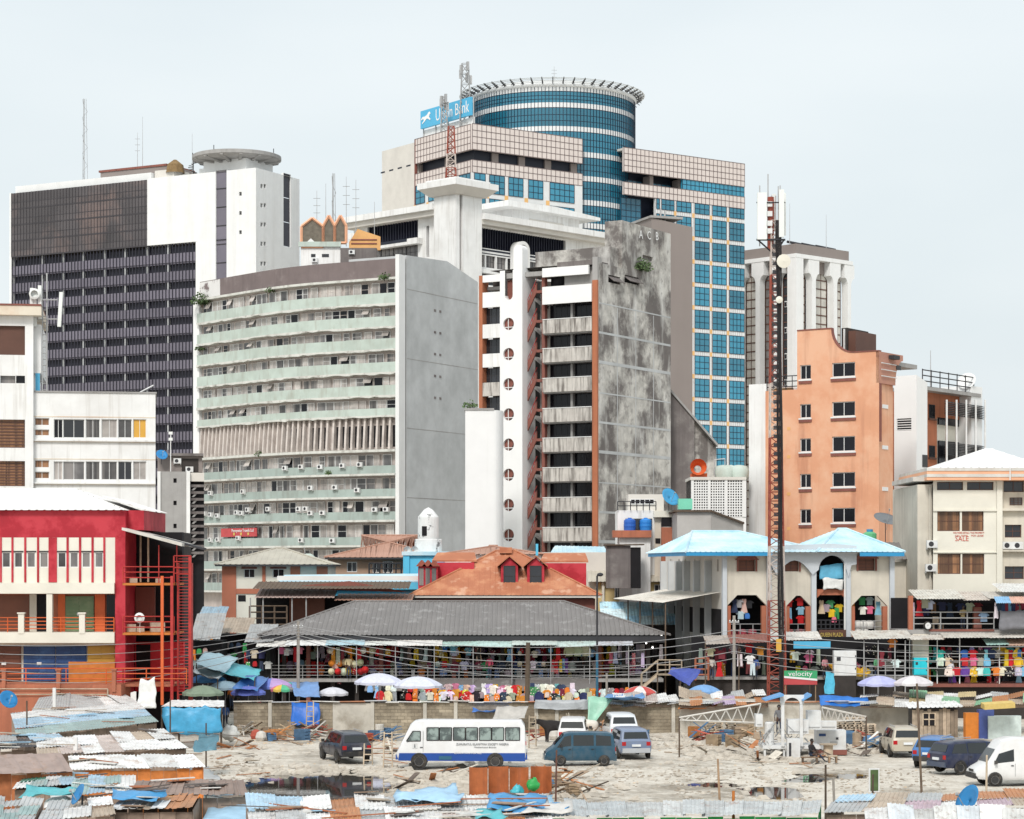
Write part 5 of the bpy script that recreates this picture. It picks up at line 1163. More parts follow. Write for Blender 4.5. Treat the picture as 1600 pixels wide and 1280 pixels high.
def grey_stair_block():
 f=Fr(246,250,8);t=f.thing('grey_stair_block','grey concrete stair block with square vents and a side of dark open balconies','building')
 X,Z=f.X,lambda y: f.Z(280,y);zt=Z(737);h=[rect(f,271,276,y-3.5,y+3.5) for y in (751,786,822)]
 b=MB();holed_wall(b,X(251),X(291),0,zt,h,front,.3);b.build('wall','concrete_grey',t)
 for q in h: box('vent','dark_in',t,q[0],.25,q[2],q[1],.29,q[3])
 box('edge_column','white_wall',t,X(291)+.01,-.25,0,X(297),5,zt);box('edge_column','white_wall',t,X(246),-.2,0,X(251)-.01,5,zt);box('head_wall','cream_stone',t,X(297)+.01,.2,Z(752),X(319),5,zt-.1);box('dark_core','dark_in',t,X(297)+.01,1.3,0,X(319),5,Z(752)-.01)
 for k in range(11):
  y=757+k*10.5;box('balcony_front','concrete_dark',t,X(297)+.05,.3,Z(y+4),X(319),.45,Z(y))
  MB().prism([(X(299),.4,Z(y+9)),(X(303),.4,Z(y+9)),(X(308),.4,Z(y+4)),(X(304),.4,Z(y+4))],(0,.1,0)).build('brace','concrete_grey',t)
 box('roof_room','slab_brown',t,X(246),1,zt,X(316),5,Z(712));box('roof_room_roof','concrete_dark',t,X(262),.4,Z(712),X(318),5.2,Z(708));box('roof_door','dark_wall',t,X(284),.95,zt,X(310),.99,Z(716));ac_unit(t,(X(277),.9,Z(724)));ac_unit(t,(X(296),.8,zt))
 w=f.o+Vector((X(252),.3,zt));dish('satellite_dish','blue satellite dish on the grey stair block roof',w+Vector((0,0,.8)),.65,R(25),35,(.03,.22,.50));
 a=thing('pole_sign','slim white pole with two square panels on the grey stair block','antenna',f.o+Vector((X(266.5),.2,zt)));MB().bar((0,0,0),(0,0,Z(676)-zt),.05,6).build('pole','frame_white',a)
 for y in (677,686.5): MB().box(-.22,-.1,Z(y+2.2)-zt,.22,.05,Z(y-2.2)-zt).build('panel','antenna_white',a)
grey_stair_block()

# ---------------------------------------------------------------- ground, near buildings
def hip_roof(t,x0,x1,y0,y1,z,zr,ins,mat,pitch=.4,h=.035,sides=True,yr=None,ins2=None):
 """Four ribbed slopes over a rectangle; ins = hip inset of the ridge ends."""
 ym=(y0+y1)/2 if yr is None else yr;a,b=(x0+ins,ym,zr),(x1-(ins if ins2 is None else ins2),ym,zr)
 for pts,al in (([(x0,y0,z),(x1,y0,z),b,a],(0,1,.5)),([(x1,y1,z),(x0,y1,z),a,b],(0,1,-.5)),([(x0,y1,z),(x0,y0,z),a],(1,0,.5)),([(x1,y0,z),(x1,y1,z),b],(1,0,-.5))):
  m=MB();ribbed(m,pts,al,pitch,h);m.build('roof_slope',mat,t,weld=.0005)
 m=MB()
 for p,q in ((a,b),((x0,y0,z),a),((x1,y0,z),b)): m.bar(Vector(p)+Vector((0,0,.03)),Vector(q)+Vector((0,0,.03)),.09,5)
 m.build('ridge_cap',mat,t)
def rail(t,pts,h,n=3,mat='metal_grey',r=.03,step=1.6,name='railing'):
 m=MB()
 for p,q in zip(pts,pts[1:]):
  p,q=Vector(p),Vector(q);k=max(1,int((q-p).length/step))
  for i in range(n): z=Vector((0,0,h*(i+1)/n));m.bar(p+z,q+z,r,4)
  for i in range(k+1): e=p.lerp(q,i/k);m.bar(e,e+Vector((0,0,h)),r*1.2,4)
 return m.build(name,mat,t)
# the yard: one sheet, finer where it is seen; shallow hollows hold the puddles
from mathutils import noise as _mn
BOWLS=[(455,1232,3.6,9.0),(555,1224,2.8,8.0),(1212,1236,1.6,3.6),(1300,1209,1.7,1.6),(1430,1250,1.8,3.4),(1110,1222,1.3,1.5),(1255,1216,1.1,1.2)]
_BW=[(*G(a,b).xy,c,d) for a,b,c,d in BOWLS]
def gz(x,y):
 if not (-46 < x < 46 and 79 < y < 152): return 0.0
 z=.09*_mn.noise((x*.12,y*.12,3))+.05*_mn.noise((x*.5,y*.5,1))
 for cx,cy,rx,ry in _BW: z -= .34*math.exp(-((x-cx)/rx)**2-((y-cy)/ry)**2)
 return z
def ground():
 xs=[-1500,-300,-90]+[-45+i*.5 for i in range(181)]+[90,300,1500];ys=[-200,20,60]+[80+i*.6 for i in range(120)]+[200,400,2500]
 from mathutils import noise as mn
 v=[]
 for y in ys:
  for x in xs:
   z=0.0
   if -46 < x < 46 and 79 < y < 152:
    z=gz(x,y)+.025*mn.noise((x*1.7,y*1.7,5))
   v.append((x,y,z-.02))
 n=len(xs);f=[(j*n+i,j*n+i+1,(j+1)*n+i+1,(j+1)*n+i) for j in range(len(ys)-1) for i in range(n-1)]
 me=bpy.data.meshes.new('ground');me.from_pydata(v,[],f);me.materials.append(M('ground'));me.polygons.foreach_set('use_smooth',[True]*len(f))
 o=put(me,'ground');o['kind']='structure';return o
GROUND=ground()
for i,(px,py,rx,ry) in enumerate(BOWLS):
 c=G(px,py);b=MB();b.poly(*[(c.x+rx*1.55*math.cos(k*.2618),c.y+ry*1.55*math.sin(k*.2618),-.115-.005*i) for k in range(24)]);b.build('puddle_water','water')['kind']='structure'

def red_building():
 f=Fr(196,148,0);t=f.thing('red_shop_building','red and cream shop building with a white roof and red steel stairs at its side','building')
 X=f.X;Z=lambda y: f.Z(100,y);xa=X(-70);x1=0.0
 box('red_fascia','red_paint',t,xa,0,Z(840),x1-.0,12,Z(797.5));box('corner_column','red_paint',t,X(180),-.04,Z(1085),x1,6,Z(840)-.004);box('side_fascia','red_paint',t,.002,.8,Z(828),X(225,.8),10,Z(797))
 # white hipped roof
 q=[(xa,-.4,Z(797.4)),(X(197),-.4,Z(797.4)),(X(197),10,Z(797.4)),(xa,10,Z(797.4))];r0,r1=(xa,4.5,f.Z(0,763,4.5)),(X(116,4.5),4.5,f.Z(0,763,4.5))
 for pts,al in (([q[0],q[1],r1,r0],(0,1,.3)),([q[1],q[2],r1],(1,0,-.3)),([q[2],q[3],r0,r1],(0,1,-.3))): m=MB();ribbed(m,pts,al,.5,.03);m.build('roof_slope','white_roof',t,weld=.0005)
 m=MB();ribbed(m,[(X(150),2,f.Z(150,775,2)),(X(226),.6,Z(796.5)),(X(226),10,Z(796.5)),(X(150),10,f.Z(150,775,2))],(1,0,-.2),.5,.03);m.build('roof_slope','white_roof',t,weld=.0005)
 # window storey
 ws=[];cols=[]
 for a in (3,22,42,62,90,109,128,148): ws.append(rect(f,a,a+13.5,863,887));cols.append(a)
 b=MB();holed_wall(b,xa,X(180)-.002,Z(928),Z(840)-.004,ws,front,.25);b.build('cream_wall','cream_light',t)
 for h in ws: put(window_mesh(round(h[1]-h[0],2),round(h[3]-h[2],2),1,1,'glass_grey','frame_white',.06),'window',t,(h[0],.04,h[2]));box('window_head','frame_dark',t,h[0]-.05,-.03,h[3],h[1]+.05,-.003,h[3]+.09)
 for a,w in ((0,3),(18,3.2),(38,3.2),(58,3.2),(76,13),(104,3.5),(123.5,3.5),(143,3.5),(161.5,3.2)): box('red_mullion','red_paint',t,X(a),-.05,Z(910),X(a+w),-.004,Z(840)-.006)
 box('slab_band','cream_light',t,xa,-.35,Z(927.5),X(180)-.004,-.004,Z(911))
 # gallery storey
 box('gallery_back','brick_paint',t,xa,1.6,Z(988),X(180)-.01,2,Z(928.5));box('gallery_floor','cream_light',t,xa,-.3,Z(1004.5),X(180)-.004,1.6,Z(988));box('ground_soffit','cream_wall',t,xa,.1,Z(1008),X(180)-.004,6,Z(1005))
 box('gallery_door','dark_in',t,X(50),1.55,Z(988),X(72),1.59,Z(929));box('gallery_shutter','door_brown',t,X(-20),1.5,Z(988),X(38),1.58,Z(931));box('gallery_wall','cream_wall',t,X(38)+.02,1.5,Z(988),X(50)-.02,1.59,Z(929));box('gallery_door','glass_black',t,X(160),1.5,Z(988),X(179),1.58,Z(930));box('gallery_pier','orange_metal',t,X(142),1.4,Z(988),X(158),1.58,Z(929));box('gallery_pier','orange_metal',t,X(84),1.4,Z(988),X(95),1.58,Z(929))
 def shutter(x0,x1,z0,z1,y,mat,n=9):
  m=MB();m.box(x0,y,z0,x1,y+.06,z1)
  for k in range(n): m.box(x0+.06,y-.05,z0+(z1-z0)*(k+.12)/n,(x0+x1)/2-.04,y-.002,z0+(z1-z0)*(k+.68)/n);m.box((x0+x1)/2+.04,y-.05,z0+(z1-z0)*(k+.12)/n,x1-.06,y-.002,z0+(z1-z0)*(k+.68)/n)
  d=m.build('panel_door',mat,t);MB().box((x0+x1)/2-.15,y-.08,(z0+z1)/2-.1,(x0+x1)/2+.15,y-.052,(z0+z1)/2+.08).build('door_lock','metal_white',d)
 shutter(X(95),X(140),Z(988),Z(932),1.45,'door_green')
 box('gallery_column','cream_light',t,X(74),-.3,Z(988),X(83),.1,Z(928.4));
 for a in (30,125): box('parapet_post','cream_light',t,X(a),-.34,Z(990),X(a+9),.0,Z(959));box('post_cap','cream_light',t,X(a)-.06,-.4,Z(959),X(a+9)+.06,.06,Z(957))
 rail(t,[(xa,-.2,Z(988)),(X(179),-.2,Z(988))],.95,4,'orange_metal',.025,3.2)
 # ground storey with coloured doors
 zb=Z(1066);box('ground_back','cream_wall',t,xa,1.0,Z(1085),X(180)-.01,1.4,Z(1008.2))
 for a,c,m_ in ((-25,28,'door_brown'),(32,82,'door_blue'),(83,131,'door_blue'),(133,176,'door_yellow')): shutter(X(a),X(c),zb,Z(1009),.9,m_,8)
 MB().box(X(108),-.2,zb-.1,X(180),-.05,Z(1034)).build('plywood_board','orange_ply',t)
 box('terrace','brick_paint',t,xa,-2.6,0,X(200),1.0,zb-.02)
 for a in (17,101,186): box('terrace_post','brick_paint',t,X(a),-2.7,zb-.5,X(a+6),-2.35,Z(1045));box('post_cap','brick_paint',t,X(a)-.06,-2.76,Z(1045),X(a+6)+.06,-2.29,Z(1042.5))
 rail(t,[(xa,-2.5,zb),(X(300),-2.5,zb)],1.0,3,'orange_metal',.025,2.5);rail(t,[(xa,-2.75,zb-1),(X(180),-2.75,zb-1)],.7,2,'wood_pale',.03,3.0,'plank_rail')
 # side galleries in red steel
 xs=X(290);box('side_back','dark_in',t,.01,4.2,0,X(270),5,Z(830));box('side_wall','red_bright',t,.05,3.4,Z(1085),X(275),4.0,Z(1006));box('side_door','dark_in',t,X(195)+.2,3.3,Z(1066),X(222),3.39,Z(1010));box('side_wall','red_brown',t,.05,3.6,Z(985),X(228),4,Z(918));box('side_core','dark_wall',t,.01,5.01,0,X(268),9,Z(830))
 for a in (212,224): box('timber_post','wood_pale',t,X(a),1.6,Z(910),X(a+2.4),1.75,Z(835))
 for y in (911,988,1068): box('deck','orange_ply' if y < 1000 else 'brick_paint',t,.02,-1.2,Z(y+3.5),X(276),3.3,Z(y));rail(t,[(.05,-1.2,Z(y)),(X(276),-1.2,Z(y))],1.05,3,'red_metal',.03,1.8)
 for a,m_ in ((258,'orange_metal'),(273,'red_metal'),(301,'red_metal')): MB().box(X(a)-.09,-1.3,Z(1100),X(a)+.09,-1.12,Z(900 if a < 280 else 870)).build('steel_post',m_,t)
 for a in (250,278): MB().bar((X(a),-.5,Z(911)),(X(a),-.5,Z(852)),.04,5).build('steel_post','red_metal',t)
 m=MB()
 for k in range(46): z=Z(1085)+k*.2;m.box(X(281),-.6,z,X(300),-.2,z+.04)
 m.build('ladder_treads','red_metal',t);m=MB()
 for a in (280,301): m.box(X(a)-.05,-.65,Z(1100),X(a)+.05,-.15,Z(880))
 m.build('ladder_stringers','red_metal',t)
 rail(t,[(X(276),-1.2,Z(905)),(X(302),-1.2,Z(905))],1.5,4,'red_metal',.035,.6);MB().hexa([(X(196),-1.4,Z(829)),(X(289),-1.4,Z(854)),(X(289),3.5,Z(854)),(X(196),3.5,Z(829)),(X(196),-1.4,Z(825)),(X(289),-1.4,Z(849)),(X(289),3.5,Z(849)),(X(196),3.5,Z(825))]).build('awning','roof_pale',t);MB().hexa([(X(240),-.2,Z(838)),(X(316),-.2,Z(859)),(X(316),2,Z(859)),(X(240),2,Z(838)),(X(240),-.2,Z(836)),(X(316),-.2,Z(856)),(X(316),2,Z(856)),(X(240),2,Z(836))]).build('awning','metal_dark',t)
 for a,y,s in ((200,988,.7),(216,988,.5),(243,988,.9),(205,911,.5),(245,911,.4)):
  o=MB().obox((0,0,s*.35),s,s*.7,s*.7,(0,0,.3)).build('carton','plank',None,f.o+Vector((X(a),.8,Z(y)+.01)),color=(.5,.42,.33));tag(o,'cardboard carton kept on a side gallery of the red building','carton','cartons on the red galleries')
 q=thing('white_fan','round white fan left on the side gallery of the red building','fan',f.o+Vector((X(221),-.6,Z(988))));MB().bar((0,0,0),(0,0,.7),.03).build('stand','metal_white',q);MB().lathe([(.001,0),(.3,.02),(.34,.1),(.2,.16)],14).build('cage','antenna_white',q,(0,-.1,.95),rot=(R(90),0,0))
red_building()

def houses():
 # cream and orange house with olive hipped roof
 f=Fr(347,200,0);t=f.thing('hipped_house','cream and orange house under an olive hipped roof','house');X=f.X;Z=lambda y: f.Z(430,y);x1=X(512);w=[rect(f,381,398,889,903),rect(f,426,444,889,903)]
 b=MB();holed_wall(b,0,x1,0,Z(882),w,front,.25);b.build('wall','cream_light',t);box('core','cream_wall',t,.02,.3,0,x1,9,Z(882))
 for h in w: put(window_mesh(round(h[1]-h[0],2),round(h[3]-h[2],2),2,1,'glass_dark','frame_white',.06),'window',t,(h[0],.1,h[2]));box('window_surround','red_brown',t,h[0]-.2,-.1,h[3],h[1]+.2,-.004,h[3]+.16)
 for a,c in ((347,369),(410,415),(454,469),(495,512)): box('orange_pier','house_orange',t,X(a),-.12,0,X(c),-.004,Z(882))
 box('orange_band','house_orange',t,X(369),-.08,Z(928),x1,-.004,Z(920));hip_roof(t,X(337),X(520),-1,10,Z(882),f.Z(430,857,4.5),4.8,'roof_olive',.5);box('eaves','metal_dark',t,X(338),-.98,Z(885),X(519),9.8,Z(882)-.01)
 box('side_window','dark_in',t,X(372),-.02,Z(940),X(384),-.004,Z(930));w_=f.o+Vector((X(437),5,Z(862)))
 o=thing('green_tank','pale green domed water tank behind the olive roof','water tank',P(482,872,207)+Vector((0,0,-1.0)));MB().lathe([(.8,0),(.82,.5),(.7,1.0),(.4,1.3),(.2,1.4)],14).build('tank_body','mint',o,smooth=True);MB().bar((-.3,0,1.3),(-.4,0,2),.03).build('pipe','metal_grey',o)
 # brown house
 f=Fr(512,214,0);t=f.thing('brown_house','brown rendered house under a salmon hipped roof','house');X=f.X;Z=lambda y: f.Z(570,y);w=[rect(f,542,558,878,894),rect(f,582,594,880,895),rect(f,598,614,877,895)]
 b=MB();holed_wall(b,0,X(636),0,Z(872),w,front,.25);b.build('wall','house_brown',t);box('core','house_brown',t,.02,.3,0,X(636),10,Z(872))
 for h in w: put(window_mesh(round(h[1]-h[0],2),round(h[3]-h[2],2),2,1,'glass_dark','frame_white',.07),'window',t,(h[0],.08,h[2]))
 hip_roof(t,X(508),X(700),-1,12,Z(871),f.Z(600,837,5.5),8.5,'roof_salmon',.5);box('eaves','frame_dark',t,X(509),-.98,Z(874),X(690),11.8,Z(871)-.01);rail(t,[(X(578),-1.2,Z(897)),(X(628),-1.2,Z(897))],1.0,2,'metal_dark',.05,.5);box('balcony','dark_wall',t,X(578),-1.25,Z(906),X(628),-.05,Z(896))
 # blue building and white minaret
 f=Fr(632,206,0);t=f.thing('blue_mosque','sky blue building carrying a peeling white minaret with loudspeakers','mosque');X=f.X;Z=lambda y: f.Z(660,y)
 box('wall','blue_paint',t,X(640),0,0,X(700),6,Z(866));box('parapet','blue_paint',t,X(630),-.2,Z(898),X(640)-.01,6,Z(868));box('parapet_cap','sky_roof',t,X(628),-.3,Z(868),X(702),6.1,Z(862))
 cx=X(668);r1,r2=(X(689)-X(646))/2,(X(684)-X(651))/2
 mk('peeling',(.74,.75,.74),var=.1,vs=2,grime=(.10,.10,.10),gscale=1.1,gamt=.85,gpos=(.58,.63))
 MB().lathe([(r1,Z(866)),(r1,Z(843)),(r1*.96,Z(842))],20,(cx,2,0)).build('minaret_base','peeling',t);MB().lathe([(r2*1.02,Z(843)),(r2,Z(809)),(r2*.98,Z(807)),(r2*.5,Z(797)),(r2*.35,Z(795)),(.02,Z(792))],20,(cx,2,0)).build('minaret_shaft','peeling',t);box('minaret_window','dark_in',t,cx-.55,2-r2-.02,Z(837),cx-.1,2-r2+.4,Z(822))
 for a in (634,645): MB().lathe([(.08,0),(.12,.15),(.38,.42)],12).build('loudspeaker','metal_white',t,(X(a),.2,Z(860)),rot=(R(90),0,.4))
 # long low blue and white roof
 f=Fr(434,193,0);t=f.thing('long_shed','long low shed with a pale blue and white sheet roof','shed');X=f.X;Z=lambda y: f.Z(540,y);x1=X(656);box('wall','blue_paint',t,0,0,0,x1,6,Z(915))
 MB().prism([(0,-.4,Z(912)),(x1,-.4,Z(912)),(x1,4,f.Z(540,898,4)),(X(437),4,f.Z(540,900,4))],(0,0,.1)).build('roof_slope','sky_roof',t);MB().box(X(500),-.5,Z(921),x1,-.42,Z(910)).build('fascia','blue_paint',t);MB().box(0,-.52,Z(907),x1,-.43,Z(900)).build('white_fascia','white_roof',t)
 # timber shed with pinkish roofs
 f=Fr(392,186,0);t=f.thing('timber_shed','dark open timber shed with weathered pink sheet roofs','shed');X=f.X;Z=lambda y: f.Z(500,y);x1=X(645);box('back','dark_in',t,X(396),2,0,x1,6,Z(932));box('wall','door_brown',t,X(450),1.2,0,X(505),1.9,Z(935))
 for a,c,y0,y1,m_ in ((397,640,920,909,'wood_dark'),(400,524,934,918,'roof_pink'),(524,645,938,928,'roof_salmon')): m=MB();ribbed(m,[(X(a),-1.2,Z(y0)),(X(c),-1.2,Z(y0)),(X(c),3.5,f.Z(500,y1,3.5)),(X(a),3.5,f.Z(500,y1,3.5))],(0,1,.2),.35,.04);m.build('roof_slope',m_,t,weld=.0005)
 MB().prism([(X(430),.6,Z(919)),(X(640),.6,Z(926)),(X(545),.6,Z(908))],(0,.2,0)).build('gable_board','red_brown',t)
 for a in (393,413,458,480): MB().bar((X(a),-.9,0),(X(a),-.9,Z(934)),.06,5).build('post','metal_grey',t)
 rail(t,[(X(392),-.9,Z(985)),(X(450),-.9,Z(985))],2.0,4,'wood_dark',.05,.8);box('floor','wood_dark',t,X(392),-1,Z(990),X(450),2,Z(986))
 # dormered red house
 f=Fr(645,190,0);t=f.thing('dormer_house','red house with a rusty orange hipped roof and gabled dormers','house');X=f.X;Z=lambda y: f.Z(790,y);x1=X(935);z0=Z(930);zr=f.Z(790,861,6)
 hip_roof(t,X(640),X(940),-.8,13,z0,zr,7.2,'roof_rust',.45,.02);box('wall','red_brown',t,X(650),0,0,X(930),12,z0-.3);box('eaves','cream_stone',t,X(642),-.7,Z(934),X(938),12.8,z0-.02)
 for a in (796,837):
  xw=X(a,1.2);hw=.72;zb,zt=f.Z(790,918,1.2),f.Z(790,884,1.2);m=MB();m.prism([(xw-hw,1.2,zb),(xw+hw,1.2,zb),(xw+hw,1.2,zt),(xw,1.2,zt+.7),(xw-hw,1.2,zt)],(0,4.5,0));m.build('dormer_wall','red_paint',t)
  MB().hexa([(xw-hw-.3,.9,zt-.1),(xw,.9,zt+.75),(xw,5.6,zt+.75),(xw-hw-.3,5.6,zt-.1),(xw-hw-.3,.9,zt),(xw,.9,zt+.87),(xw,5.6,zt+.87),(xw-hw-.3,5.6,zt)]).hexa([(xw,.9,zt+.75),(xw+hw+.3,.9,zt-.1),(xw+hw+.3,5.6,zt-.1),(xw,5.6,zt+.75),(xw,.9,zt+.87),(xw+hw+.3,.9,zt),(xw+hw+.3,5.6,zt),(xw,5.6,zt+.87)]).build('dormer_roof','roof_rust',t)
  put(window_mesh(1.0,1.75,1,2,'glass_dark','frame_dark',.07),'dormer_window',t,(xw-.5,1.1,zb+.08))
 for a,y0,y1,c in ((680,872,898,740),(852,873,905,918)): box('side_dormer','red_paint',t,X(a),3.2,Z(y1)-1,X(c),9,f.Z(790,y0+7,3.2));MB().prism([(X(a)-.4,4.0,f.Z(790,y0+6,4)),(X(c)+.2,4.0,f.Z(790,y0+6,4)),(X(c),5.5,f.Z(790,y0-6,5.5)),(X(a),5.5,f.Z(790,y0-6,5.5))],(0,0,.15)).build('side_dormer_roof','roof_rust',t)
 for a in (657,667,677): xw=X(a);box('side_dormer','red_paint',t,xw-.25,1.5,z0,xw+.3,5,Z(883));MB().prism([(xw-.45,1.2,Z(885)),(xw+.45,1.2,Z(885)),(xw,1.2,Z(875))],(0,4,0)).build('side_dormer_roof','roof_rust_dark',t);box('dormer_window','glass_grey',t,xw-.17,1.44,Z(915),xw+.2,1.49,Z(888))
 box('ridge_box','roof_rust',t,X(780),5.3,zr-.2,X(800),6.5,zr+.3);box('blue_pipe','blue_paint',t,X(838),5,zr-.4,X(842),5.2,zr+.6)
 f2=Fr(690,205,0);q=f2.thing('rear_house','low house behind with a rust streaked salmon roof','house');hip_roof(q,f2.X(690),f2.X(850),0,9,f2.Z(760,866),f2.Z(760,853,4),5,'roof_salmon',.5);box('wall','white_wall',q,f2.X(695),.4,0,f2.X(845),8.5,f2.Z(760,866)-.05)
 # cream low house and blue roofs to the right of it
 f=Fr(918,205,0);t=f.thing('cream_low_house','low cream house with a veranda and a weathered sheet roof','house');X=f.X;Z=lambda y: f.Z(980,y);box('parapet_wall','cream_stone',t,X(845),1,0,X(1042),8,Z(863));box('wall','cream_light',t,X(920),0,0,X(1040),.99,Z(908))
 mk('veranda_yellow',(.66,.52,.26),var=.1);box('veranda_wall','veranda_yellow',t,X(932),-.2,0,X(1040),-.01,Z(910))
 m=MB();ribbed(m,[(X(918),-1,Z(909)),(X(1042),-1,Z(909)),(X(1042),1,f.Z(980,892,1)),(X(918),1,f.Z(980,892,1))],(0,1,.3),.4,.03);m.build('roof_slope','roof_olive',t,weld=.0005)
 for a,c in ((960,970),(980,998),(1022,1036)): put(window_mesh(round(X(c)-X(a),2),1.35,2,1,'glass_dark','frame_white',.06),'window',t,(X(a),-.28,Z(937)))
 for a in (1001,940): box('pillar','cream_light',t,X(a),-.6,0,X(a+4),-.25,Z(910))
 sh=thing('patched_shed','low shed with pale blue sheets and white debris on its roof','shed',P(990,940,185)*1);sh.location.z=0;k=0
 for i in range(6):
  for j in range(3):
   m=MB();x,y=-2.6+i*1.02,j*1.6;ribbed(m,[(x,y,6.5+j*.55),(x+1.1,y,6.5+j*.55+RND.uniform(-.05,.1)),(x+1.1,y+1.8,7.2+j*.55),(x,y+1.8,7.2+j*.55)],(0,1,.35),.25,.03);m.build('roof_sheet','sheet',sh,color=RND.choice(((.42,.68,.80),(.5,.72,.8),(.62,.76,.8),(.36,.6,.75))))
 MB().box(-2.6,.3,0,3.6,5,6.4).build('wall','dark_wall',sh)
 # brick gable, breeze-block house and the roof yard with blue tanks
 f=Fr(1058,198,0);t=f.thing('brick_gable_house','grey block house with a low pitched roof edge','house');X=f.X;Z=lambda y: f.Z(1100,y)
 MB().prism([(0,0,0),(X(1111),0,0),(X(1111),0,Z(800)),(0,0,Z(800))],(0,8,0)).build('wall','brickwork',t);MB().prism([(X(1111)+.01,0,0),(X(1167),3,0),(X(1167),3,Z(818)),(X(1111)+.01,0,Z(800))],(0,6,0)).build('wall','brickwork',t)
 MB().prism([(-.3,-.3,Z(800)),(X(1111),-.3,Z(800)),(X(1111),-.3,Z(797)),(-.3,-.3,Z(797.5))],(0,8,0)).prism([(X(1111)+.01,-.3,Z(800)),(X(1168),2.7,Z(818)),(X(1168),2.7,Z(815)),(X(1111)+.01,-.3,Z(797))],(0,8,0)).build('roof_edge','wood_dark',t)
 f=Fr(1080,214,0);t=f.thing('breeze_block_house','white roof house screened by pierced breeze blocks','house');X=f.X;Z=lambda y: f.Z(1120,y);z0,z1=Z(808),Z(750);box('core','dark_wall',t,0,.4,0,X(1166),6,z1);box('base','white_wall',t,0,0,0,X(1166),.39,z0-.02);box('cornice','cream_stone',t,-.1,-.15,z1,X(1166),6,Z(745.5))
 for a,c in ((1080,1084),(1106.5,1110),(1132.5,1136.5),(1160,1166)): box('pier','frame_white',t,X(a),-.08,z0,X(c),.3,z1)
 bb=MB();s=.27
 holed_wall(bb,0,s*2,0,s*2,[(.05,.2,.06,.21),(.33,.48,.06,.21),(.05,.2,.33,.48),(.33,.48,.33,.48)],front,.18);me=bb.data('breeze_block','frame_white')
 for a,c in ((1084,1106.5),(1110,1132.5),(1136.5,1160)):
  x0,xx=X(a),X(c);nx=int((xx-x0)/(s*2)+.99);nz=int((z1-z0)/(s*2)+.99);w=(xx-x0)/nx;hh=(z1-z0)/nz
  for i in range(nx):
   for j in range(nz): put(me,'breeze_block',t,(x0+i*w,.02,z0+j*hh),scale=(w/(s*2),1,hh/(s*2)))
 for a,r in ((1135,1.0),(1159,.95),(1146,.5)):
  q=thing('roof_tank','pale green round water tank on the breeze block house roof','water tank',f.o+Vector((X(a),2.5,Z(745.5))),0,'pale tanks on the breeze block roof');MB().lathe([(r*.9,0),(r,.35),(r,.8),(r*.75,1.15),(r*.2,1.25)],16).build('tank_body','mint',q,smooth=True)
 q=thing('orange_funnel','orange metal funnel machine on the roof by the mouldy annex','machine',P(1090,748,216));MB().lathe([(.35,0),(.4,.2),(.75,.6),(.8,1.0)],14).build('funnel','orange_metal',q,(0,0,.9),rot=(R(80),0,0));MB().box(-.6,-.2,-.7,.9,1.4,.5).build('housing','orange_metal',q);MB().bar((1.6,0,-.5),(1.6,0,1.8),.05).bar((1.6,0,1.8),(2.6,0,1.9),.05).bar((2.6,0,-.5),(2.6,0,1.9),.05).build('pipe_frame','metal_grey',q)
 f=Fr(958,204,0);t=f.thing('roof_yard_house','small cluttered house with a balcony carrying blue water tanks','house');X=f.X;Z=lambda y: f.Z(1000,y);box('wall','white_wall',t,X(966),1.2,0,X(1024),6,Z(797));box('upper_wall','cream_stone',t,X(984),2.5,Z(797),X(1040),6,Z(771));box('balcony','brick_paint',t,X(957),-.8,Z(840),X(1017),1.0,Z(829));box('lower_wall','white_wall',t,X(968),-.3,0,X(1016),1.1,Z(840));box('brick_wing','brick_paint',t,X(1034),.2,0,X(1058),3,Z(824));box('bay','cream_wall',t,X(1024),1.0,0,X(1034),4,Z(797));box('window','dark_in',t,X(1034),.6,Z(823),X(1057),.7,Z(808));box('lintel','cream_light',t,X(1022),.5,Z(808),X(1058),4,Z(798));box('door','dark_in',t,X(1025),.95,Z(849),X(1033),.99,Z(841));box('window','glass_dark',t,X(978),1.1,Z(827),X(1020),1.19,Z(810));rail(t,[(X(966),1.0,Z(797)),(X(1026),1.0,Z(797))],.8,2,'metal_dark',.03,.5);put(window_mesh(2.2,.5,5,1,'dark_in','frame_white',.07),'vent_window',t,(X(987),2.42,Z(787)))
 for a,c in ((984,(.03,.13,.50)),(1009,(.03,.22,.62))):
  q=thing('blue_tank','blue plastic water tank on the brick balcony','water tank',f.o+Vector((X(a),.1,Z(829))),0,'blue tanks on the balcony');m=MB();m.lathe([(.52,0),(.54,.28),(.5,.3),(.55,.34),(.54,.62),(.5,.64),(.54,.68),(.52,.92),(.3,1.05),(.18,1.08),(.18,1.14),(.01,1.15)],18);m.build('tank_body','plastic',q,smooth=False,color=c)
 dish('satellite_dish','blue and white satellite dish propped at the roof yard corner',P(1046,798,204),.9,R(35),30,(.05,.30,.55));q=MB().box(0,0,0,1.25,1.2,.95).build('green_bin','plastic',None,P(1060,796,202),color=(.2,.62,.45));tag(q,'turquoise corrugated bin on the roof beside the breeze blocks','bin')
 q=thing('tin_hut','rusty tin hut on the low parapet roof','hut',P(948,866,200));q.location.z=0;zz=P(948,866,200).z;MB().box(0,0,zz-3,2.1,2,zz+.75).build('wall','concrete_dark',q);MB().box(2.12,0,zz-3,3.0,2,zz+.6).build('doorway','dark_in',q);MB().prism([(-.2,-.3,zz+.75),(3.3,-.3,zz+.8),(3.3,-.3,zz+.9),(-.2,-.3,zz+.85)],(0,2.6,0)).build('roof','wood_dark',q)
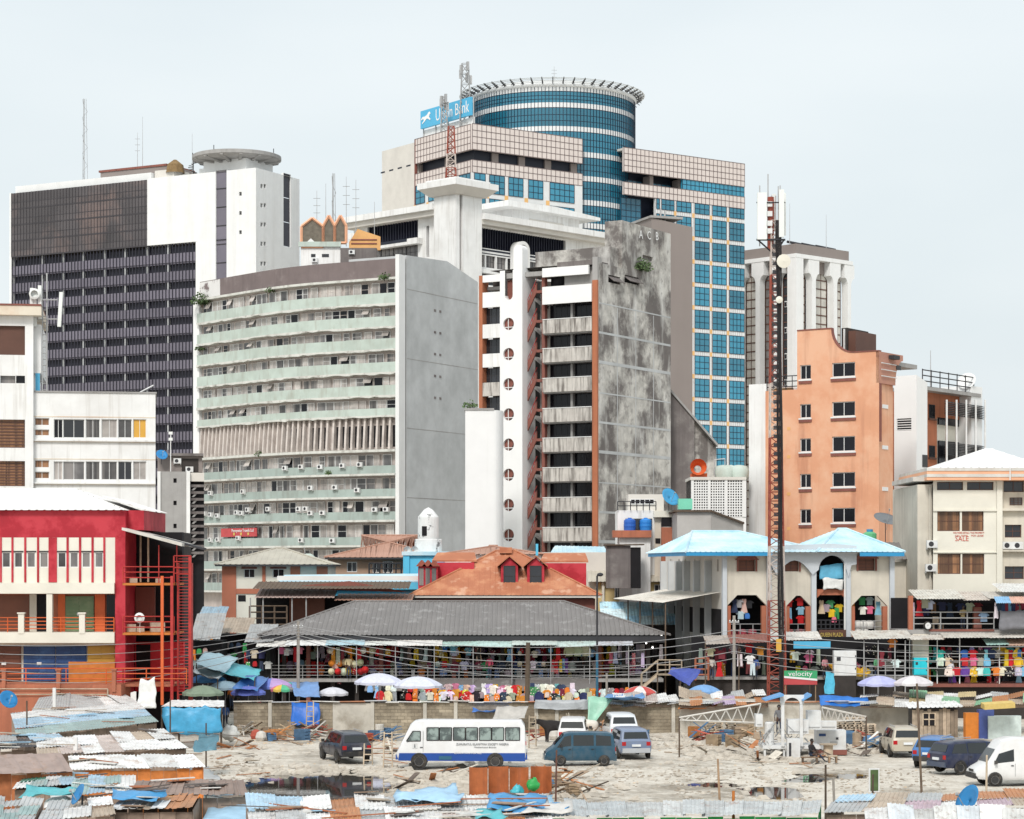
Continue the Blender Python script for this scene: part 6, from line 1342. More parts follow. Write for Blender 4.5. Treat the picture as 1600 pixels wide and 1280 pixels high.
 q=thing('blue_roof_patch','pale blue sheet roof between the stained block and the tin hut','roof',P(860,864,212));q.location.z=0;zz=P(860,862,212).z;m=MB();ribbed(m,[(0,0,zz-.1),(5.4,0,zz-.3),(5.2,4,zz+.5),(.5,4,zz+.5)],(0,1,.2),.4,.03);m.build('roof_slope','sky_roof',q,weld=.0005);MB().box(.2,.3,0,5.1,4,zz-.35).build('wall','cream_stone',q)
 w_=P(1388,840,195);dish('satellite_dish','large grey mesh satellite dish on a pole before the orange block',w_+Vector((-.2,0,-1.2)),1.15,R(25),62,(.16,.17,.18),mount=1.9)
 q=thing('green_tank','green water tank with a blue lid on the blue plaza roof','water tank',P(1359,834,182)+Vector((0,0,-.9)));MB().lathe([(.55,0),(.55,.9),(.3,1.05)],14).build('tank_body','plastic',q,color=(.12,.42,.2));MB().lathe([(.25,1.05),(.27,1.25),(.01,1.27)],12).build('lid','plastic',q,color=(.05,.25,.45))
 # small grey roof and clutter between plaza and beige block
 q=thing('grey_lean_to','dark grey ribbed lean-to roof beside the plaza','roof',P(1376,870,184));q.location.z=0;m=MB();z_=11;ribbed(m,[(-1.5,-1,11.9),(3.2,-1,11.7),(3.2,3,13.2),(-1.5,3,13.2)],(0,1,.35),.35,.04);m.build('roof_slope','grey_roof',q,weld=.0005);MB().box(-1.2,-.4,0,3.1,3,11.6).build('wall','cream_wall',q)
houses()

# ---------------------------------------------------------------- market hall, plaza, shops, boundary wall
PAL={'red': (.52,.02,.025),'yellow': (.72,.48,.03),'blue': (.04,.15,.42),'white': (.74,.74,.73),'black': (.02,.02,.022),'green': (.05,.30,.10),'orange': (.68,.22,.03),'purple': (.16,.06,.28),'pink': (.62,.16,.24),
 'grey': (.30,.30,.31),'sky blue': (.22,.45,.66),'maroon': (.20,.03,.05),'cream': (.66,.58,.44),'navy': (.03,.045,.10),'turquoise': (.05,.42,.45),'lilac': (.50,.48,.66),'beige': (.52,.44,.33),'brown': (.19,.10,.06)}
_cl={}
def cloth_mesh(k,mat='cloth'):
 if (k,mat) in _cl: return _cl[(k,mat)]
 b=MB();o=None
 if k == 'shirt': o=[(-.10,0),(-.24,-.04),(-.42,-.22),(-.31,-.30),(-.23,-.2),(-.24,-.68),(.24,-.68),(.23,-.2),(.31,-.30),(.42,-.22),(.24,-.04),(.10,0),(0,-.05)]
 if k == 'jacket': o=[(-.09,.04),(-.24,-.03),(-.36,-.2),(-.40,-.62),(-.29,-.64),(-.24,-.28),(-.25,-.74),(.25,-.74),(.24,-.28),(.29,-.64),(.40,-.62),(.36,-.2),(.24,-.03),(.09,.04)]
 if k == 'dress': o=[(-.08,0),(-.18,-.02),(-.19,-.25),(-.14,-.42),(-.30,-1.15),(.30,-1.15),(.14,-.42),(.19,-.25),(.18,-.02),(.08,0),(0,-.08)]
 if k == 'trousers': o=[(-.18,0),(.18,0),(.21,-.95),(.05,-.95),(0,-.35),(-.05,-.95),(-.21,-.95)]
 if k == 'shawl': o=[(-.14,0),(.14,0),(.17,-1.3),(.1,-1.36),(-.02,-1.28),(-.17,-1.34)]
 if o:
  n=len(o);b.prism([(x,0,z) for x,z in o],(0,.07,0));me=b.data(k,mat)
  for i,v in enumerate(me.vertices): v.co.y += .05*math.sin(v.co.x*17+i)
 elif k == 'backpack':
  ol=[(-.17,0),(.17,0),(.2,.06),(.2,.3),(.15,.44),(.06,.49),(-.06,.49),(-.15,.44),(-.2,.3),(-.2,.06)];b.prism([(x,-.08,z-.5) for x,z in ol],(0,.18,0));b.prism([(x*.75,-.15,z*.5-.47) for x,z in ol],(0,.068,0));b.box(-.12,.1,-.4,-.07,.14,-.02);b.box(.07,.1,-.4,.12,.14,-.02);me=b.data(k,mat)
 elif k == 'hat':
  b.lathe([(.001,.0),(.24,.0),(.26,.03),(.13,.05),(.12,.14),(.001,.16)],12);me=b.data(k,mat,smooth=True)
  for v in me.vertices: v.co.y,v.co.z=-v.co.z,v.co.y-.25
 _cl[(k,mat)]=me;return me
def hang(k,cn,p,place,group,mat='cloth',s=1.0,rz=None):
 o=put(cloth_mesh(k,mat),k,None,p,RND.uniform(-.35,.35) if rz is None else rz,color=tuple(min(.8,c*RND.uniform(.8,1.2)) for c in PAL[cn]),scale=(s,s,s))
 return tag(o,('printed ' if mat == 'print' else '')+f'{cn} {k} {place}',{'shirt': 'shirt','jacket': 'jacket','dress': 'dress','trousers': 'trousers','shawl': 'shawl','backpack': 'backpack','hat': 'hat'}[k],group)
def hang_row(x0,x1,z,y,kinds,cols,place,group,step=.55,s=1.0,pr=.25,skip=.08):
 x=x0
 while x < x1:
  if RND.random() > skip: hang(RND.choice(kinds),RND.choice(cols),(x,y+RND.uniform(-.12,.12),z+RND.uniform(-.08,.08)),place,group,'print' if RND.random() < pr else 'cloth',s*RND.uniform(.85,1.1))
  x += step*RND.uniform(.75,1.3)
ALLC=list(PAL)
def sheet_part(t,pts,colr,pitch=.2,h=.025,along=None,name='roof_sheet',mat='sheet'):
 m=MB();p=[Vector(q) for q in pts];ribbed(m,pts,along or (p[3]-p[0]),pitch,h);return m.build(name,mat,t,weld=.0005,color=colr)
def umbrella(label,px,py,D,r,cols,rz=0.0,tilt=(0,0),h=None,zb=None,group='market umbrellas'):
 top=P(px,py,D);h=h or top.z-(gz(top.x,top.y) if zb is None else zb)
 t=thing('market_umbrella',label,'umbrella',(top.x,top.y,top.z-h),rz,group);t.rotation_euler=(*tilt,rz);n=8
 for i in range(n):
  a0,a1=2*math.pi*i/n,2*math.pi*(i+1)/n;b=MB()
  def pt(a,k): q=r*k;return (q*math.cos(a),q*math.sin(a),h-.55*r*.62*k*k)
  def S(u,v): a,k=a0+(a1-a0)*u,.02+.98*v;x,y,z=pt(a,k);sag=1-.06*math.sin(u*math.pi)*v;return (x*sag,y*sag,z-.05*math.sin(u*math.pi)*v)
  b.sheet(S,3,5);e=[S(u/3,1) for u in range(4)]
  for p,q in zip(e,e[1:]): b.quad(p,q,(q[0],q[1],q[2]-.16),(p[0],p[1],p[2]-.16))
  b.build('canopy_panel','cloth',t,color=cols[i % len(cols)],weld=.001)
 MB().bar((0,0,0),(0,0,h+.06),.03,6).build('pole','metal_grey',t);m=MB()
 for i in range(n): a=2*math.pi*i/n;m.bar((0,0,h-.05),(r*.97*math.cos(a),r*.97*math.sin(a),h-.36*r),.012,4)
 m.build('ribs','metal_dark',t);return t
def tarp(name,label,pts,colr,sag=.3,nu=12,nv=8,cat='tarpaulin',rough=.06,seed=0,mat='tarp',group=None):
 a,b,c,d=[Vector(p) for p in pts]
 def S(u,v):
  p=a.lerp(b,u).lerp(d.lerp(c,u),v);k=math.sin(math.pi*u)*math.sin(math.pi*v)
  n=_mn.noise((p.x*1.3,p.y*1.3+seed,p.z*1.3));return p+Vector((n*rough*2,n*rough,-sag*k+rough*2.2*_mn.noise((p.x*2.2+5,p.z*2.2+p.y,seed))))
 m=MB();m.sheet(S,nu,nv);o=m.build(name,mat,None,color=colr,smooth=True,solid=.015);return tag(o,label,cat,group)

def market_hall():
 D=172;f=Fr(405,D,0);t=f.thing('market_hall','open two storey market hall under a long grey ribbed hipped roof','market hall');X=f.X;Z=lambda y: f.Z(700,y);x1=X(1046);ze=Z(992)
 x0=0.0;zr=f.Z(700,940,9)
 hip_roof(t,x0,x1,-1.0,17,ze,zr,6.6,'grey_roof',.36,.05,yr=8,ins2=7.8)
 box('fascia','metal_dark',t,x0+.3,-.9,ze-.55,x1-.3,-.8,ze-.05);box('ceiling','dark_wall',t,x0+.2,-.7,ze-.12,x1-.2,16.8,ze-.06)
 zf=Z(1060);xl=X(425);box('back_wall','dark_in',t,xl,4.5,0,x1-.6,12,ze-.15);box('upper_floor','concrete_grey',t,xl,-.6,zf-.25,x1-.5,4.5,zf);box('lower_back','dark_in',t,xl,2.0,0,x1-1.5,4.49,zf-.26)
 for k,px in enumerate(range(440,1040,38)): box('column','red_brown' if k % 3 == 1 else 'dark_wall',t,X(px),.3,0,X(px)+.3,.6,ze-.13)
 rail(t,[(xl,-.5,zf),(X(1010),-.5,zf)],1.0,4,'metal_grey',.022,2.2)
 # stall partitions and shelves of goods
 for px in range(455,1020,57): box('partition','door_brown' if px % 2 else 'wood_dark',t,X(px),1.6,zf,X(px)+.08,4.4,ze-.2)
 for px in range(470,1010,46):
  m=MB()
  for k in range(3): m.box(X(px),2.6,zf+.5+.65*k,X(px+30),3.1,zf+.54+.65*k)
  m.build('shelf','wood',t)
  for k in range(3):
   for q in range(4):
    if RND.random() < .7:
     c=PAL[RND.choice(ALLC)];s=RND.uniform(.2,.38);tag(MB().obox((0,0,s/2),s*1.1,.35,s,(0,0,RND.uniform(-.2,.2))).build('goods_bundle','cloth',None,f.o+Vector((X(px)+.2+q*.38,2.85,zf+.55+.65*k)),color=tuple(.75*v for v in c)),'folded goods bundle on a shelf inside the market hall','bundle','bundles on market hall shelves')
 for a,c,cc in ((405,455,(.66,.64,.6)),(450,512,(.70,.70,.68)),(512,570,(.40,.56,.62)),(566,622,(.68,.70,.66)),(622,690,(.72,.70,.67)),(690,745,(.42,.58,.53)),(744,800,(.47,.62,.58)),(800,868,(.55,.62,.58)),(866,928,(.50,.60,.57)),(926,985,(.55,.56,.60))):
  z1=Z(1000)+RND.uniform(-.05,.08);z0=z1-RND.uniform(.3,.45);sheet_part(t,[(X(a),-2.3,z0),(X(c)+.1,-2.3,z0+RND.uniform(-.08,.08)),(X(c)+.1,-.7,z1),(X(a),-.7,z1)],cc,.3,.02,(0,1,.2),'awning_sheet')
 for px in range(440,985,60): MB().bar((X(px),-2.1,zf-1.0),(X(px),-2.1,Z(1006)),.035,5).build('awning_post','metal_grey',t)
 for a,c in ((575,690),(690,805),(800,930)): MB().hexa([(X(a),-4.0,zf-.75),(X(c),-4.0,zf-.75),(X(c),-.5,zf-.1),(X(a),-.5,zf-.1),(X(a),-4.0,zf-.66),(X(c),-4.0,zf-.66),(X(c),-.5,zf),(X(a),-.5,zf)]).build('lower_awning','grey_roof',t)
 pl='hanging in the upper stalls of the market hall';g='goods hung in the market hall';o=f.o
 r_=lambda a,c,y,d,k,cs,s=1.0,st=.55,pr=.25,sk=.08: hang_row(o.x+X(a),o.x+X(c),Z(y),o.y+d,k,cs,pl,g,st,s,pr,sk)
 r_(440,475,1012,-.2,['shawl','shirt','dress'],['red','white','grey','pink'],.8,.35);r_(480,505,1020,1.0,['shirt','backpack'],['maroon','white','grey'],.8,.4)
 r_(517,585,1012,-.6,['shawl','hat','shawl'],['red','cream','white','orange','maroon','beige'],1.0,.30,.5);r_(519,570,1030,-.7,['hat','hat','shirt'],['cream','orange','red','beige'],1.0,.36,.4);r_(519,580,1042,-.7,['hat'],['cream','beige','yellow','red'],1.1,.42)
 r_(670,720,1009,.1,['shirt','trousers'],['orange','sky blue','yellow','grey','blue'],.8,.6);r_(670,815,1034,.0,['shirt','jacket','backpack'],['white','black','maroon','grey','navy','red','green'],.95,.62);r_(730,880,1022,1.2,['shirt','trousers'],['navy','maroon','grey','black','green'],.9,.8)
 r_(812,862,1017,-.2,['shirt','backpack'],['yellow','red','cream'],.75,.9,.3);r_(812,862,1034,-.3,['shirt','backpack'],['red','cream','yellow','white'],.85,.8,.4);r_(864,890,1030,-.4,['shawl'],['blue','yellow','sky blue','purple','red'],.75,.26);r_(872,882,1003,-.5,['shawl'],['red'],.9,.3)
 for px in (889,902,915): hang('jacket','cream',(o.x+X(px),o.y-.4,Z(1009)),pl,g,s=1.05,rz=.0)
 r_(894,930,1034,-.2,['shirt','jacket'],['black','navy','grey'],.95,.5);r_(955,1010,1020,.2,['trousers','shawl','dress'],['green','lilac','grey','yellow','pink','white'],.8,.42,.3);r_(960,1040,1008,.8,['shawl','trousers'],['grey','white','black','beige'],1.0,.4,.5)
 for px,y in ((1022,990),(1034,994),(1038,1003),(1010,1006),(1020,1013)):
  q=thing('bulb_lamp','lit white bulb under the market hall eaves','lamp',o+Vector((X(px),.3,Z(y))),0,'bulbs under the eaves');MB().lathe([(.02,.14),(.07,.06),(.05,0),(.001,-.03)],8).build('bulb','lamp_glow',q,smooth=True);MB().bar((0,0,.12),(0,0,max(.2,ze-.1-Z(y))),.008,4).build('flex','black_cable',q)
 # street level rows
 pl='on the street rack below the market hall';g='clothes on the street racks'
 for a,c,y,k,cs,s in ((578,640,1071,['shirt','dress','backpack'],['white','white','red','sky blue','black'],.75),(640,700,1074,['backpack','shirt'],['black','red','orange','grey','green'],.7),(692,736,1078,['backpack','shirt','hat'],['red','orange','yellow','red'],.75),(700,775,1070,['shirt','shawl','dress'],['white','beige','navy','yellow','pink','lilac','sky blue'],.75),(770,812,1072,['shirt'],['red','white','white','pink'],.8),(812,842,1072,['shirt','dress'],['cream','green','orange'],.75),(832,905,1069,['shirt','trousers','dress'],['green','orange','white','navy','navy','sky blue'],.75),(855,912,1080,['shirt','backpack'],['orange','white','pink','yellow'],.7),(870,1000,1074,['shirt','backpack'],['orange','white','grey','red','maroon'],.7)):
  D2=166;hang_row((a-800)/F*D2,(c-800)/F*D2,P(a,y,D2).z,D2+RND.uniform(-1,1),k,cs,pl,g,.42,s*1.3,.4,.05)
 for a,c,y,d,s_,st in ((440,1010,1012,1.9,1.0,.5),(440,1010,1034,2.0,1.0,.45),(500,930,1046,.9,.8,.8),(590,930,1013,.3,.9,1.0)): hang_row(o.x+X(a),o.x+X(c),Z(y),o.y+d,['shirt','dress','shawl','trousers','jacket','backpack','hat'],['white','grey','red','maroon','beige','sky blue','orange','lilac','yellow','pink'],'deep inside the market hall stalls','goods inside the market hall',st,s_,.4,.1)
 for a,c,y in ((580,930,1082),(640,1000,1087)): hang_row((a-800)/F*164.5,(c-800)/F*164.5,P(0,y,164.5).z,164.5,['backpack','shirt','trousers','jacket'],['white','orange','beige','cream','navy','black','grey','red'],'piled on the street tables below the market hall','goods on the street tables',.5,.9,.4,.1)
 # stair at the right end of the hall
 q=thing('timber_stair','pale timber stair with rails climbing to the market hall gallery','stair',f.o+Vector((X(1000),-2.5,0)));w=X(1024)-X(1000);m=MB()
 z0_,z1_=Z(1072),Z(1052)
 for s in (0,.9): MB().hexa([(0,s,z0_-.15),(w,s,z1_-.15),(w,s+.07,z1_-.15),(0,s+.07,z0_-.15),(0,s,z0_+.1),(w,s,z1_+.1),(w,s+.07,z1_+.1),(0,s+.07,z0_+.1)]).build('stringer','wood_pale',q);MB().bar((0,s,z0_+1.0),(w,s,z1_+1.0),.04,4).bar((0,s,z0_),(0,s,z0_+1.0),.04,4).build('handrail','wood_pale',q)
 for k in range(6): MB().box(w*k/6,.07,z0_+(z1_-z0_)*k/6+.05,w*k/6+.25,.9,z0_+(z1_-z0_)*k/6+.1).build('tread','wood_pale',q)
 MB().box(w,-.1,z1_-.05,w+1.8,1.1,z1_+.06).build('landing','wood_pale',q);rail(q,[(w,-.1,z1_),(w+1.8,-.1,z1_)],1.1,3,'wood_pale',.035,.6);MB().bar((w,0,0),(w,0,z1_),.05).bar((w+1.7,0,0),(w+1.7,0,z1_),.05).bar((0,.5,0),(0,.5,z0_),.05).build('stair_posts','wood_dark',q)
market_hall()

def plaza():
 f=Fr(1131,170,8);t=f.thing('blue_roofed_plaza','cream shopping plaza with grey arches and sky blue hipped roofs','building');X=f.X;Z=lambda p,y: f.Z(p,y);x1=X(1396);ze=Z(1160,863);zf=Z(1160,997)
 op=[rect(f,1137,1197,930,994),rect(f,1229,1266,931,994),rect(f,1331,1386,931,989)];wn=[rect(f,1154,1180,873,893),rect(f,1225,1248,872,893),rect(f,1341,1367,871,892)];arch=rect(f,1277,1320,866,992)
 xa0,xa1=X(1273.5),X(1322);b=MB()
 holed_wall(b,0,xa0,zf,ze,op[:2]+wn[:2],front,.35);holed_wall(b,xa1,x1,zf,ze,op[2:]+wn[2:],front,.35);b.build('wall','cream_wall',t)
 for h in op:                         # cut corners of the openings
  c=.75
  for s,x in ((1,h[0]),(-1,h[1])): MB().prism([(x,-.012,h[3]+.012),(x+s*c,-.012,h[3]+.012),(x,-.012,h[3]-c)],(0,.36,0)).build('opening_haunch','cream_wall',t)
  box('opening_frame','brick_paint',t,h[0]-.02,-.05,h[2],h[0]+.22,.3,h[3]-.8);box('opening_frame','brick_paint',t,h[1]-.35,-.05,h[2],h[1]+.02,.3,h[3]-.8);box('opening_sill','brick_paint',t,h[0],-.06,h[2]-.42,h[1],.3,h[2])
  box('shop_back','dark_in',t,h[0],3.2,h[2],h[1],3.4,h[3]);rail(t,[(h[0],.1,h[2]),(h[1],.1,h[2])],.9,2,'metal_grey',.025,.9)
 for h in wn:
  put(window_mesh(round(h[1]-h[0],2),round(h[3]-h[2],2),2,4,'door_brown','frame_brown',.07),'window',t,(h[0],.15,h[2]));xm=(h[0]+h[1])/2;hw=(h[1]-h[0])/2
  MB().prism([(xm-hw-.3,-.14,h[3]-.1),(xm+hw+.3,-.14,h[3]-.1),(xm+hw*.7,-.14,h[3]+.35),(xm,-.14,h[3]+.5),(xm-hw*.7,-.14,h[3]+.35)],(0,.13,0)).build('window_hood','red_brown',t);box('window_side','red_brown',t,h[0]-.14,-.1,h[2],h[0]-.01,-.004,h[3]);box('window_side','red_brown',t,h[1]+.01,-.1,h[2],h[1]+.14,-.004,h[3])
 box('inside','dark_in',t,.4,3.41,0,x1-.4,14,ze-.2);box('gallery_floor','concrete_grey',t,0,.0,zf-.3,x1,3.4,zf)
 for a,c in ((1128,1134.5),(1197.5,1204),(1266.5,1274),(1320.5,1327.5),(1389,1396)): box('pilaster','grey_trim',t,X(a),-.3,0,X(c),.1,ze-.02)
 # grey arched frontispiece
 zt=Z(1297,855);xm=(X(1277)+X(1320))/2;r=(X(1320)-X(1277))/2;za=Z(1297,868)-r;n=12
 top=[(X(1202),ze-.9),(X(1202),zt+.1),(xm,zt+.25),(X(1336),zt+.1),(X(1336),ze-.9)]
 low=[(X(1336),ze-.9)]+[(X(1329)+(xm+r*1.12-X(1329))*k/6,ze-.9-1.3*(k/6)**1.5) for k in range(1,6)]+[(xm+r*math.cos(math.pi*i/n),za+r*math.sin(math.pi*i/n)) for i in range(n+1)]+[(xm-r*1.12+(X(1205)-xm+r*1.12)*k/10,ze-2.2+1.6*math.sin(math.pi*k/10)) for k in range(1,10)]
 MB().prism([(x,-.42,z) for x,z in top+low],(0,.4,0)).build('arched_front','grey_trim',t)
 rail(t,[(xm-r,.3,Z(1297,905)),(xm+r,.3,Z(1297,905))],1.0,4,'metal_dark',.03,.4);rail(t,[(xm-r,.2,zf),(xm+r,.2,zf)],1.3,4,'metal_dark',.04,.35);box('arch_floor','brick_paint',t,xm-r,.1,Z(1297,930),xm+r,3,Z(1297,921))
 for s in (-1,1): MB().prism([(xm+s*r,.02,Z(1297,922)),(xm+s*(r-.6),.02,Z(1297,922)),(xm+s*r,.02,Z(1297,934))],(0,.3,0)).build('arch_haunch','brick_paint',t)
 MB().path([(X(1318),-.36,Z(1318,872)),(X(1318),-.36,Z(1318,1000)),(X(1322),-.36,Z(1318,1008)),(X(1322),-.36,Z(1318,1016))],.07,6).build('drain_pipe','frame_white',t)
 box('sign_board','frame_brown',t,X(1277),-.5,Z(1297,997),X(1319),-.4,Z(1297,984));lettering('QUEEN PLAZA',.42,'letter_yellow',t,(xm-.1,-.53,Z(1297,994.5)),0,1.75)
 # flank with fins and slit windows
 yd=f.Y(1040);fl=[(f.Y(p)-.2,f.Y(p)+.35,f.x(p,893)[1],f.x(p,874)[1]) for p in (1048,1061,1071,1086,1103,1122)]
 zfl=f.x(1060,945)[1];b=MB();holed_wall(b,0,yd,0,ze,fl,lambda u,z,d: (d,u,z),.3);b.build('flank_wall','cream_stone',t)
 for h in fl: MB().quad((.2,h[0],h[2]),(.2,h[1],h[2]),(.2,h[1],h[3]),(.2,h[0],h[3])).build('slit_window','frame_brown',t)
 for p in (1042,1054,1066,1078,1094,1112): y=f.Y(p);box('flank_fin','concrete_flank',t,-.5,y,0,-.005,y+.4,ze-.6)
 box('flank_opening','dark_in',t,-.03,.8,f.x(1100,990)[1],-.004,yd-.5,f.x(1100,950)[1])
 sheet_part(t,[(-4.5,1,Z(1131,942)),(-4.5,yd,Z(1131,940)),(-.1,yd,Z(1131,925)),(-.1,1,Z(1131,925))],(.66,.63,.57),.3,.03,(1,0,.2),'flank_awning')
 for y in (1.2,6,11,16): MB().bar((-4.2,y,0),(-4.2,y,Z(1131,941)),.06,5).build('awning_post','wood_dark',t)
 # roofs
 e=1.3;hip_roof(t,-3.2,X(1288),-e,14,ze,f.Z(1160,831,6.5),2.2,'sky_roof',.4,.03,yr=6.5,ins2=5.0);hip_roof(t,X(1268),X(1406),-e,11,ze+.02,f.Z(1340,827,5),3.5,'sky_roof',.4,.03,yr=5,ins2=2.7)
 box('fascia','blue_fascia',t,-3.15,-e+.02,ze-.28,X(1200),-e+.08,ze-.01);box('fascia','blue_fascia',t,-3.15,-e+.09,ze-.28,-3.1,13,ze-.01);box('fascia','blue_fascia',t,X(1336),-e+.02,ze-.3,X(1405),-e+.08,ze-.01);box('soffit','cream_stone',t,-3.1,-e+.09,ze-.06,x1+.4,12,ze-.03)
 w=Matrix.Rotation(f.a,3,'Z');o=f.o;g='goods hung in the plaza openings'
 def h3(px,y,d,k,cn,s=.9,mat='cloth'): v=o+w @ Vector((X(px),d,0));hang(k,cn,(v.x,v.y,Z(px,y)),'hanging in a plaza opening',g,mat,s)
 for px,y,k,cn in ((1150,936,'dress','navy'),(1157,937,'shirt','grey'),(1165,936,'dress','beige'),(1173,938,'shirt','black'),(1160,955,'shirt','lilac'),(1170,958,'backpack','blue'),(1236,936,'shirt','red'),(1253,934,'shirt','red'),(1236,950,'trousers','sky blue'),(1254,948,'shirt','sky blue'),(1237,966,'backpack','red'),(1254,962,'shirt','red'),(1288,938,'dress','beige'),(1302,938,'shirt','green'),(1304,952,'shirt','yellow'),(1316,944,'shirt','yellow'),(1296,944,'shirt','grey'),(1337,934,'shawl','orange'),(1338,955,'shawl','red'),(1352,933,'shirt','green'),(1364,933,'shirt','grey'),(1364,947,'shirt','pink'),(1377,940,'dress','sky blue'),(1353,948,'shirt','white'),(1308,964,'backpack','pink'),(1312,950,'trousers','green')): h3(px,y,.8 if px > 1275 else .5,k,cn)
 for px,y,k in ((1345,963,2),(1355,963,2),(1364,962,2),(1345,976,2),(1356,976,2),(1148,972,3),(1164,974,3),(1180,972,3),(1255,984,3),(1238,984,1)):
  v=o+w @ Vector((X(px),.9,0));v.z=zf+(.65 if y < 970 else .02);tag(MB().lathe([(.3,0),(.36,.3),(.3,.58),(.12,.62)],8).build('sack','cloth',None,v,color=((.3,.3,.32),(.5,.03,.04),(.68,.67,.64),(.34,.05,.07))[k],smooth=True),{1: 'red',2: 'white',3: 'dark red'}[k]+' stuffed sack behind a plaza railing','sack','sacks behind plaza railings')
 v=o+w @ Vector((xm-.9,-.1,Z(1297,905)));d=w @ Vector((1.8,0,0));tarp('torn_banner','torn blue and white banner slung across the plaza arch',[v,v+d,v+d+Vector((0,0,1.2)),v+Vector((0,0,1.0))],(.12,.42,.62),.45,8,6,'banner');v2=v+Vector((.25,-.1,-.75));tarp('torn_banner','ragged white cloth under the blue banner in the plaza arch',[v2,v2+d*.8,v2+d*.85+Vector((0,0,.7)),v2+Vector((0,0,.75))],(.72,.72,.7),.1,8,6,'banner',.12)
 # ground floor stalls in front of the plaza
 s=thing('plaza_ground_shops','dark ground floor shops under patched canopies in front of the plaza','shops',(P(1085,1070,167).x,167,0));D=167;xx=lambda p: (p-1085)/F*D;zz=lambda y: P(0,y,D).z
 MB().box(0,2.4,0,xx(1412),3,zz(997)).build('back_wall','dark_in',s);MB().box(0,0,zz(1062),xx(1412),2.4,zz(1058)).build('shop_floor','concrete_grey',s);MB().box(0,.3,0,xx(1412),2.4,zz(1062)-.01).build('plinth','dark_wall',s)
 for a,c,y,cc in ((1100,1140,998,(.45,.4,.36)),(1138,1200,996,(.28,.12,.1)),(1200,1280,992,(.72,.7,.66)),(1330,1420,990,(.60,.58,.53))): sheet_part(s,[(xx(a),-1.8,zz(y+8)),(xx(c),-1.8,zz(y+6)),(xx(c),.8,zz(y-5)),(xx(a),.8,zz(y-4))],cc,.25,.03,(0,1,.2),'canopy_sheet')
 for a in (1100,1152,1196,1262,1346,1368,1394,1410): MB().bar((xx(a),-1.2,0),(xx(a),-1.2,zz(1000)),.05,5).build('canopy_post','metal_grey' if a > 1300 else 'wood_dark',s)
 rail(s,[(xx(1350),-1.0,zz(1062)),(xx(1410),-1.0,zz(1062))],1.4,4,'metal_grey',.03,1.2);rail(s,[(0,-1.0,zz(1062)),(xx(1105),-1.0,zz(1062))],1.6,4,'brick_paint',.05,.7)
 MB().box(xx(1235),-1.9,zz(1012),xx(1292),-1.8,zz(1001)).build('blue_sign','sign_blue',s)
 q=P(1160,1012,166.4);g2='goods hung before the plaza ground shops';pl2='hanging before the plaza ground floor shops'
 for px,y,k,cn in ((1147,1008,'shirt','grey'),(1170,1006,'shirt','red'),(1172,1024,'shirt','white'),(1176,1036,'trousers','white'),(1156,1022,'trousers','white'),(1124,1034,'dress','red'),(1188,1010,'shirt','orange'),(1395,998,'shirt','orange'),(1128,1016,'shirt','maroon'),(1110,1012,'shirt','beige'),(1400,1030,'shirt','white'),(1378,1018,'dress','maroon'),(1264,1022,'shirt','pink'),(1243,1018,'shirt','white'),(1250,1030,'backpack','black')): hang(k,cn,P(px,y,166),pl2,g2,s=.95)
 for a,c,y in ((1095,1200,1012),(1095,1200,1034),(1225,1290,1016),(1235,1290,1040),(1342,1405,1010),(1342,1405,1036)): hang_row((a-800)/F*168.3,(c-800)/F*168.3,P(0,y,168.3).z,168.3,['shirt','dress','trousers','backpack','shawl'],['white','grey','maroon','beige','navy','orange','pink','yellow','black'],'inside the plaza ground floor shops',g2,.55,.9,.4,.15)
plaza()

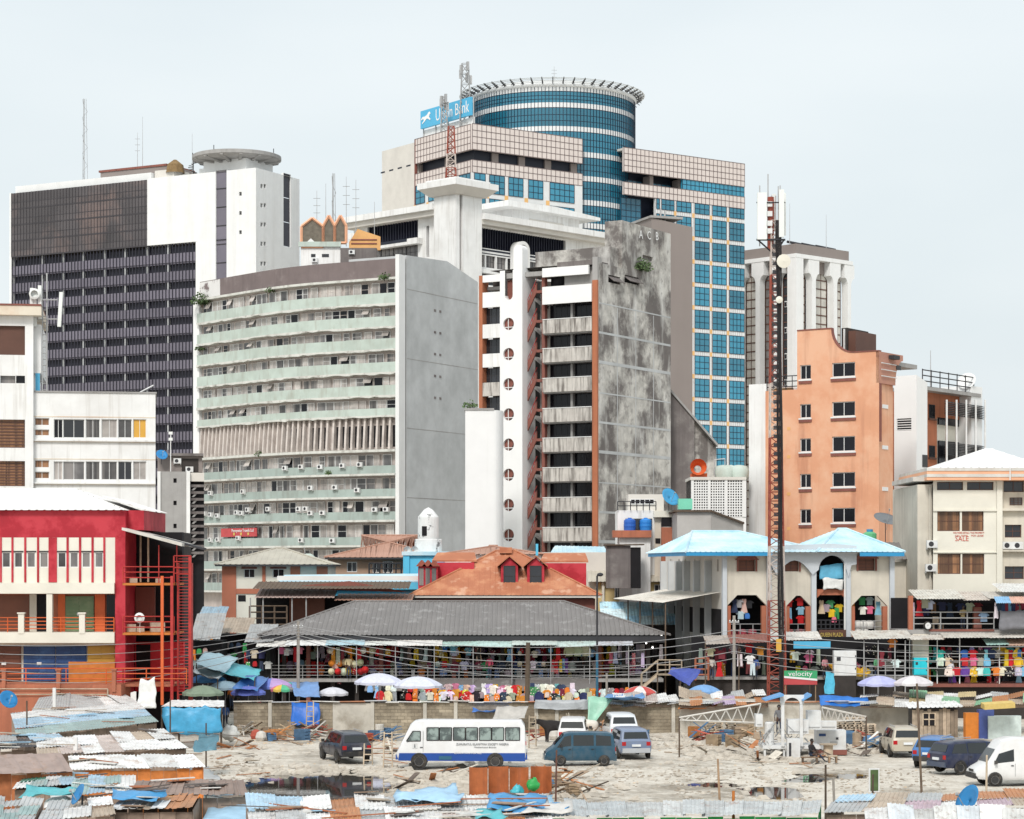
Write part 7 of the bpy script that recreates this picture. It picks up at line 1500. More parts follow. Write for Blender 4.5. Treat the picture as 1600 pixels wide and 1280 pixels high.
def right_shops():
 D=168;f=Fr(1402,D,0);t=f.thing('gallery_shops','two storey row of open shops with a railed upper gallery','shops');X=f.X;Z=lambda y: f.Z(1500,y);x1=X(1640)
 z2=Z(984);z1=Z(1068);zr=Z(931);box('back_wall','dark_in',t,X(1404),3.2,0,x1,4,zr-.2);box('upper_floor','concrete_grey',t,0,-.3,z2-.3,x1,3.2,z2);box('floor_edge','red_brown',t,X(1450),-.36,z2-.12,X(1552),-.31,z2+.04);box('lower_floor','red_brown',t,X(1445),-.4,z1-.25,x1,3.2,z1);box('plinth','dark_wall',t,0,.2,0,x1,3.2,z1-.26)
 box('pillar','brick_paint',t,X(1419),-.2,z2,X(1426),.2,zr);box('pillar','cream_wall',t,X(1425),-.3,z1,X(1450),.3,z2-.31)
 for a,c,y0,y1,cc in ((1428,1503,936,922,(.64,.62,.56)),(1500,1542,938,925,(.60,.54,.48)),(1540,1640,935,925,(.58,.55,.5)),(1560,1640,925,912,(.7,.7,.68))): sheet_part(t,[(X(a),-1.4,Z(y0)),(X(c),-1.4,Z(y0-.5)),(X(c),2.5,Z(y1)),(X(a),2.5,Z(y1))],cc,.22,.04,(0,1,.2))
 for i,cc in enumerate(((.25,.45,.66),(.66,.42,.34),(.25,.45,.66),(.62,.62,.6))): sheet_part(t,[(X(1547)+i*1.1,-2.2,Z(942)),(X(1547)+i*1.1+1.12,-2.2,Z(942)),(X(1547)+i*1.1+1.12,-1.2,Z(932)),(X(1547)+i*1.1,-1.2,Z(932))],cc,.16,.03,(0,1,.4),'awning_sheet')
 rail(t,[(X(1427),-.25,z2),(X(1552),-.25,z2)],1.3,3,'metal_grey',.035,1.5)
 for a,c,y,cc in ((1412,1470,996,(.66,.63,.58)),(1468,1540,993,(.62,.60,.55)),(1540,1640,993,(.64,.61,.56)),(1535,1570,1004,(.42,.62,.58)),(1568,1640,1005,(.6,.42,.33))): sheet_part(t,[(X(a),-1.6,Z(y+3)),(X(c),-1.6,Z(y+2)),(X(c),.2,Z(y-7)),(X(a),.2,Z(y-7))],cc,.25,.03,(0,1,.3),'canopy_sheet')
 for a in (1420,1463,1498,1560): MB().bar((X(a),-.35,z1-.2),(X(a),-.35,z2-.3),.045,5).build('post','metal_white',t)
 for k in range(4): MB().bar((X(1400),-.3,Z(1016+k*9)),(x1,-.3,Z(1020+k*8)),.02,4).build('display_rail','metal_grey',t)
 o=f.o;g='goods hung in the gallery shops';pl='displayed in the lower gallery shop'
 rows=[(1015,[('turquoise','shirt',1468),('black','shirt',1480),('blue','shirt',1506),('red','shirt',1519),('black','shirt',1530),('sky blue','shawl',1539),('navy','shirt',1548),('grey','shirt',1556),('yellow','shawl',1571),('red','dress',1577),('yellow','jacket',1588),('blue','shawl',1591)]),(1027,[('white','shirt',1468),('cream','shirt',1480),('pink','shirt',1519),('red','shirt',1506),('sky blue','backpack',1540),('yellow','jacket',1589),('red','shawl',1577),('grey','shirt',1530)]),(1042,[('black','shirt',1468),('white','jacket',1481),('red','shirt',1493),('purple','jacket',1506),('yellow','jacket',1520),('white','shirt',1530),('turquoise','backpack',1539),('cream','shirt',1562),('orange','shirt',1554),('black','jacket',1575),('lilac','backpack',1588),('sky blue','jacket',1598)])]
 for y,it in rows:
  for cn,k,px in it: hang(k,cn,(o.x+X(px),o.y-.5+(y-1030)*-.008,Z(y)),pl,g,'print' if RND.random() < .25 else 'cloth',.92 if k != 'backpack' else 1.3)
 for y in (1012,1030,1046): hang_row(o.x+X(1456),o.x+X(1610),Z(y),o.y+1.2,['shirt','dress','shawl','backpack'],ALLC,'at the back of the lower gallery shop',g,.55,.95,.3,.1)
 hang_row(o.x+X(1430),o.x+X(1545),Z(942),o.y+1.4,['dress','shirt','trousers'],['grey','maroon','navy','beige','white','brown'],'at the back of the upper gallery shop',g,.6,1.0,.2,.1)
 pl='hanging in the upper gallery shop'
 for cn,k,px,y in (('red','dress',1436,938),('grey','shirt',1445,936),('lilac','shirt',1452,938),('sky blue','shirt',1537,957)): hang(k,cn,(o.x+X(px),o.y-.1,Z(y)),pl,g)
 hang_row(o.x+X(1552),o.x+X(1615),Z(941),o.y-1.0,['shirt','shawl'],['grey','white','navy','white','maroon','sky blue'],pl,g,.25,.85,.1,0)
 p0=o+Vector((X(1556),-1.3,Z(984)));tarp('grey_tarpaulin','grey tarpaulin screen hung over the upper gallery rail',[p0,p0+Vector((4,0,.1)),p0+Vector((4,0,1.5)),p0+Vector((0,0,1.4))],(.2,.2,.22),.05,14,6)
 q=thing('spare_wheel','white walled spare wheel lying at the upper gallery edge','spare wheel',o+Vector((X(1447),-.55,z2+.3)));m=MB();m.lathe([(.16,-.08),(.3,-.1),(.34,0),(.3,.1),(.16,.08),(.16,-.08)],16);m.build('tyre_body','tyre',q,rot=(R(90),0,.3));MB().lathe([(.24,.1),(.16,.11),(.03,.08)],16).build('white_wall','plastic',q,rot=(R(90),0,.3),color=(.7,.7,.7))
 q=thing('office_chair','wooden chair on the upper gallery behind the rail','chair',o+Vector((X(1465),.6,z2)));MB().box(-.22,-.22,.42,.22,.22,.47).build('seat','wood_pale',q);MB().box(-.22,.18,.47,.22,.22,.95).build('backrest','wood_pale',q)
 for sx in (-1,1):
  for sy in (-1,1): MB().box(sx*.2-.02,sy*.2-.02,0,sx*.2+.02,sy*.2+.02,.42).build('leg','wood_pale',q)
 q=thing('display_cupboard','narrow brown cupboard standing on the upper gallery','cupboard',o+Vector((X(1528),.3,z2)));MB().box(-.3,-.2,0,.3,.25,1.65).build('carcass','door_brown',q);MB().box(-.27,-.23,.1,.27,-.205,1.55).build('door','red_brown',q);q=thing('long_bench','low wooden bench on the upper gallery','bench',o+Vector((X(1490),.5,z2)));MB().box(-.8,-.15,.4,.8,.15,.46).build('seat','wood',q)
 for sx in (-.7,.7): MB().box(sx-.04,-.12,0,sx+.04,.12,.4).build('leg','wood_dark',q)
 def cabinet(name,label,px0,px1,y0,y1,D_,mat,col_):
  p=P(px0,y1,D_);w=(px1-px0)/F*D_;h=(y1-y0)/F*D_;c=thing(name,label,'cabinet',p);MB().box(0,0,0,w,.7,h).build('body',mat,c,color=col_);MB().box(.04,-.03,.05,w*.5-.01,-.003,h-.05).build('door',mat,c,color=col_);MB().box(w*.5+.01,-.03,.05,w-.04,-.003,h-.05).build('door',mat,c,color=col_)
  MB().box(w*.12,-.05,h*.6,w*.3,-.031,h*.75).build('lock_plate','metal_dark',c)
  for k in range(2): MB().box(w-.1,-.05,h*(.25+.5*k),w-.03,-.031,h*(.32+.5*k)).build('hinge','metal_dark',c)
  MB().box(.02,.05,-p.z,w-.02,.65,-.003).build('plinth','dark_wall',c);return c
 cabinet('meter_cabinet','bright turquoise electrical cabinet at the gallery shops pillar',1428,1449,1028,1055,166.5,'plastic',(.02,.52,.62));cabinet('meter_cabinet','large white electrical cabinet under the plaza drain pipe',1303,1338,1017,1056,164.5,'metal_white',(.7,.7,.7))
right_shops()

def boundary_wall():
 D=153;t=thing('boundary_wall','stained concrete block wall between the market street and the yard','wall',(0,D,0));bw,bh=.46,.225;x0=(365-800)/F*D;xe=(1420-800)/F*D;H=2.05
 rr=random.Random(3);MB().box(x0,.03,-.1,xe,.2,H-.02).build('mortar_core','mortar',t)
 me=[MB().box(-bw/2+.008,-.0,.008,bw/2-.008,.2,bh-.008).data('block','block') for _ in range(1)][0];rest=MB();n=0;cols=int((xe-x0)/bw)
 for j in range(9):
  for i in range(cols):
   x=x0+bw*(i+.5+(j % 2)*.5);px=800+F*x/D;dy=rr.uniform(-.012,.012)
   if (380 < px < 480 or 586 < px < 742 or 838 < px < 930) and n < 300: put(me,'block',t,(x,dy,j*bh));n += 1
   elif px < 1062: rest.box(x-bw/2+.008,dy,j*bh+.008,x+bw/2-.008,dy+.2,(j+1)*bh-.008)
 rest.build('blockwork','block',t)['kind']='stuff'
 for a,c,h in ((1062,1180,2.3),(1182,1290,2.15),(1292,1420,2.1),(520,580,2.0)): x=(a-800)/F*D;MB().box(x,-.03,-.1,(c-800)/F*D,.0-.004,h).build('render_panel','render_wall',t)
 for px in (422,582,664,712,838,870,1052,1075,1185,1290): x=(px-800)/F*D;MB().box(x-.12,-.1,-.1,x+.12,-.035,H+.1).build('pier','render_wall',t)
 # strips laid along the top of the wall
 x=x0
 while x < xe:
  w=rr.uniform(.8,2.0);c=rr.choice(((.66,.66,.64),(.6,.58,.55),(.42,.17,.08),(.7,.69,.66),(.5,.52,.55)));q=MB();q.obox((0,0,0),w,.35,.06,(rr.uniform(-.25,.1),rr.uniform(-.03,.03),rr.uniform(-.06,.06)));tag(q.build('coping_sheet','sheet',None,(x+w/2,D-.05,H+.05+rr.uniform(-.04,.06)),color=c),'scrap metal strip laid along the top of the block wall','metal strip','strips on the block wall');x += w*.95
boundary_wall()

# ---------------------------------------------------------------- vehicles
_wh={}
def wheel_mesh(r,w=.2):
 if (r,w) not in _wh:
  a=MB();a.lathe([(r*.62,-w/2),(r*.93,-w/2),(r,-w*.35),(r,w*.35),(r*.93,w/2),(r*.62,w/2)],20);ty=a.data('tyre','tyre',smooth=True)
  b=MB();b.lathe([(.001,w*.30),(r*.16,w*.32),(r*.2,w*.2),(r*.5,w*.22),(r*.60,w*.45),(r*.63,w*.45)],18)
  for i in range(6): q=i*math.pi/3;b.obox((r*.38*math.cos(q),r*.38*math.sin(q),w*.28),r*.4,r*.1,w*.12,(0,0,q))
  _wh[(r,w)]=(ty,b.data('rim','rim'))
 return _wh[(r,w)]
def car(name,label,cat,loc,rz,colr,S,wheels,wins,front=None,rear=None,belt=None,group='vehicles parked in the yard',glass='car_glass',rim_front=None,lamps=1,low=None):
 """S: stations (x, sill z, belt z, top z, half width at belt, half width at top), rear to front."""
 t=thing(name,label,cat,loc,rz,group);b=MB();n=12;k0=len(b.v)
 for x,zb,zs,zt,ws,wt in S:
  zm=zb+(zs-zb)*.45;ring=[(ws*.9,zb),(ws*.99,zb+.12),(ws*1.02,zm),(ws,zs),(wt,zt-.04),(wt*.9,zt),(wt*.45,zt+.025)];ring=ring+[(-y,z) for y,z in ring[::-1]]
  for y,z in ring: b.v.append((x,y,z))
 n=14
 for i in range(len(S)-1):
  for j in range(n): a,c=k0+i*n+j,k0+i*n+(j+1) % n;b.f.append((a,c,c+n,a+n));b.m.append(0 if j != n-1 else 1)
 b.f.append(tuple(range(k0,k0+n))[::-1]);b.f.append(tuple(range(k0+(len(S)-1)*n,k0+len(S)*n)));b.m += [0,0]
 body=b.build('body',['carpaint','black_plastic'],t,color=colr,smooth=True)
 md=body.modifiers.new('b','EDGE_SPLIT');md.split_angle=R(32)
 def at(x):
  for p,q in zip(S,S[1:]):
   if p[0] <= x <= q[0]: k=(x-p[0])/max(1e-6,q[0]-p[0]);return [a+(c-a)*k for a,c in zip(p,q)]
  return S[0] if x < S[0][0] else S[-1]
 for poly in wins:                    # (x, fraction between belt and top)
  for s in (1,-1):
   pt=[]
   for x,k in poly: q=at(x);pt.append((x,s*(q[4]+(q[5]-q[4])*k+.012),q[2]+(q[3]-.04-q[2])*k))
   m=MB();m.poly(*(pt if s < 0 else pt[::-1]));m.build('side_window',glass,t)
 for nm,v in (('windscreen',front),('rear_window',rear)):
  if v:
   (xa,xb,k)=v;pa,pb=at(xa),at(xb);sg=1 if nm == 'windscreen' else -1;d=Vector((pb[0]-pa[0],0,pb[3]-pa[3])).normalized();nn=Vector((d.z,0,-d.x));nn=nn if nn.x*sg > 0 else -nn;nn *= .02
   m=MB();m.poly(*[Vector((p[0],y*p[5]*k,p[3]+.01))+nn for p,y in ((pa,-1),(pa,1),(pb,1),(pb,-1))]);m.build(nm,glass,t)
 for (x,r) in wheels:
  q=at(x);w=q[4]*1.0
  ty,ri=wheel_mesh(r)
  for s in (1,-1):
   m=MB();m.lathe([(.001,0),(r*1.16,0)],18);m.build('wheel_arch','black_plastic',t,(x,s*(w*1.02+.006),r*1.04),rot=(R(-90*s),0,0));o=put(ty,'wheel',t,(x,s*(w-.06),r),rot=(R(-90*s),0,0));put(ri,'rim',o)
 xr,xf=S[0][0],S[-1][0];q=at(xr+.03);p=at(xf-.03)
 MB().box(xr-.07,-q[4]*.97,q[1]-.03,xr+.12,q[4]*.97,q[1]+.24).build('rear_bumper','black_plastic' if not low else 'carpaint',t,color=low or colr);MB().box(xf-.1,-p[4]*.97,p[1]-.03,xf+.07,p[4]*.97,p[1]+.24).build('front_bumper','black_plastic' if not low else 'carpaint',t,color=low or colr)
 for s in (1,-1):
  zz=q[2]-.22;MB().box(xr-.015,s*q[4]*.72,zz-.02,xr+.12,s*q[4]*.995,zz+.2).build('tail_light','lamp_red',t);zz=p[2]-.17;MB().box(xf-.12,s*p[4]*.6,zz-.04,xf+.02,s*p[4]*.97,zz+.13).build('headlight','lamp_clear',t)
 MB().box(xr-.09,-.26,q[1]+.33,xr-.004,.26,q[1]+.46).build('number_plate','plate',t);MB().box(xf+.0,-.35,p[1]+.3,xf+.03,.35,p[1]+.42).build('grille','black_plastic',t)
 if front:
  q=at(front[0]-.35)
  for s in (1,-1): MB().box(front[0]-.42,s*(q[4]+.04),q[2]+.03,front[0]-.3,s*(q[4]+.22),q[2]+.2).build('wing_mirror','black_plastic',t)
 for x in (belt or []):
  for s in (1,-1): q=at(x);MB().box(x-.006,s*(q[4]*1.02+.001),q[1]+.18,x+.006,s*(q[4]*1.02+.006),q[2]-.02).build('door_seam','black_plastic',t);MB().box(x+.08,s*(q[4]*1.02),q[2]-.14,x+.22,s*(q[4]*1.02+.03),q[2]-.1).build('door_handle','black_plastic',t)
 return t,at
def suv(label,px,py,rz,colr,k=1.0,low=None,rack=True):
 S=[(-2.3,.5,1.0,1.02,.80,.76),(-2.24,.40,1.06,1.1,.89,.84),(-1.95,.36,1.08,1.60,.91,.70),(-1.6,.34,1.08,1.69,.92,.70),(0,.34,1.06,1.72,.92,.71),(.45,.34,1.04,1.68,.92,.69),(1.2,.34,1.0,1.06,.91,.78),(1.95,.36,.92,.96,.88,.72),(2.25,.42,.78,.82,.82,.6),(2.32,.48,.7,.72,.74,.5)]
 g=G(px,py);t,at=car('parked_suv',label,'SUV',(g.x,g.y,gz(g.x,g.y)),rz,colr,S,[(-1.4,.36),(1.4,.36)],[[(-1.95,.12),(-1.25,.1),(-1.25,.9),(-1.75,.88)],[(-1.18,.08),(-.15,.06),(-.15,.92),(-1.18,.92)],[(-.08,.06),(.95,.06),(.42,.88),(-.08,.92)]],(1.14,.52,.9),(-2.2,-1.98,.86),[-1.2,-.1,.95],low=low)
 if rack:
  for s in (1,-1): MB().bar((-1.6,s*.62,1.76),(.2,s*.62,1.79),.025,5).build('roof_rail','metal_grey',t)
 t.scale=(k,k,k);return t
def vehicles():
 suv('dark navy SUV standing with its tailgate to the market street puddle',538,1189,R(112),(.022,.026,.045));suv('gold beige SUV with roof rails parked by the timber kiosk',1407,1180,R(91),(.50,.45,.36),1.02,(.48,.43,.34));suv('bright blue SUV tucked beside the navy minivan',1468,1196,R(62),(.05,.17,.42),.98)
 MV=[(-2.35,.45,1.02,1.04,.80,.76),(-2.28,.36,1.06,1.1,.90,.86),(-2.0,.32,1.06,1.62,.93,.74),(-1.6,.30,1.05,1.72,.94,.76),(.2,.30,1.0,1.74,.94,.76),(.7,.30,.98,1.66,.94,.72),(1.6,.30,.93,1.0,.92,.8),(2.1,.34,.82,.88,.88,.72),(2.38,.42,.66,.7,.8,.55)]
 mw=[[(-2.0,.12),(-1.0,.1),(-1.0,.9),(-1.72,.9)],[(-.93,.1),(.3,.08),(.3,.92),(-.93,.92)],[(.37,.08),(1.3,.08),(.66,.86),(.37,.92)]]
 def mini(label,px,py,rz,c,low=None): g=G(px,py);return car('parked_minivan',label,'minivan',(g.x,g.y,gz(g.x,g.y)),rz,c,MV,[(-1.45,.34),(1.45,.34)],mw,(1.5,.78,.9),(-2.24,-2.04,.85),[-.95,.34],low=low)[0]
 t=mini('silver blue minivan seen from behind next to the small blue van',981,1182,R(99),(.17,.22,.33),(.45,.47,.5));t2=mini('dark navy minivan with roof rails angled beside the white van',1520,1208,R(24),(.012,.02,.06),(.06,.08,.13))
 for s in (1,-1): MB().bar((-1.7,s*.6,1.80),(.3,s*.6,1.82),.025,5).build('roof_rail','metal_grey',t2)
 g=G(975,1172);car('parked_car','white car nosed to the block wall behind the silver minivan','car',(g.x,g.y+6,0),R(95),(.68,.71,.74),[(x,a,c,d*1.05+.1,e,h) for x,a,c,d,e,h in MV],[(-1.45,.34),(1.45,.34)],mw,(1.5,.78,.9),(-2.24,-2.04,.85))
 g=G(898,1172);car('parked_minibus','white minibus behind the small blue van, facing the wall','minibus',(g.x,g.y+2.6,0),R(86),(.72,.72,.72),[(x,a,c+.05,d*1.0+.12,e*.95,h*.96) for x,a,c,d,e,h in MV],[(-1.45,.34),(1.45,.34)],mw,(1.5,.78,.9),(-2.24,-2.04,.88))
 # small box van, bonnetless
 BV=[(-1.95,.38,1.02,1.04,.70,.68),(-1.92,.30,1.05,1.1,.745,.72),(-1.82,.28,1.06,1.74,.75,.66),(-1.5,.28,1.06,1.86,.75,.66),(.6,.28,1.05,1.87,.75,.66),(.9,.28,1.04,1.80,.75,.65),(1.55,.28,1.0,1.08,.74,.68),(1.88,.32,.8,.86,.72,.62),(1.98,.38,.68,.70,.66,.5)]
 g=G(906,1195);car('box_van','small dark teal box van parked side on beside the bus','van',(g.x,g.y,gz(g.x,g.y)),R(183),(.018,.075,.125),BV,[(-1.3,.28),(1.15,.28)],[[(-1.72,.1),(-.85,.1),(-.85,.86),(-1.68,.86)],[(-.72,.1),(.42,.1),(.42,.86),(-.72,.86)],[(.55,.1),(1.35,.08),(.92,.84),(.55,.86)]],(1.48,.95,.9),(-1.9,-1.83,.85),[-.8,.48],low=(.02,.07,.11))
 # high roofed white van
 HV=[(-2.5,.4,1.15,1.2,.80,.76),(-2.45,.35,1.2,2.3,.90,.80),(-2.2,.33,1.2,2.42,.91,.80),(.6,.33,1.18,2.44,.91,.80),(1.15,.33,1.16,2.30,.91,.76),(1.45,.33,1.14,1.9,.91,.74),(1.95,.34,1.08,1.14,.89,.80),(2.35,.38,.88,.94,.86,.74),(2.5,.44,.72,.75,.8,.6)]
 g=G(1592,1226);car('high_roof_van','white high roofed delivery van with a muddy sill','van',(g.x,g.y,gz(g.x,g.y)),R(186),(.74,.74,.74),HV,[(-1.5,.34),(1.55,.34)],[[(.55,.08),(1.6,.08),(1.32,.58),(.55,.58)]],(1.9,1.47,.9),None,[.5,-.6])
 # the bus
 BU=[(-3.55,.55,1.5,1.55,.92,.86),(-3.48,.45,1.55,2.35,1.0,.88),(-3.3,.42,1.55,2.62,1.02,.86),(2.2,.42,1.52,2.64,1.02,.86),(2.6,.42,1.5,2.58,1.02,.84),(2.85,.42,1.48,2.38,1.01,.82),(3.35,.44,1.32,1.40,1.0,.9),(3.52,.5,1.0,1.05,.96,.85),(3.58,.55,.9,.92,.9,.7)]
 g=G(722,1199);t,at=car('passenger_bus','white passenger bus with a blue skirt and society lettering','bus',(g.x,g.y,gz(g.x,g.y)),R(180),(.78,.785,.79),BU,[(-1.85,.40),(2.35,.40)],[],None,None,group=None,low=(.025,.085,.34))
 m=MB();BW=[(-3.2,-2.42),(-2.32,-.98),(-.88,.46),(.56,1.92),(2.28,3.05)]
 for s in (1,-1):
  MB().hexa([(-3.5,s*1.025,.40),(3.5,s*1.025,.44),(3.5,s*1.035,.44),(-3.5,s*1.035,.40),(-3.5,s*1.03,.86),(3.45,s*1.03,.86),(3.45,s*1.045,.86),(-3.5,s*1.045,.86)]).build('blue_skirt','plastic',t,color=(.02,.075,.32))
  for i,(a,c) in enumerate(BW):
   for aa,cc in (((a,(a+c)/2-.02),((a+c)/2+.02,c)) if i in (1,2,3) else ((a,c),)):
    z0,z1=(1.56,2.26) if i < 4 else (1.52,2.06);sl=.35 if i == 4 else 0;w0,w1=(at((aa+cc)/2)[4]+.012,at((aa+cc)/2)[4]-.055);p=[(aa,s*w0,z0),(cc,s*w0,z0),(cc-sl,s*w1,z1),(aa,s*w1,z1)]
    MB().poly(*(p if s < 0 else p[::-1])).build('side_window','glass_bus',t);bb=MB()
    for q,e in zip(p,p[1:]+p[:1]): bb.bar(q,e,.022,4)
    bb.build('window_frame','black_plastic',t)
 for x in (-2.6,-1.7,-.9,-.1,.7,1.5):
  for s in (.55,): MB().box(x,s*.3,1.2,x+.1,s*1.7,2.05).build('seat_back','fin_pink',t)
 # lettering sits on the camera-facing side (+y of a bus turned half round)
 for tx,sz,x,z,w in (('ZUMURATUL ISLAMIYYAH SOCIETY NIGERIA',.17,-1.15,1.30,2.9),('Motherhood Branch',.11,-1.3,1.15,1.2),('EDUCATION FOR ALL',.13,-.35,.82,1.5)):
  o=lettering(tx,sz,'letter_grey' if z > 1 else 'letter_white',t,(x,1.062,z),math.pi,w)
 MB().box(2.45,1.05,1.12,2.72,1.056,1.4).build('door_emblem','metal_white',t);MB().prism([(2.54,1.058,1.16),(2.63,1.058,1.16),(2.61,1.058,1.36),(2.56,1.058,1.36)],(0,.004,0)).build('emblem_figure','letter_grey',t);MB().box(.55,1.05,.5,1.25,1.06,.7).build('vent_grille','steel_blue',t);MB().box(2.12,1.03,.9,2.135,1.04,2.1).build('door_seam','black_plastic',t);MB().box(2.15,1.04,1.16,2.3,1.07,1.2).build('door_handle','black_plastic',t)
 MB().poly((2.9,-.76,2.3),(2.9,.76,2.3),(3.37,.84,1.45),(3.37,-.84,1.45)).build('windscreen','car_glass',t)
mk('glass_bus',(.10,.13,.125),rough=.04,var=.5,vs=.9,spec=.7,grime=(.34,.42,.39),gscale=.9,gamt=.7,gpos=(.48,.56))
vehicles()

# ---------------------------------------------------------------- bodies grown on a skeleton
def grow(name,verts,edges,mats,zone,parent=None,loc=(0,0,0),rz=0.0,sub=2):
 me=bpy.data.meshes.new(name);me.from_pydata([v[:3] for v in verts],edges,[]);o=bpy.data.objects.new(name,me);scene.collection.objects.link(o)
 md=o.modifiers.new('s','SKIN');md.use_smooth_shade=True;s2=o.modifiers.new('u','SUBSURF');s2.levels=sub;s2.render_levels=sub
 for i,v in enumerate(verts): me.skin_vertices[0].data[i].radius=(v[3],v[4] if len(v) > 4 else v[3]);me.skin_vertices[0].data[i].use_root=i == 0
 dg=bpy.context.evaluated_depsgraph_get();r=bpy.data.meshes.new_from_object(o.evaluated_get(dg));r.name=name;bpy.data.objects.remove(o);r.materials.clear()
 for m in mats: r.materials.append(M(m))
 for p in r.polygons: p.material_index=zone(p.center);p.use_smooth=True
 return put(r,name,parent,loc,rz)
mk('denim',(.035,.05,.09),rough=.9,var=.25,vs=5,rnd=.5)
def person(label,loc,rz,pose,shirt,legs_):
 if pose == 'lean': J=dict(hip=(0,0,.92),knl=(.1,.02,.5),knr=(-.1,.0,.5),ftl=(.11,.04,.06),ftr=(-.11,.03,.06),chest=(0,-.08,1.33),neck=(0,-.1,1.48),head=(0,-.15,1.66),ell=(.26,-.22,1.14),elr=(-.26,-.22,1.14),hal=(.08,-.42,1.16),har=(-.08,-.42,1.16))
 if pose == 'sit': J=dict(hip=(0,0,.46),knl=(.12,-.42,.5),knr=(-.1,-.40,.48),ftl=(.2,-.8,.07),ftr=(-.12,-.5,.06),chest=(0,.03,.88),neck=(0,.0,1.02),head=(0,-.04,1.2),ell=(.26,-.1,.7),elr=(-.26,-.1,.7),hal=(.12,-.34,.62),har=(-.1,-.34,.62))
 if pose == 'stand': J=dict(hip=(0,0,.92),knl=(.1,-.02,.5),knr=(-.1,.03,.5),ftl=(.11,.0,.06),ftr=(-.12,.05,.06),chest=(0,0,1.33),neck=(0,0,1.48),head=(0,-.03,1.66),ell=(.27,.03,1.1),elr=(-.27,-.03,1.1),hal=(.27,-.14,.86),har=(-.26,-.16,.88))
 v=[];e=[];ix={}
 def a(n,p,r,r2=None,to=None): ix[n]=len(v);v.append((*p,r,r2 or r));(e.append((ix[to],ix[n])) if to else None)
 C=lambda p,q,k: tuple(x+(y-x)*k for x,y in zip(p,q))
 a('hip',J['hip'],.15,.12);a('chest',J['chest'],.18,.12,'hip');a('neck',J['neck'],.06,.06,'chest');a('hd0',C(J['neck'],J['head'],.45),.075,.085,'neck');a('head',J['head'],.085,.1,'hd0');a('top',(J['head'][0],J['head'][1],J['head'][2]+.1),.06,.07,'head')
 for s,k in ((1,'l'),(-1,'r')):
  sh=(J['chest'][0]+s*.19,J['chest'][1],J['chest'][2]+.06);a('sh'+k,sh,.07,.07,'chest');a('el'+k,J['el'+k],.05,.05,'sh'+k);a('wr'+k,C(J['el'+k],J['ha'+k],.85),.034,.034,'el'+k);a('ha'+k,J['ha'+k],.045,.025,'wr'+k)
  d=(Vector(J['ha'+k])-Vector(J['el'+k])).normalized()
  for q in range(3): a(f'f{q}'+k,tuple(Vector(J['ha'+k])+d*(.09-.01*q)+Vector((.02*(q-1)*2,0,-.02))),.012,.012,'ha'+k)
  a('th'+k,C(J['hip'],J['kn'+k],.25)[:0]+tuple(Vector(J['hip'])+Vector((s*.1,0,-.06))),.095,.095,'hip');a('kn'+k,J['kn'+k],.065,.065,'th'+k);f_=Vector(J['ft'+k]);a('an'+k,tuple(f_+Vector((0,.03,.04))),.042,.042,'kn'+k);a('to'+k,tuple(f_+Vector((0,-.16,-.015))),.04,.03,'an'+k)
 hip,ch,nk=Vector(J['hip']),Vector(J['chest']),Vector(J['neck'])
 def zone(c):
  if c.z > nk.z-.02 and abs(c.x) < .14: return 0
  for k in 'lr':
   if (c-Vector(J['ha'+k])).length < (c-Vector(J['el'+k])).length+.06 and (c-Vector(J['ha'+k])).length < .24: return 0
   if (c-Vector(J['ft'+k])).length < .12: return 3
  if pose == 'sit': return 1 if c.z > .56 or (c.y > -.0 and c.z > .5) else 2
  return 1 if c.z > hip.z+.02 or (abs(c.x) > .2 and c.z > hip.z-.2) else 2
 t=thing('person',label,'person',loc,rz);b_=grow('body',v,e,['skin','cloth','denim','black_plastic'],zone,t);b_.color=(*shirt,1)
 h=Vector(J['head']);MB().lathe([(.108,-.02),(.112,.05),(.085,.12),(.03,.155),(.001,.158)],12).build('hair','hide_black',t,h+Vector((0,.022,.0)),smooth=True)
 fc=MB();fc.obox((0,-.105,-.005),.03,.03,.05);fc.build('nose','skin',t,h)
 for s in (1,-1): MB().obox((s*.035,-.095,.025),.022,.015,.012).build('eye','letter_white',t,h);MB().obox((s*.1,.01,0),.02,.04,.06).build('ear','skin',t,h)
 MB().obox((0,-.096,-.045),.045,.012,.012).build('mouth','red_brown',t,h);return t
person('man in a tan shirt leaning on the upper gallery rail',(P(1505,984,168).x,168.15,P(0,984,168).z),0,'lean',(.42,.33,.17),(.06,.05,.05))
_g=G(1268,1191);person('man in black shirt and blue jeans sitting by the white rig',(_g.x,_g.y,0),R(48),'sit',(.025,.024,.026),(.06,.10,.20))
_g=G(1217,1165);person('person in grey top and black trousers standing inside the white rig',(_g.x,_g.y,.75),0,'stand',(.16,.16,.17),(.02,.02,.022))
person('person in a pink shirt standing at the plaza stairs',(P(1289,1062,166).x,166,P(0,1062,166).z),R(30),'stand',(.55,.25,.28),(.05,.05,.08))
person('vendor in a white shirt standing under the blue shade cloths',(P(372,1082,160).x,160,.3),R(20),'stand',(.6,.6,.6),(.04,.05,.1));person('vendor in an orange shirt among the stalls below the shade cloths',(P(362,1074,163).x,163,1.0),R(-20),'stand',(.66,.18,.03),(.03,.03,.05))
_pp=person('woman in a yellow top walking in the left market lane',(P(392,1085,158).x,158,.1),R(40),'stand',(.6,.4,.05),(0,0,0))
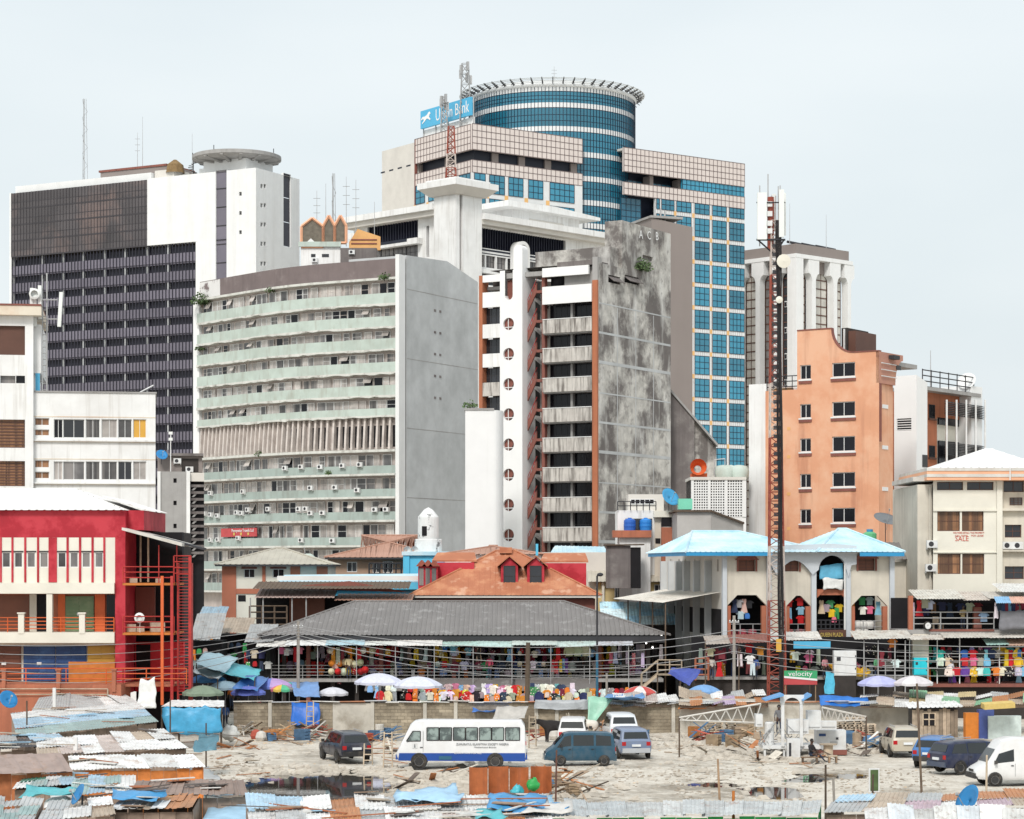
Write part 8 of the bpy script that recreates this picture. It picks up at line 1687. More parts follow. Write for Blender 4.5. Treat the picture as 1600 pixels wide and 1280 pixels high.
for px,y,D,sh,rz,lb in ((338,1085,162,(.6,.6,.6),30,'shopper in white walking in the left market lane'),(352,1088,157,(.1,.2,.5),200,'shopper in blue walking in the left market lane'),(405,1080,164,(.5,.05,.06),120,'shopper in red in the left market lane'),(418,1088,158,(.3,.3,.3),10,'shopper in grey beside the mauve umbrella'),(508,1088,159,(.5,.3,.1),170,'vendor in brown behind the power pole'),(612,1090,158,(.55,.55,.5),0,'vendor in cream between the lilac umbrellas'),(690,1090,160,(.05,.05,.06),90,'vendor in black at the bags rack'),(848,1090,159,(.5,.1,.3),200,'shopper in magenta at the street racks'),(965,1090,158,(.2,.3,.5),20,'shopper in denim blue near the timber stair'),(545,1060,171,(.6,.5,.3),15,'trader in tan on the market hall gallery'),(765,1060,171,(.4,.05,.1),330,'trader in maroon on the market hall gallery'),(1112,1062,166.3,(.55,.5,.45),10,'trader in cream before the plaza shops'),(1370,1062,166,(.1,.3,.15),30,'trader in green at the plaza ground shops'),(1485,1068,167.6,(.55,.55,.58),0,'trader in pale grey at the gallery shop rail'),(1180,1062,166.2,(.05,.1,.3),340,'trader in navy beside the telecom mast')):
 q=copy_tree(_pp);q.location=(P(px,0,D).x,D,max(0,P(0,y,D).z) if D > 165 else .0);q.rotation_euler=(0,0,R(rz));q['label']=lb;q['group']='people of the market'
 for c in q.children:
  if c.name.startswith('body'): c.color=(*sh,1)
def cow(label,px,py,rz,mat,k=1.0):
 g=G(px,py);t=thing('cow',label,'cow',(g.x,g.y,0),rz,'cows by the block wall');t.scale=(k,k,k)
 v=[(0,0,1.02,.34,.30),(-.5,0,1.05,.33,.30),(-.82,0,1.1,.22,.24),(.45,0,1.04,.32,.34),(.75,0,1.15,.2,.27),(1.05,0,1.32,.13,.17),(1.25,0,1.36,.12,.15),(1.48,0,1.2,.085,.1),(1.6,0,1.12,.075,.08),(.5,0,1.4,.12,.1)]
 e=[(0,1),(1,2),(0,3),(3,4),(4,5),(5,6),(6,7),(7,8),(3,9)]
 for s in (1,-1):
  for c,b in ((((.55,.16,.78),(.58,.16,.42),(.56,.16,.1),(.6,.16,.04)),3),(((-.62,.16,.80),(-.5,.17,.62),(-.74,.16,.40),(-.68,.16,.04)),1)):
   p=b
   for q,r in zip(c,(.13,.07,.055,.055)): v.append((q[0],s*q[1],q[2],r,r));e.append((p,len(v)-1));p=len(v)-1
  v.append((1.2,s*.2,1.42,.035,.05));e.append((6,len(v)-1))
 grow('body',v,e,[mat],lambda c: 0,t);b=MB().path([(-.95,0,1.2),(-1.05,.02,1.0),(-1.04,.02,.6)],.025,5);b.build('tail',mat,t)
 for s in (1,-1): MB().path([(1.22,s*.09,1.48),(1.2,s*.24,1.56),(1.24,s*.3,1.74)],.025,5).build('horn','horn',t)
cow('black cow grazing with its rump to the ladder pile',868,1160,R(200),'hide_black',1.02);cow('white cow standing behind the white minibus',916,1157,R(165),'hide_white',1.0);cow('brown horned cow facing out beside the board hut',955,1158,R(-50),'hide_brown',1.05)

# ---------------------------------------------------------------- mast, poles, wires
def cell_mast():
 D=163;t=thing('cell_mast','slender red and white lattice telecom mast with cables and panel antennas','mast',P(1214,1075,D));t.location.z=0;top=P(0,345,D).z;z0=1.0;n=18;x_off=-.25
 w=lambda z: .62-.36*(z/top);cx=lambda z: -.17*z/top
 for i in range(n):
  a,c=z0+(top-z0)*i/n,z0+(top-z0)*(i+1)/n;b=MB();cr=((-1,-1),(1,-1),(1,1),(-1,1))
  for q in range(4):
   (sx,sy),(nx,ny)=cr[q],cr[(q+1) % 4];P0=lambda s,z: (cx(z)+s[0]*w(z),s[1]*w(z),z)
   b.bar(P0(cr[q],a),P0(cr[q],c),.045,4)
   for k in range(3): u,v=a+(c-a)*k/3,a+(c-a)*(k+1)/3;p,r=(cr[q],cr[(q+1) % 4]) if k % 2 else (cr[(q+1) % 4],cr[q]);b.bar(P0(p,u),P0(r,v),.026,4);b.bar(P0(cr[q],v),P0(cr[(q+1) % 4],v),.022,4)
  b.build('mast_section','mast_white' if (i//2) % 3 == 2 else 'mast_red',t)
 for k in range(5): MB().path([(cx(z)+.1+.07*k+.04*math.sin(z*.5+k),-w(z)-.06,z) for z in [z0+(top-z0)*i/24 for i in range(25)]],.05,5).build('feeder_cable','black_cable',t)
 for k in range(34): z=top-2-k*.62;MB().box(cx(z)-.2,-w(z)-.02,z,cx(z)+.35,-w(z)+.04,z+.28).build('cable_tray','metal_dark',t)
 Zt=lambda y: P(0,y,D).z;X_=lambda px: (px-1214)/F*D
 for a,c,y0,y1,d in ((1182,1196.5,303,376,-.5),(1216,1224,298,372,-.4),(1207,1213,302,360,.5),(1222,1229,300,366,.5)): MB().box(X_(a),d-.12,Zt(y1),X_(c),d+.12,Zt(y0)).build('panel_antenna','antenna_white',t)
 m=MB()
 for a,y0 in ((1187,290),(1200,272),(1206,306),(1212,306),(1216,291),(1219,290)): m.bar((X_(a),0,Zt(385)),(X_(a),0,Zt(y0)),.045,5)
 m.build('antenna_pipes','metal_grey',t);m=MB();m.bar((X_(1181),-.4,Zt(376)),(X_(1226),-.4,Zt(376)),.06,4).bar((X_(1181),-.4,Zt(318)),(X_(1226),-.4,Zt(318)),.04,4)
 for s in (1183,1224): m.bar((X_(s),-.4,Zt(376)),(cx(top)*1.0,0,Zt(398)),.05,4)
 m.build('antenna_frame','metal_dark',t);MB().bar((X_(1204),0,Zt(390)),(X_(1204),0,Zt(308)),.2,4).build('mast_head','mast_red',t)
 for y in (320,335,350,362): MB().box(X_(1198),-.35,Zt(y+4),X_(1206),.0,Zt(y-4)).build('radio_unit','metal_white',t)
 for a,y,r in ((1223,410,.5),(1216,470,.25)): MB().lathe([(.001,0),(r*.8,.05),(r,.2),(r,.35),(.01,.42)],14).build('drum_dish','cream_light',t,(X_(a),-.3,Zt(y)),rot=(R(90),0,0))
 MB().box(-.9,-.9,0,.9,.9,z0).build('foundation','concrete_grey',t);p=P(1196,1018,D);MB().box(X_(1212)-.05,-.75,Zt(1018),X_(1219),-.68,Zt(998)).build('notice_board','door_yellow',t)
cell_mast()
def pole(label,px,y0,y1,D,r,mat='pole_grey',cross=True,lean=0.0,name='utility_pole',cat='pole',zb=0.0):
 p=P(px,y0,D);t=thing(name,label,cat,(p.x,D,zb));MB().bar((0,0,0),(lean,0,p.z-zb),r,8,r*.8).build('shaft',mat,t)
 if cross:
  MB().box(-.35+lean,-.08,p.z-zb-.5,.35+lean,0,p.z-zb-.4).build('crossarm','metal_grey',t)
  for k in (-.3,-.1,.1,.3): MB().lathe([(.03,0),(.05,.05),(.02,.1)],6).build('insulator','antenna_white',t,(k+lean,-.04,p.z-zb-.4))
 return t
pole('grey concrete power pole before the market hall',466,970,1092,157,.13);pole('grey concrete power pole beside the plaza stalls',1147,962,1080,159,.13);pole('short grey post at the market hall street rack',948,1052,1075,160,.1,cross=False)
pole('dark rough tree trunk post in front of the market hall',823,1004,1098,158,.2,'bark',False,.1,'trunk_post','post');pole('thin dark pole standing by the gold SUV',1441,1068,1238,105,.06,'wood_dark',False,-.25,'thin_pole');pole('pale stake beside the white van',1540,1180,1280,92,.05,'wood_pale',False,.05,'stake','stake');pole('grey stake rising from the front tin roofs',1306,1215,1280,88,.06,'pole_grey',False,-.1,'stake','stake');pole('rusty stake before the teal van',868,1172,1265,103,.05,'frame_brown',False,.05,'stake','stake');pole('orange capped stake at the green fence',1146,1236,1280,84,.07,'orange_ply',False,0,'stake','stake');pole('twig tied stake in the muddy yard',1125,1186,1252,104,.06,'wood',False,-.1,'stake','stake')
_t=pole('tall dark street lamp with a teal lower post',933,900,1075,165,.09,'metal_dark',False,0,'street_lamp','street lamp');_h=P(933,900,165).z;MB().path([(0,0,_h-.1),(.05,0,_h+.12),(.25,-.05,_h+.15)],.06,6).build('lamp_arm','metal_dark',_t);MB().lathe([(.001,.12),(.2,.06),(.24,-.05),(.12,-.15),(.001,-.16)],12).build('lamp_head','metal_dark',_t,(.22,-.05,_h+.12),smooth=True);MB().bar((0,0,0),(0,0,P(0,1020,165).z),.1,8).build('teal_sleeve','steel_blue',_t)
def wire(a,b,sag,lb='sagging power line strung across the market street'):
 a,b=Vector(a),Vector(b);tag(MB().path([a.lerp(b,k/14)-Vector((0,0,sag*4*(k/14)*(1-k/14))) for k in range(15)],.022,4).build('power_line','wire',None),lb,'wire','power lines over the market')
for k in range(5):
 a=P(466,978+k*5,156.9);c=P(1147,985+k*11,158.9);wire(a,c,1.35+.15*k);wire(a,P(-20,1008+k*13,140),.5+.2*k,'power line running from the market pole past the red building');wire(c,P(1640,1010+k*9,155),.4+.1*k,'power line running from the plaza pole past the gallery shops')

# ---------------------------------------------------------------- umbrellas and shade cloths
W3=(.62,.63,.74)
umbrella('pale lilac umbrella over the white shirts rack',592,1052,157,1.7,[W3]);umbrella('pale lilac umbrella over the bags rack by the block wall',653,1057,156,1.7,[(.62,.64,.74)]);umbrella('faded green umbrella behind the blue tarpaulin stall',317,1071,147,1.35,[(.20,.26,.19)]);umbrella('mauve and blue umbrella in the left market lane',425,1060,158,1.55,[(.50,.34,.62),(.50,.34,.62),(.16,.22,.60)]);umbrella('small rainbow umbrella under the mauve one',441,1070,156,.8,[(.7,.18,.25),(.7,.5,.1),(.1,.45,.25),(.25,.25,.25)]);umbrella('green and teal umbrella behind the power pole',452,1066,160,.8,[(.05,.42,.28),(.1,.4,.4)])
umbrella('lavender umbrella by the yellow sacks',1373,1056,155,1.45,[(.42,.43,.68),(.46,.47,.7)]);umbrella('greyish white umbrella near the turquoise cabinet',1427,1056,154,1.35,[(.60,.56,.58),(.66,.64,.65)])
def P4(*q): return [P(*a) for a in q]
for i,(q,c,lb) in enumerate([(((305,1038,158),(352,1052,156),(372,1028,166),(320,1018,168)),(.45,.66,.74),'pale aqua shade cloth over the left market lane'),(((345,1052,156),(398,1062,155),(410,1046,165),(360,1034,166)),(.10,.52,.60),'turquoise shade cloth over the left market lane'),(((300,1050,155),(340,1062,154),(352,1052,158),(306,1036,162)),(.66,.7,.7),'white shade cloth over the left market lane'),(((362,1075,153),(402,1080,153),(420,1058,158),(385,1055,158)),(.07,.20,.52),'royal blue shade cloth beside the mauve umbrella'),(((460,1088,154),(500,1090,154),(498,1066,158),(455,1066,158)),(.16,.30,.58),'blue cloth stretched behind the power pole'),(((1045,1052,160),(1078,1072,158),(1096,1046,160),(1048,1044,162)),(.06,.09,.38),'dark blue tarpaulin slung below the timber stair'),(((1283,1102,152),(1358,1104,152),(1356,1090,153.5),(1280,1086,153.5)),(.03,.17,.55),'bright blue rolled tarpaulin on the yard wall'),(((738,1113,152),(790,1108,152),(800,1097,154),(740,1098,154)),(.07,.20,.58),'blue sheet draped over the wall behind the bus'),(((455,1133,151.5),(500,1133,151.5),(500,1098,152.5),(456,1098,152.5)),(.02,.13,.50),'blue tarpaulin hung down the block wall by the ladder'),(((765,1130,151),(820,1122,151),(826,1104,152),(778,1104,152)),(.45,.43,.4),'grey mat leaning on the wall behind the bus'),(((836,1108,152.6),(920,1108,152.6),(920,1094,152.7),(836,1094,152.7)),(.36,.38,.40),'crumpled silver sheeting along the wall top'),(((945,1090,151),(1008,1090,151),(1004,1082,156),(950,1084,156)),(.12,.28,.55),'blue tarpaulin roof beside the striped cloth'),(((918,1135,151.4),(928,1130,151.4),(960,1090,152.2),(918,1088,152.2)),(.30,.55,.42),'green and white striped cloth hanging from the wall'),(((1288,1085,160),(1304,1085,160),(1303,1052,162),(1290,1050,162)),(.08,.40,.55),'blue cloth hanging at the plaza shop stairs'),(((1060,1108,152.4),(1120,1105,152.4),(1126,1092,153.4),(1066,1094,153.4)),(.58,.20,.05),'orange cloth bundle spread on the wall top')]): tarp('shade_cloth' if 'shade' in lb else 'tarpaulin',lb,P4(*q),c,.35,10,6,seed=i)
for px,y,D,lb in ((307,1036,158,'rough stake under the pale aqua shade cloth'),(398,1060,155.2,'rough stake under the turquoise shade cloth'),(340,1060,154.2,'rough stake under the white shade cloth'),(402,1078,153.8,'rough stake under the royal blue shade cloth'),(372,1028,166,'tall stake behind the pale aqua shade cloth')): pole(lb,px,y,0,D,.05,'wood_dark',False,0,'stake','stake')
for px,y,c,n,lb in ((1345,1052,(.68,.42,.05),'yellow_bale','heap of yellow wrapped goods beside the lavender umbrella'),(1312,1044,(.55,.3,.03),'yellow_tub','yellow tub on a stand by the white cabinet')):
 p=P(px,y+6,166.3);tag(MB().sheet(lambda u,v: tuple(Vector((1.3*math.cos(u*6.2832)*math.sin(v*3.1416),math.sin(u*6.2832)*math.sin(v*3.1416),.5-.5*math.cos(v*3.1416)))*(.55+.45*_mn.noise((math.cos(u*6.28)*2.5,math.sin(u*6.28)*2.5+px,v*5)))),14,9).build(n,'cloth',None,p,color=c),lb,'goods')
_p=P(1225,1070,161);_s=thing('shop_banner','red white and green phone shop banner at the mast foot','banner',_p);MB().box(0,0,0,2.35,.05,1.0).build('cloth','sign_red',_s);MB().prism([(0,-.02,.55),(2.35,-.02,.35),(2.35,-.02,1.0),(0,-.02,1.0)],(0,.016,0)).build('green_field','sign_green',_s);MB().prism([(0,-.03,.48),(2.35,-.03,.28),(2.35,-.03,.42),(0,-.03,.62)],(0,.008,0)).build('white_stripe','letter_white',_s);lettering('velocity',.5,'letter_white',_s,(1.15,-.04,.62),0,1.7);[MB().bar((x,.1,-_p.z),(x,.1,1),.04).build('post','wood',_s) for x in (.1,2.25)]

# ---------------------------------------------------------------- shacks, stalls and clutter of the yard
PW,PB,TL,OR,BR,GY,PK,TN=(.76,.755,.74),(.40,.56,.68),(.32,.43,.42),(.46,.20,.08),(.27,.19,.155),(.46,.47,.47),(.55,.47,.43),(.48,.39,.30)
def roof_field(label,c4,nx,ny,pal,wall=(.30,.22,.17),name='tin_shack',cat='shack',pitch=.16,gap=.06,zj=.06,seedc=None,ground=0.0):
 """A shack: jittered roof sheets over four corners given as (px, py, height), boards below the front edge."""
 fl,fr,br,bl=[G(a,b,z) for a,b,z in c4];o=Vector((fl.x,fl.y,0));t=thing(name,label,cat,o)
 def B(u,v): return fl.lerp(fr,u).lerp(bl.lerp(br,u),v)-o
 for j in range(ny):
  for i in range(nx):
   c=pal[(j*nx+i) % len(pal)] if seedc is None else RND.choice(pal);kk=RND.uniform(.82,1.08);c=tuple(min(.78,k*kk) for k in c);dz=[RND.uniform(-zj,zj) for _ in range(4)];e=gap/max(.3,(fr-fl).length/nx);up=.03*((i+j) % 2)
   q=[B(u,v)+Vector((0,0,d+up)) for (u,v),d in zip((((i-e)/nx,(j-.06)/ny),((i+1+e)/nx,(j-.06)/ny),((i+1+e)/nx,(j+1.05)/ny),((i-e)/nx,(j+1.05)/ny)),dz)]
   q[3]=q[0]+q[2]-q[1];sheet_part(t,q,c,pitch,.03,q[3]-q[0])
 n=max(2,int((fr-fl).length/.55))
 for k in range(n):
  a,b=B(k/n,.05),B((k+.97)/n,.05);h=a.z-.08-RND.uniform(0,.1);m=MB();m.hexa([(a.x,a.y,ground),(b.x,b.y,ground),(b.x,b.y+.04,ground),(a.x,a.y+.04,ground),(a.x,a.y,h),(b.x,b.y,h),(b.x,b.y+.04,h),(a.x,a.y+.04,h)]);m.build('wall_board','plank',t,color=tuple(w*kk for kk in (RND.uniform(.7,1.25),) for w in wall))
 for u in (0,1): a,b=B(u,.06),B(u,.98);MB().hexa([(a.x,a.y,ground),(b.x,b.y,ground),(b.x+.03,b.y,ground),(a.x+.03,a.y,ground),(a.x,a.y,a.z-.1),(b.x,b.y,b.z-.1),(b.x+.03,b.y,b.z-.1),(a.x+.03,a.y,a.z-.1)]).build('side_wall','plank',t,color=wall)
 return t
def shacks():
 rf=roof_field
 rf('long shack with white, sky blue and teal roof strips',((28,1152,2.4),(246,1128,2.5),(216,1099,3.0),(18,1114,2.9)),5,3,[TL]*5+[PB]*5+[PW]*5,zj=.03);rf('low shack under bleached pinkish white sheets',((60,1181,2.3),(292,1168,2.3),(256,1142,2.7),(60,1158,2.7)),7,2,[PW,PK,PW,TN,PW],seedc=1);rf('shack with a brown roof and orange fascia',((-30,1208,2.5),(113,1204,2.5),(96,1178,3.1),(-30,1173,3.1)),1,1,[(.34,.26,.23)],(.52,.19,.08),pitch=.9,gap=.01,zj=.01)
 rf('shack with a white sheet roof over an orange painted front',((112,1202,2.4),(318,1198,2.4),(300,1179,2.8),(112,1183,2.8)),5,1,[PW,PW,(.74,.74,.73)],(.60,.20,.05),zj=.03);rf('shack under a row of brown tile sheets',((200,1243,2.4),(386,1241,2.4),(380,1220,2.6),(216,1222,2.6)),9,1,[BR,(.30,.21,.17)],pitch=.3,gap=.02,zj=.02);rf('lean-to of rusty orange tile sheets',((172,1265,2.2),(300,1263,2.2),(312,1241,2.4),(198,1243,2.4)),6,2,[PW,PW,TN,PW,OR,(.42,.2,.09),OR,PK,PK,(.5,.25,.1),OR,OR],pitch=.28,gap=.02,zj=.02)
 rf('shack with weathered beige sheets beside the blue dish',((62,1282,2.2),(178,1272,2.3),(172,1248,2.6),(84,1254,2.5)),3,2,[TN,PW,GY],seedc=1);rf('shack corner with pale grey patched sheets',((-25,1292,2.2),(48,1285,2.2),(66,1250,2.7),(-25,1246,2.7)),3,3,[GY,PW,GY,TL],seedc=1);rf('shack with dark green and pale strips',((22,1232,2.1),(118,1226,2.2),(114,1206,2.3),(40,1216,2.2)),4,2,[PW,TL,GY,PB,(.04,.19,.13),(.05,.22,.15)]);rf('shack with white and light blue sheets behind the rusty tiles',((112,1240,2.2),(210,1238,2.2),(210,1213,2.6),(118,1214,2.6)),4,2,[PW,PB,PW,TL],seedc=1);rf('flat shack of white plastic and sticks',((0,1172,2.2),(110,1164,2.3),(90,1147,2.6),(0,1150,2.6)),4,2,[PW,(.05,.05,.055),GY,PB],seedc=1);rf('narrow stall roof of grey and white scraps below the red terrace',((50,1112,2.5),(215,1098,2.6),(186,1082,3.0),(70,1088,3.0)),6,1,[GY,PW,TN],seedc=1)
 rf('long row of pale blue and rusty patched tin roofs',((392,1287,2.3),(862,1287,2.3),(852,1245,2.75),(384,1246,2.75)),11,2,[PW,GY,PW,OR,GY,PW,PW,PK,GY,OR,PW,PB,PB,PW,OR,PW,GY,PW,GY,PW,PW,GY]);rf('long pale grey tin roof beside a green fence',((858,1276,2.3),(1278,1272,2.3),(1282,1252,2.45),(850,1255,2.45)),14,1,[(.56,.58,.58),(.60,.61,.60),(.52,.55,.56)],seedc=1,wall=(.04,.36,.10));rf('shack with pale sheets by the blue satellite dish on the van side',((1356,1296,2.2),(1640,1288,2.2),(1640,1263,2.7),(1352,1262,2.7)),8,1,[(.60,.63,.65),PW,(.62,.62,.6)],seedc=1,wall=(.10,.26,.4));rf('shack with pink, blue and rusty roof patches before the navy minivan',((1290,1268,2.3),(1640,1258,2.4),(1622,1236,2.6),(1318,1242,2.6)),6,2,[(.58,.44,.5),GY,PW,PB,OR,TN,PW,GY],seedc=1)
 for lb,c4,nx,ny,pal in (('row of stall roofs in green, tan and white on the wall beyond the rig',((1345,1102,1.95),(1625,1098,2.1),(1625,1080,2.6),(1345,1084,2.5)),11,2,[(.25,.48,.30),TN,PW,OR,(.62,.5,.28),PW,GY]),('stall roof of cartons and pale sheets on the wall under the plaza pole',((1062,1102,1.95),(1200,1100,2.0),(1192,1080,2.6),(1062,1084,2.5)),8,2,[PW,TN,OR,GY,(.46,.36,.5),PW]),('stall roof of pale scraps between the striped cloth and the timber stair',((955,1101,1.95),(1062,1099,2.0),(1055,1083,2.5),(960,1084,2.5)),6,1,[PW,PK,GY])): rf(lb,c4,nx,ny,pal,seedc=1,name='stall_roof',cat='stall',ground=1.75,zj=.2)
 # dark stalls that fill the lane left of the market hall
 for a,c,D,y0,y1,cc,lb in ((300,345,172,1000,958,GY,'dark stall behind the aqua shade cloths'),(335,392,176,990,965,TN,'dark stall with a tan sheet roof by the cream house'),(385,428,171,1003,975,GY,'dark stall joined to the market hall corner'),(310,350,190,968,948,PB,'stall with a blue edged roof below the cream house')):
  p=P(a,y0,D);w=(c-a)/F*D;t=thing('lane_stall',lb,'stall',(p.x,D,0));MB().box(0,.6,0,w,4,p.z-.1).build('back','dark_in',t);zt=P(0,y1,D+4).z
  for i in range(3): sheet_part(t,[(w*i/3-.1,-.5,p.z+RND.uniform(-.1,.1)),(w*(i+1)/3,-.5,p.z+RND.uniform(-.1,.1)),(w*(i+1)/3,3.5,zt),(w*i/3-.1,3.5,zt)],tuple(k*.75 for k in cc),.25,.03,(0,1,.2))
  for k in range(2): hang_row(p.x+.1,p.x+w,P(0,y0+14+16*k,D).z,D+.2,['shirt','trousers','backpack'],['white','grey','red','orange','navy','beige','green','black'],'hung at the dark lane stalls','goods in the lane stalls',.45,.85)
 # blue tarpaulin stall
 q=P(252,1104,140);t=thing('tarpaulin_stall','stall with a white sheet roof and timber posts behind the blue tarpaulin','stall',(q.x,140,0));sheet_part(t,[(0,-.2,q.z),(3.9,-.2,q.z),(3.5,3,q.z+.2),(.2,3,q.z+.25)],PW,.5,.03)
 for x in (.05,1.1,2.4,3.7): MB().bar((x,-.1,0),(x,-.1,q.z),.07,5).build('post','wood_dark',t)
 tarp('tarpaulin','sky blue tarpaulin hung across the stall front',P4((262,1147,139.4),(346,1147,139.4),(348,1106,139.6),(252,1105,139.6)),(.06,.33,.56),-.25,14,9,seed=3,rough=.1);tarp('tarpaulin','crumpled grey cover over the brown tile shack',P4((240,1216,112),(345,1219,110),(325,1199,117),(262,1200,117)),(.42,.43,.43),-.3,12,8,seed=5,rough=.12);tarp('tarpaulin','white plastic sheet bunched near the blue dish',P4((66,1262,88),(112,1262,88),(116,1240,92),(78,1240,93)),(.74,.73,.71),-.2,10,8,seed=6,rough=.12);tarp('tarpaulin','white cloth flap standing at the red terrace corner',P4((214,1108,138),(244,1108,138),(244,1058,138.5),(222,1064,138.5)),(.72,.72,.7),.1,8,10,seed=8,rough=.12);tarp('tarpaulin','dull teal sheet propped against stakes by the pale shacks',P4((300,1177,121),(338,1172,121),(342,1148,123),(312,1150,123)),(.10,.22,.28),.1,8,8,seed=9,rough=.12);tarp('tarpaulin','sky blue sheet draped on the patched tin roofs',P4((762,1264,83),(868,1266,83),(864,1244,88),(765,1243,88)),(.30,.52,.70),-.1,12,6,seed=2,rough=.1);tarp('tarpaulin','light blue sheet covering the dark shed at the tile roofs',P4((312,1292,83),(400,1290,83),(396,1252,88),(326,1256,88)),(.36,.56,.72),-.05,10,8,seed=4,rough=.06)
 for px,py,D,r,rz,lb in ((125,1258,82,.42,R(-62),'deep blue satellite dish tilted on the beige shack'),(1515,1273,80,.60,R(-68),'deep blue satellite dish on a bracket before the white van'),(12,1106,128,.55,R(40),'small blue dish at the end of the long striped shack')): p=P(px,py,D);dish('satellite_dish',lb,p,r,rz,28,(.02,.20,.46),mount=.1)
 for px,y0,y1,D,lb in ((118,1152,1208,108,'white square post at the brown roofed shack'),(85,1075,1105,135,'short white post under the red terrace')): p=P(px,y1,D);tag(MB().box(-.09,-.09,-p.z,.09,.09,(y1-y0)/F*D).build('post_stub','frame_white',None,p),lb,'post')
 for px,y0,D,ln,lb in ((150,1182,100,.0,'thin dark pole by the notice frame'),(208,1180,100,.12,'leaning timber pole behind the brown tiles'),(42,1095,122,0,'rough pole at the striped shack end'),(322,1130,126,0,'weathered stake before the blue tarpaulin'),(266,1092,130,.0,'tall stake beside the teal roof'),(1290,1195,88,0,'slim stake among the pink roof patches'),(1362,1210,88,.05,'leaning stake at the green board')): pole(lb,px,y0,0,D,.05,'wood_dark',False,ln,'stake','stake')
 for px,y,D,w,h,lb,m in ((158,1194,101,.32,.5,'small framed notice leaning on a pole above the white shack','metal_dark'),(1366,1238,90,.45,.95,'green painted board on stakes over the pink roofs','leaf')): p=P(px,y,D);t=thing('notice_board',lb,'sign',p,R(15));MB().box(-w/2,0,0,w/2,.04,h).build('frame','frame_white' if m == 'leaf' else m,t);MB().box(-w/2+.06,-.02,.06,w/2-.06,-.003,h-.06).build('face',m if m == 'leaf' else 'metal_grey',t);MB().bar((0,.06,-p.z),(0,.06,.2),.03,5).build('stake','wood_dark',t)
shacks()
def loose_covers():
 rr=random.Random(23);bpy.context.view_layer.update();dg=bpy.context.evaluated_depsgraph_get()
 for i in range(26):
  a,y=(rr.uniform(5,225),rr.uniform(1115,1262)) if i < 19 else (rr.uniform(420,840),rr.uniform(1256,1276));q=G(a,y,2.6);w,d=rr.uniform(1.0,2.4),rr.uniform(1.0,2.4);hit=scene.ray_cast(dg,(q.x+w/2,q.y+d/2,4.2),(0,0,-1));q.z=hit[1].z+.08 if hit[0] else .1;c,cn=rr.choice((((.76,.76,.75),'white'),((.74,.74,.72),'white'),((.36,.56,.74),'light blue'),((.07,.30,.58),'blue'),((.60,.58,.55),'grey'),((.10,.42,.46),'teal')));t=rr.uniform(-.25,.35)
  tarp('plastic_cover',f'{cn} plastic cover spread loosely on the shack roofs',[q,q+Vector((w,t*w,rr.uniform(-.1,.2))),q+Vector((w+rr.uniform(-.4,.2),t*w+d,rr.uniform(.1,.35))),q+Vector((rr.uniform(-.3,.3),d,rr.uniform(.1,.35)))],c,rr.uniform(-.15,.1),10,8,'plastic cover',.09,i,group='covers on the shack roofs')
 for px,y,D,r,cs,lb in ((325,1052,160,1.3,[(.08,.24,.55),(.10,.30,.6)],'blue umbrella between the aqua cloths'),(352,1064,156,1.2,[(.45,.62,.72)],'pale blue umbrella above the lane shoppers'),(388,1072,154.5,1.2,[(.12,.16,.5)],'indigo umbrella at the royal blue cloth'),(520,1074,158,1.1,[(.62,.62,.66)],'grey white umbrella by the first street rack'),(1000,1072,157,1.2,[(.5,.08,.07),(.66,.62,.6)],'red and white umbrella near the timber stair'),(1100,1070,157,1.2,[(.18,.34,.6)],'blue umbrella before the plaza stalls')): umbrella(lb,px,y,D,r,cs,.3)
loose_covers()
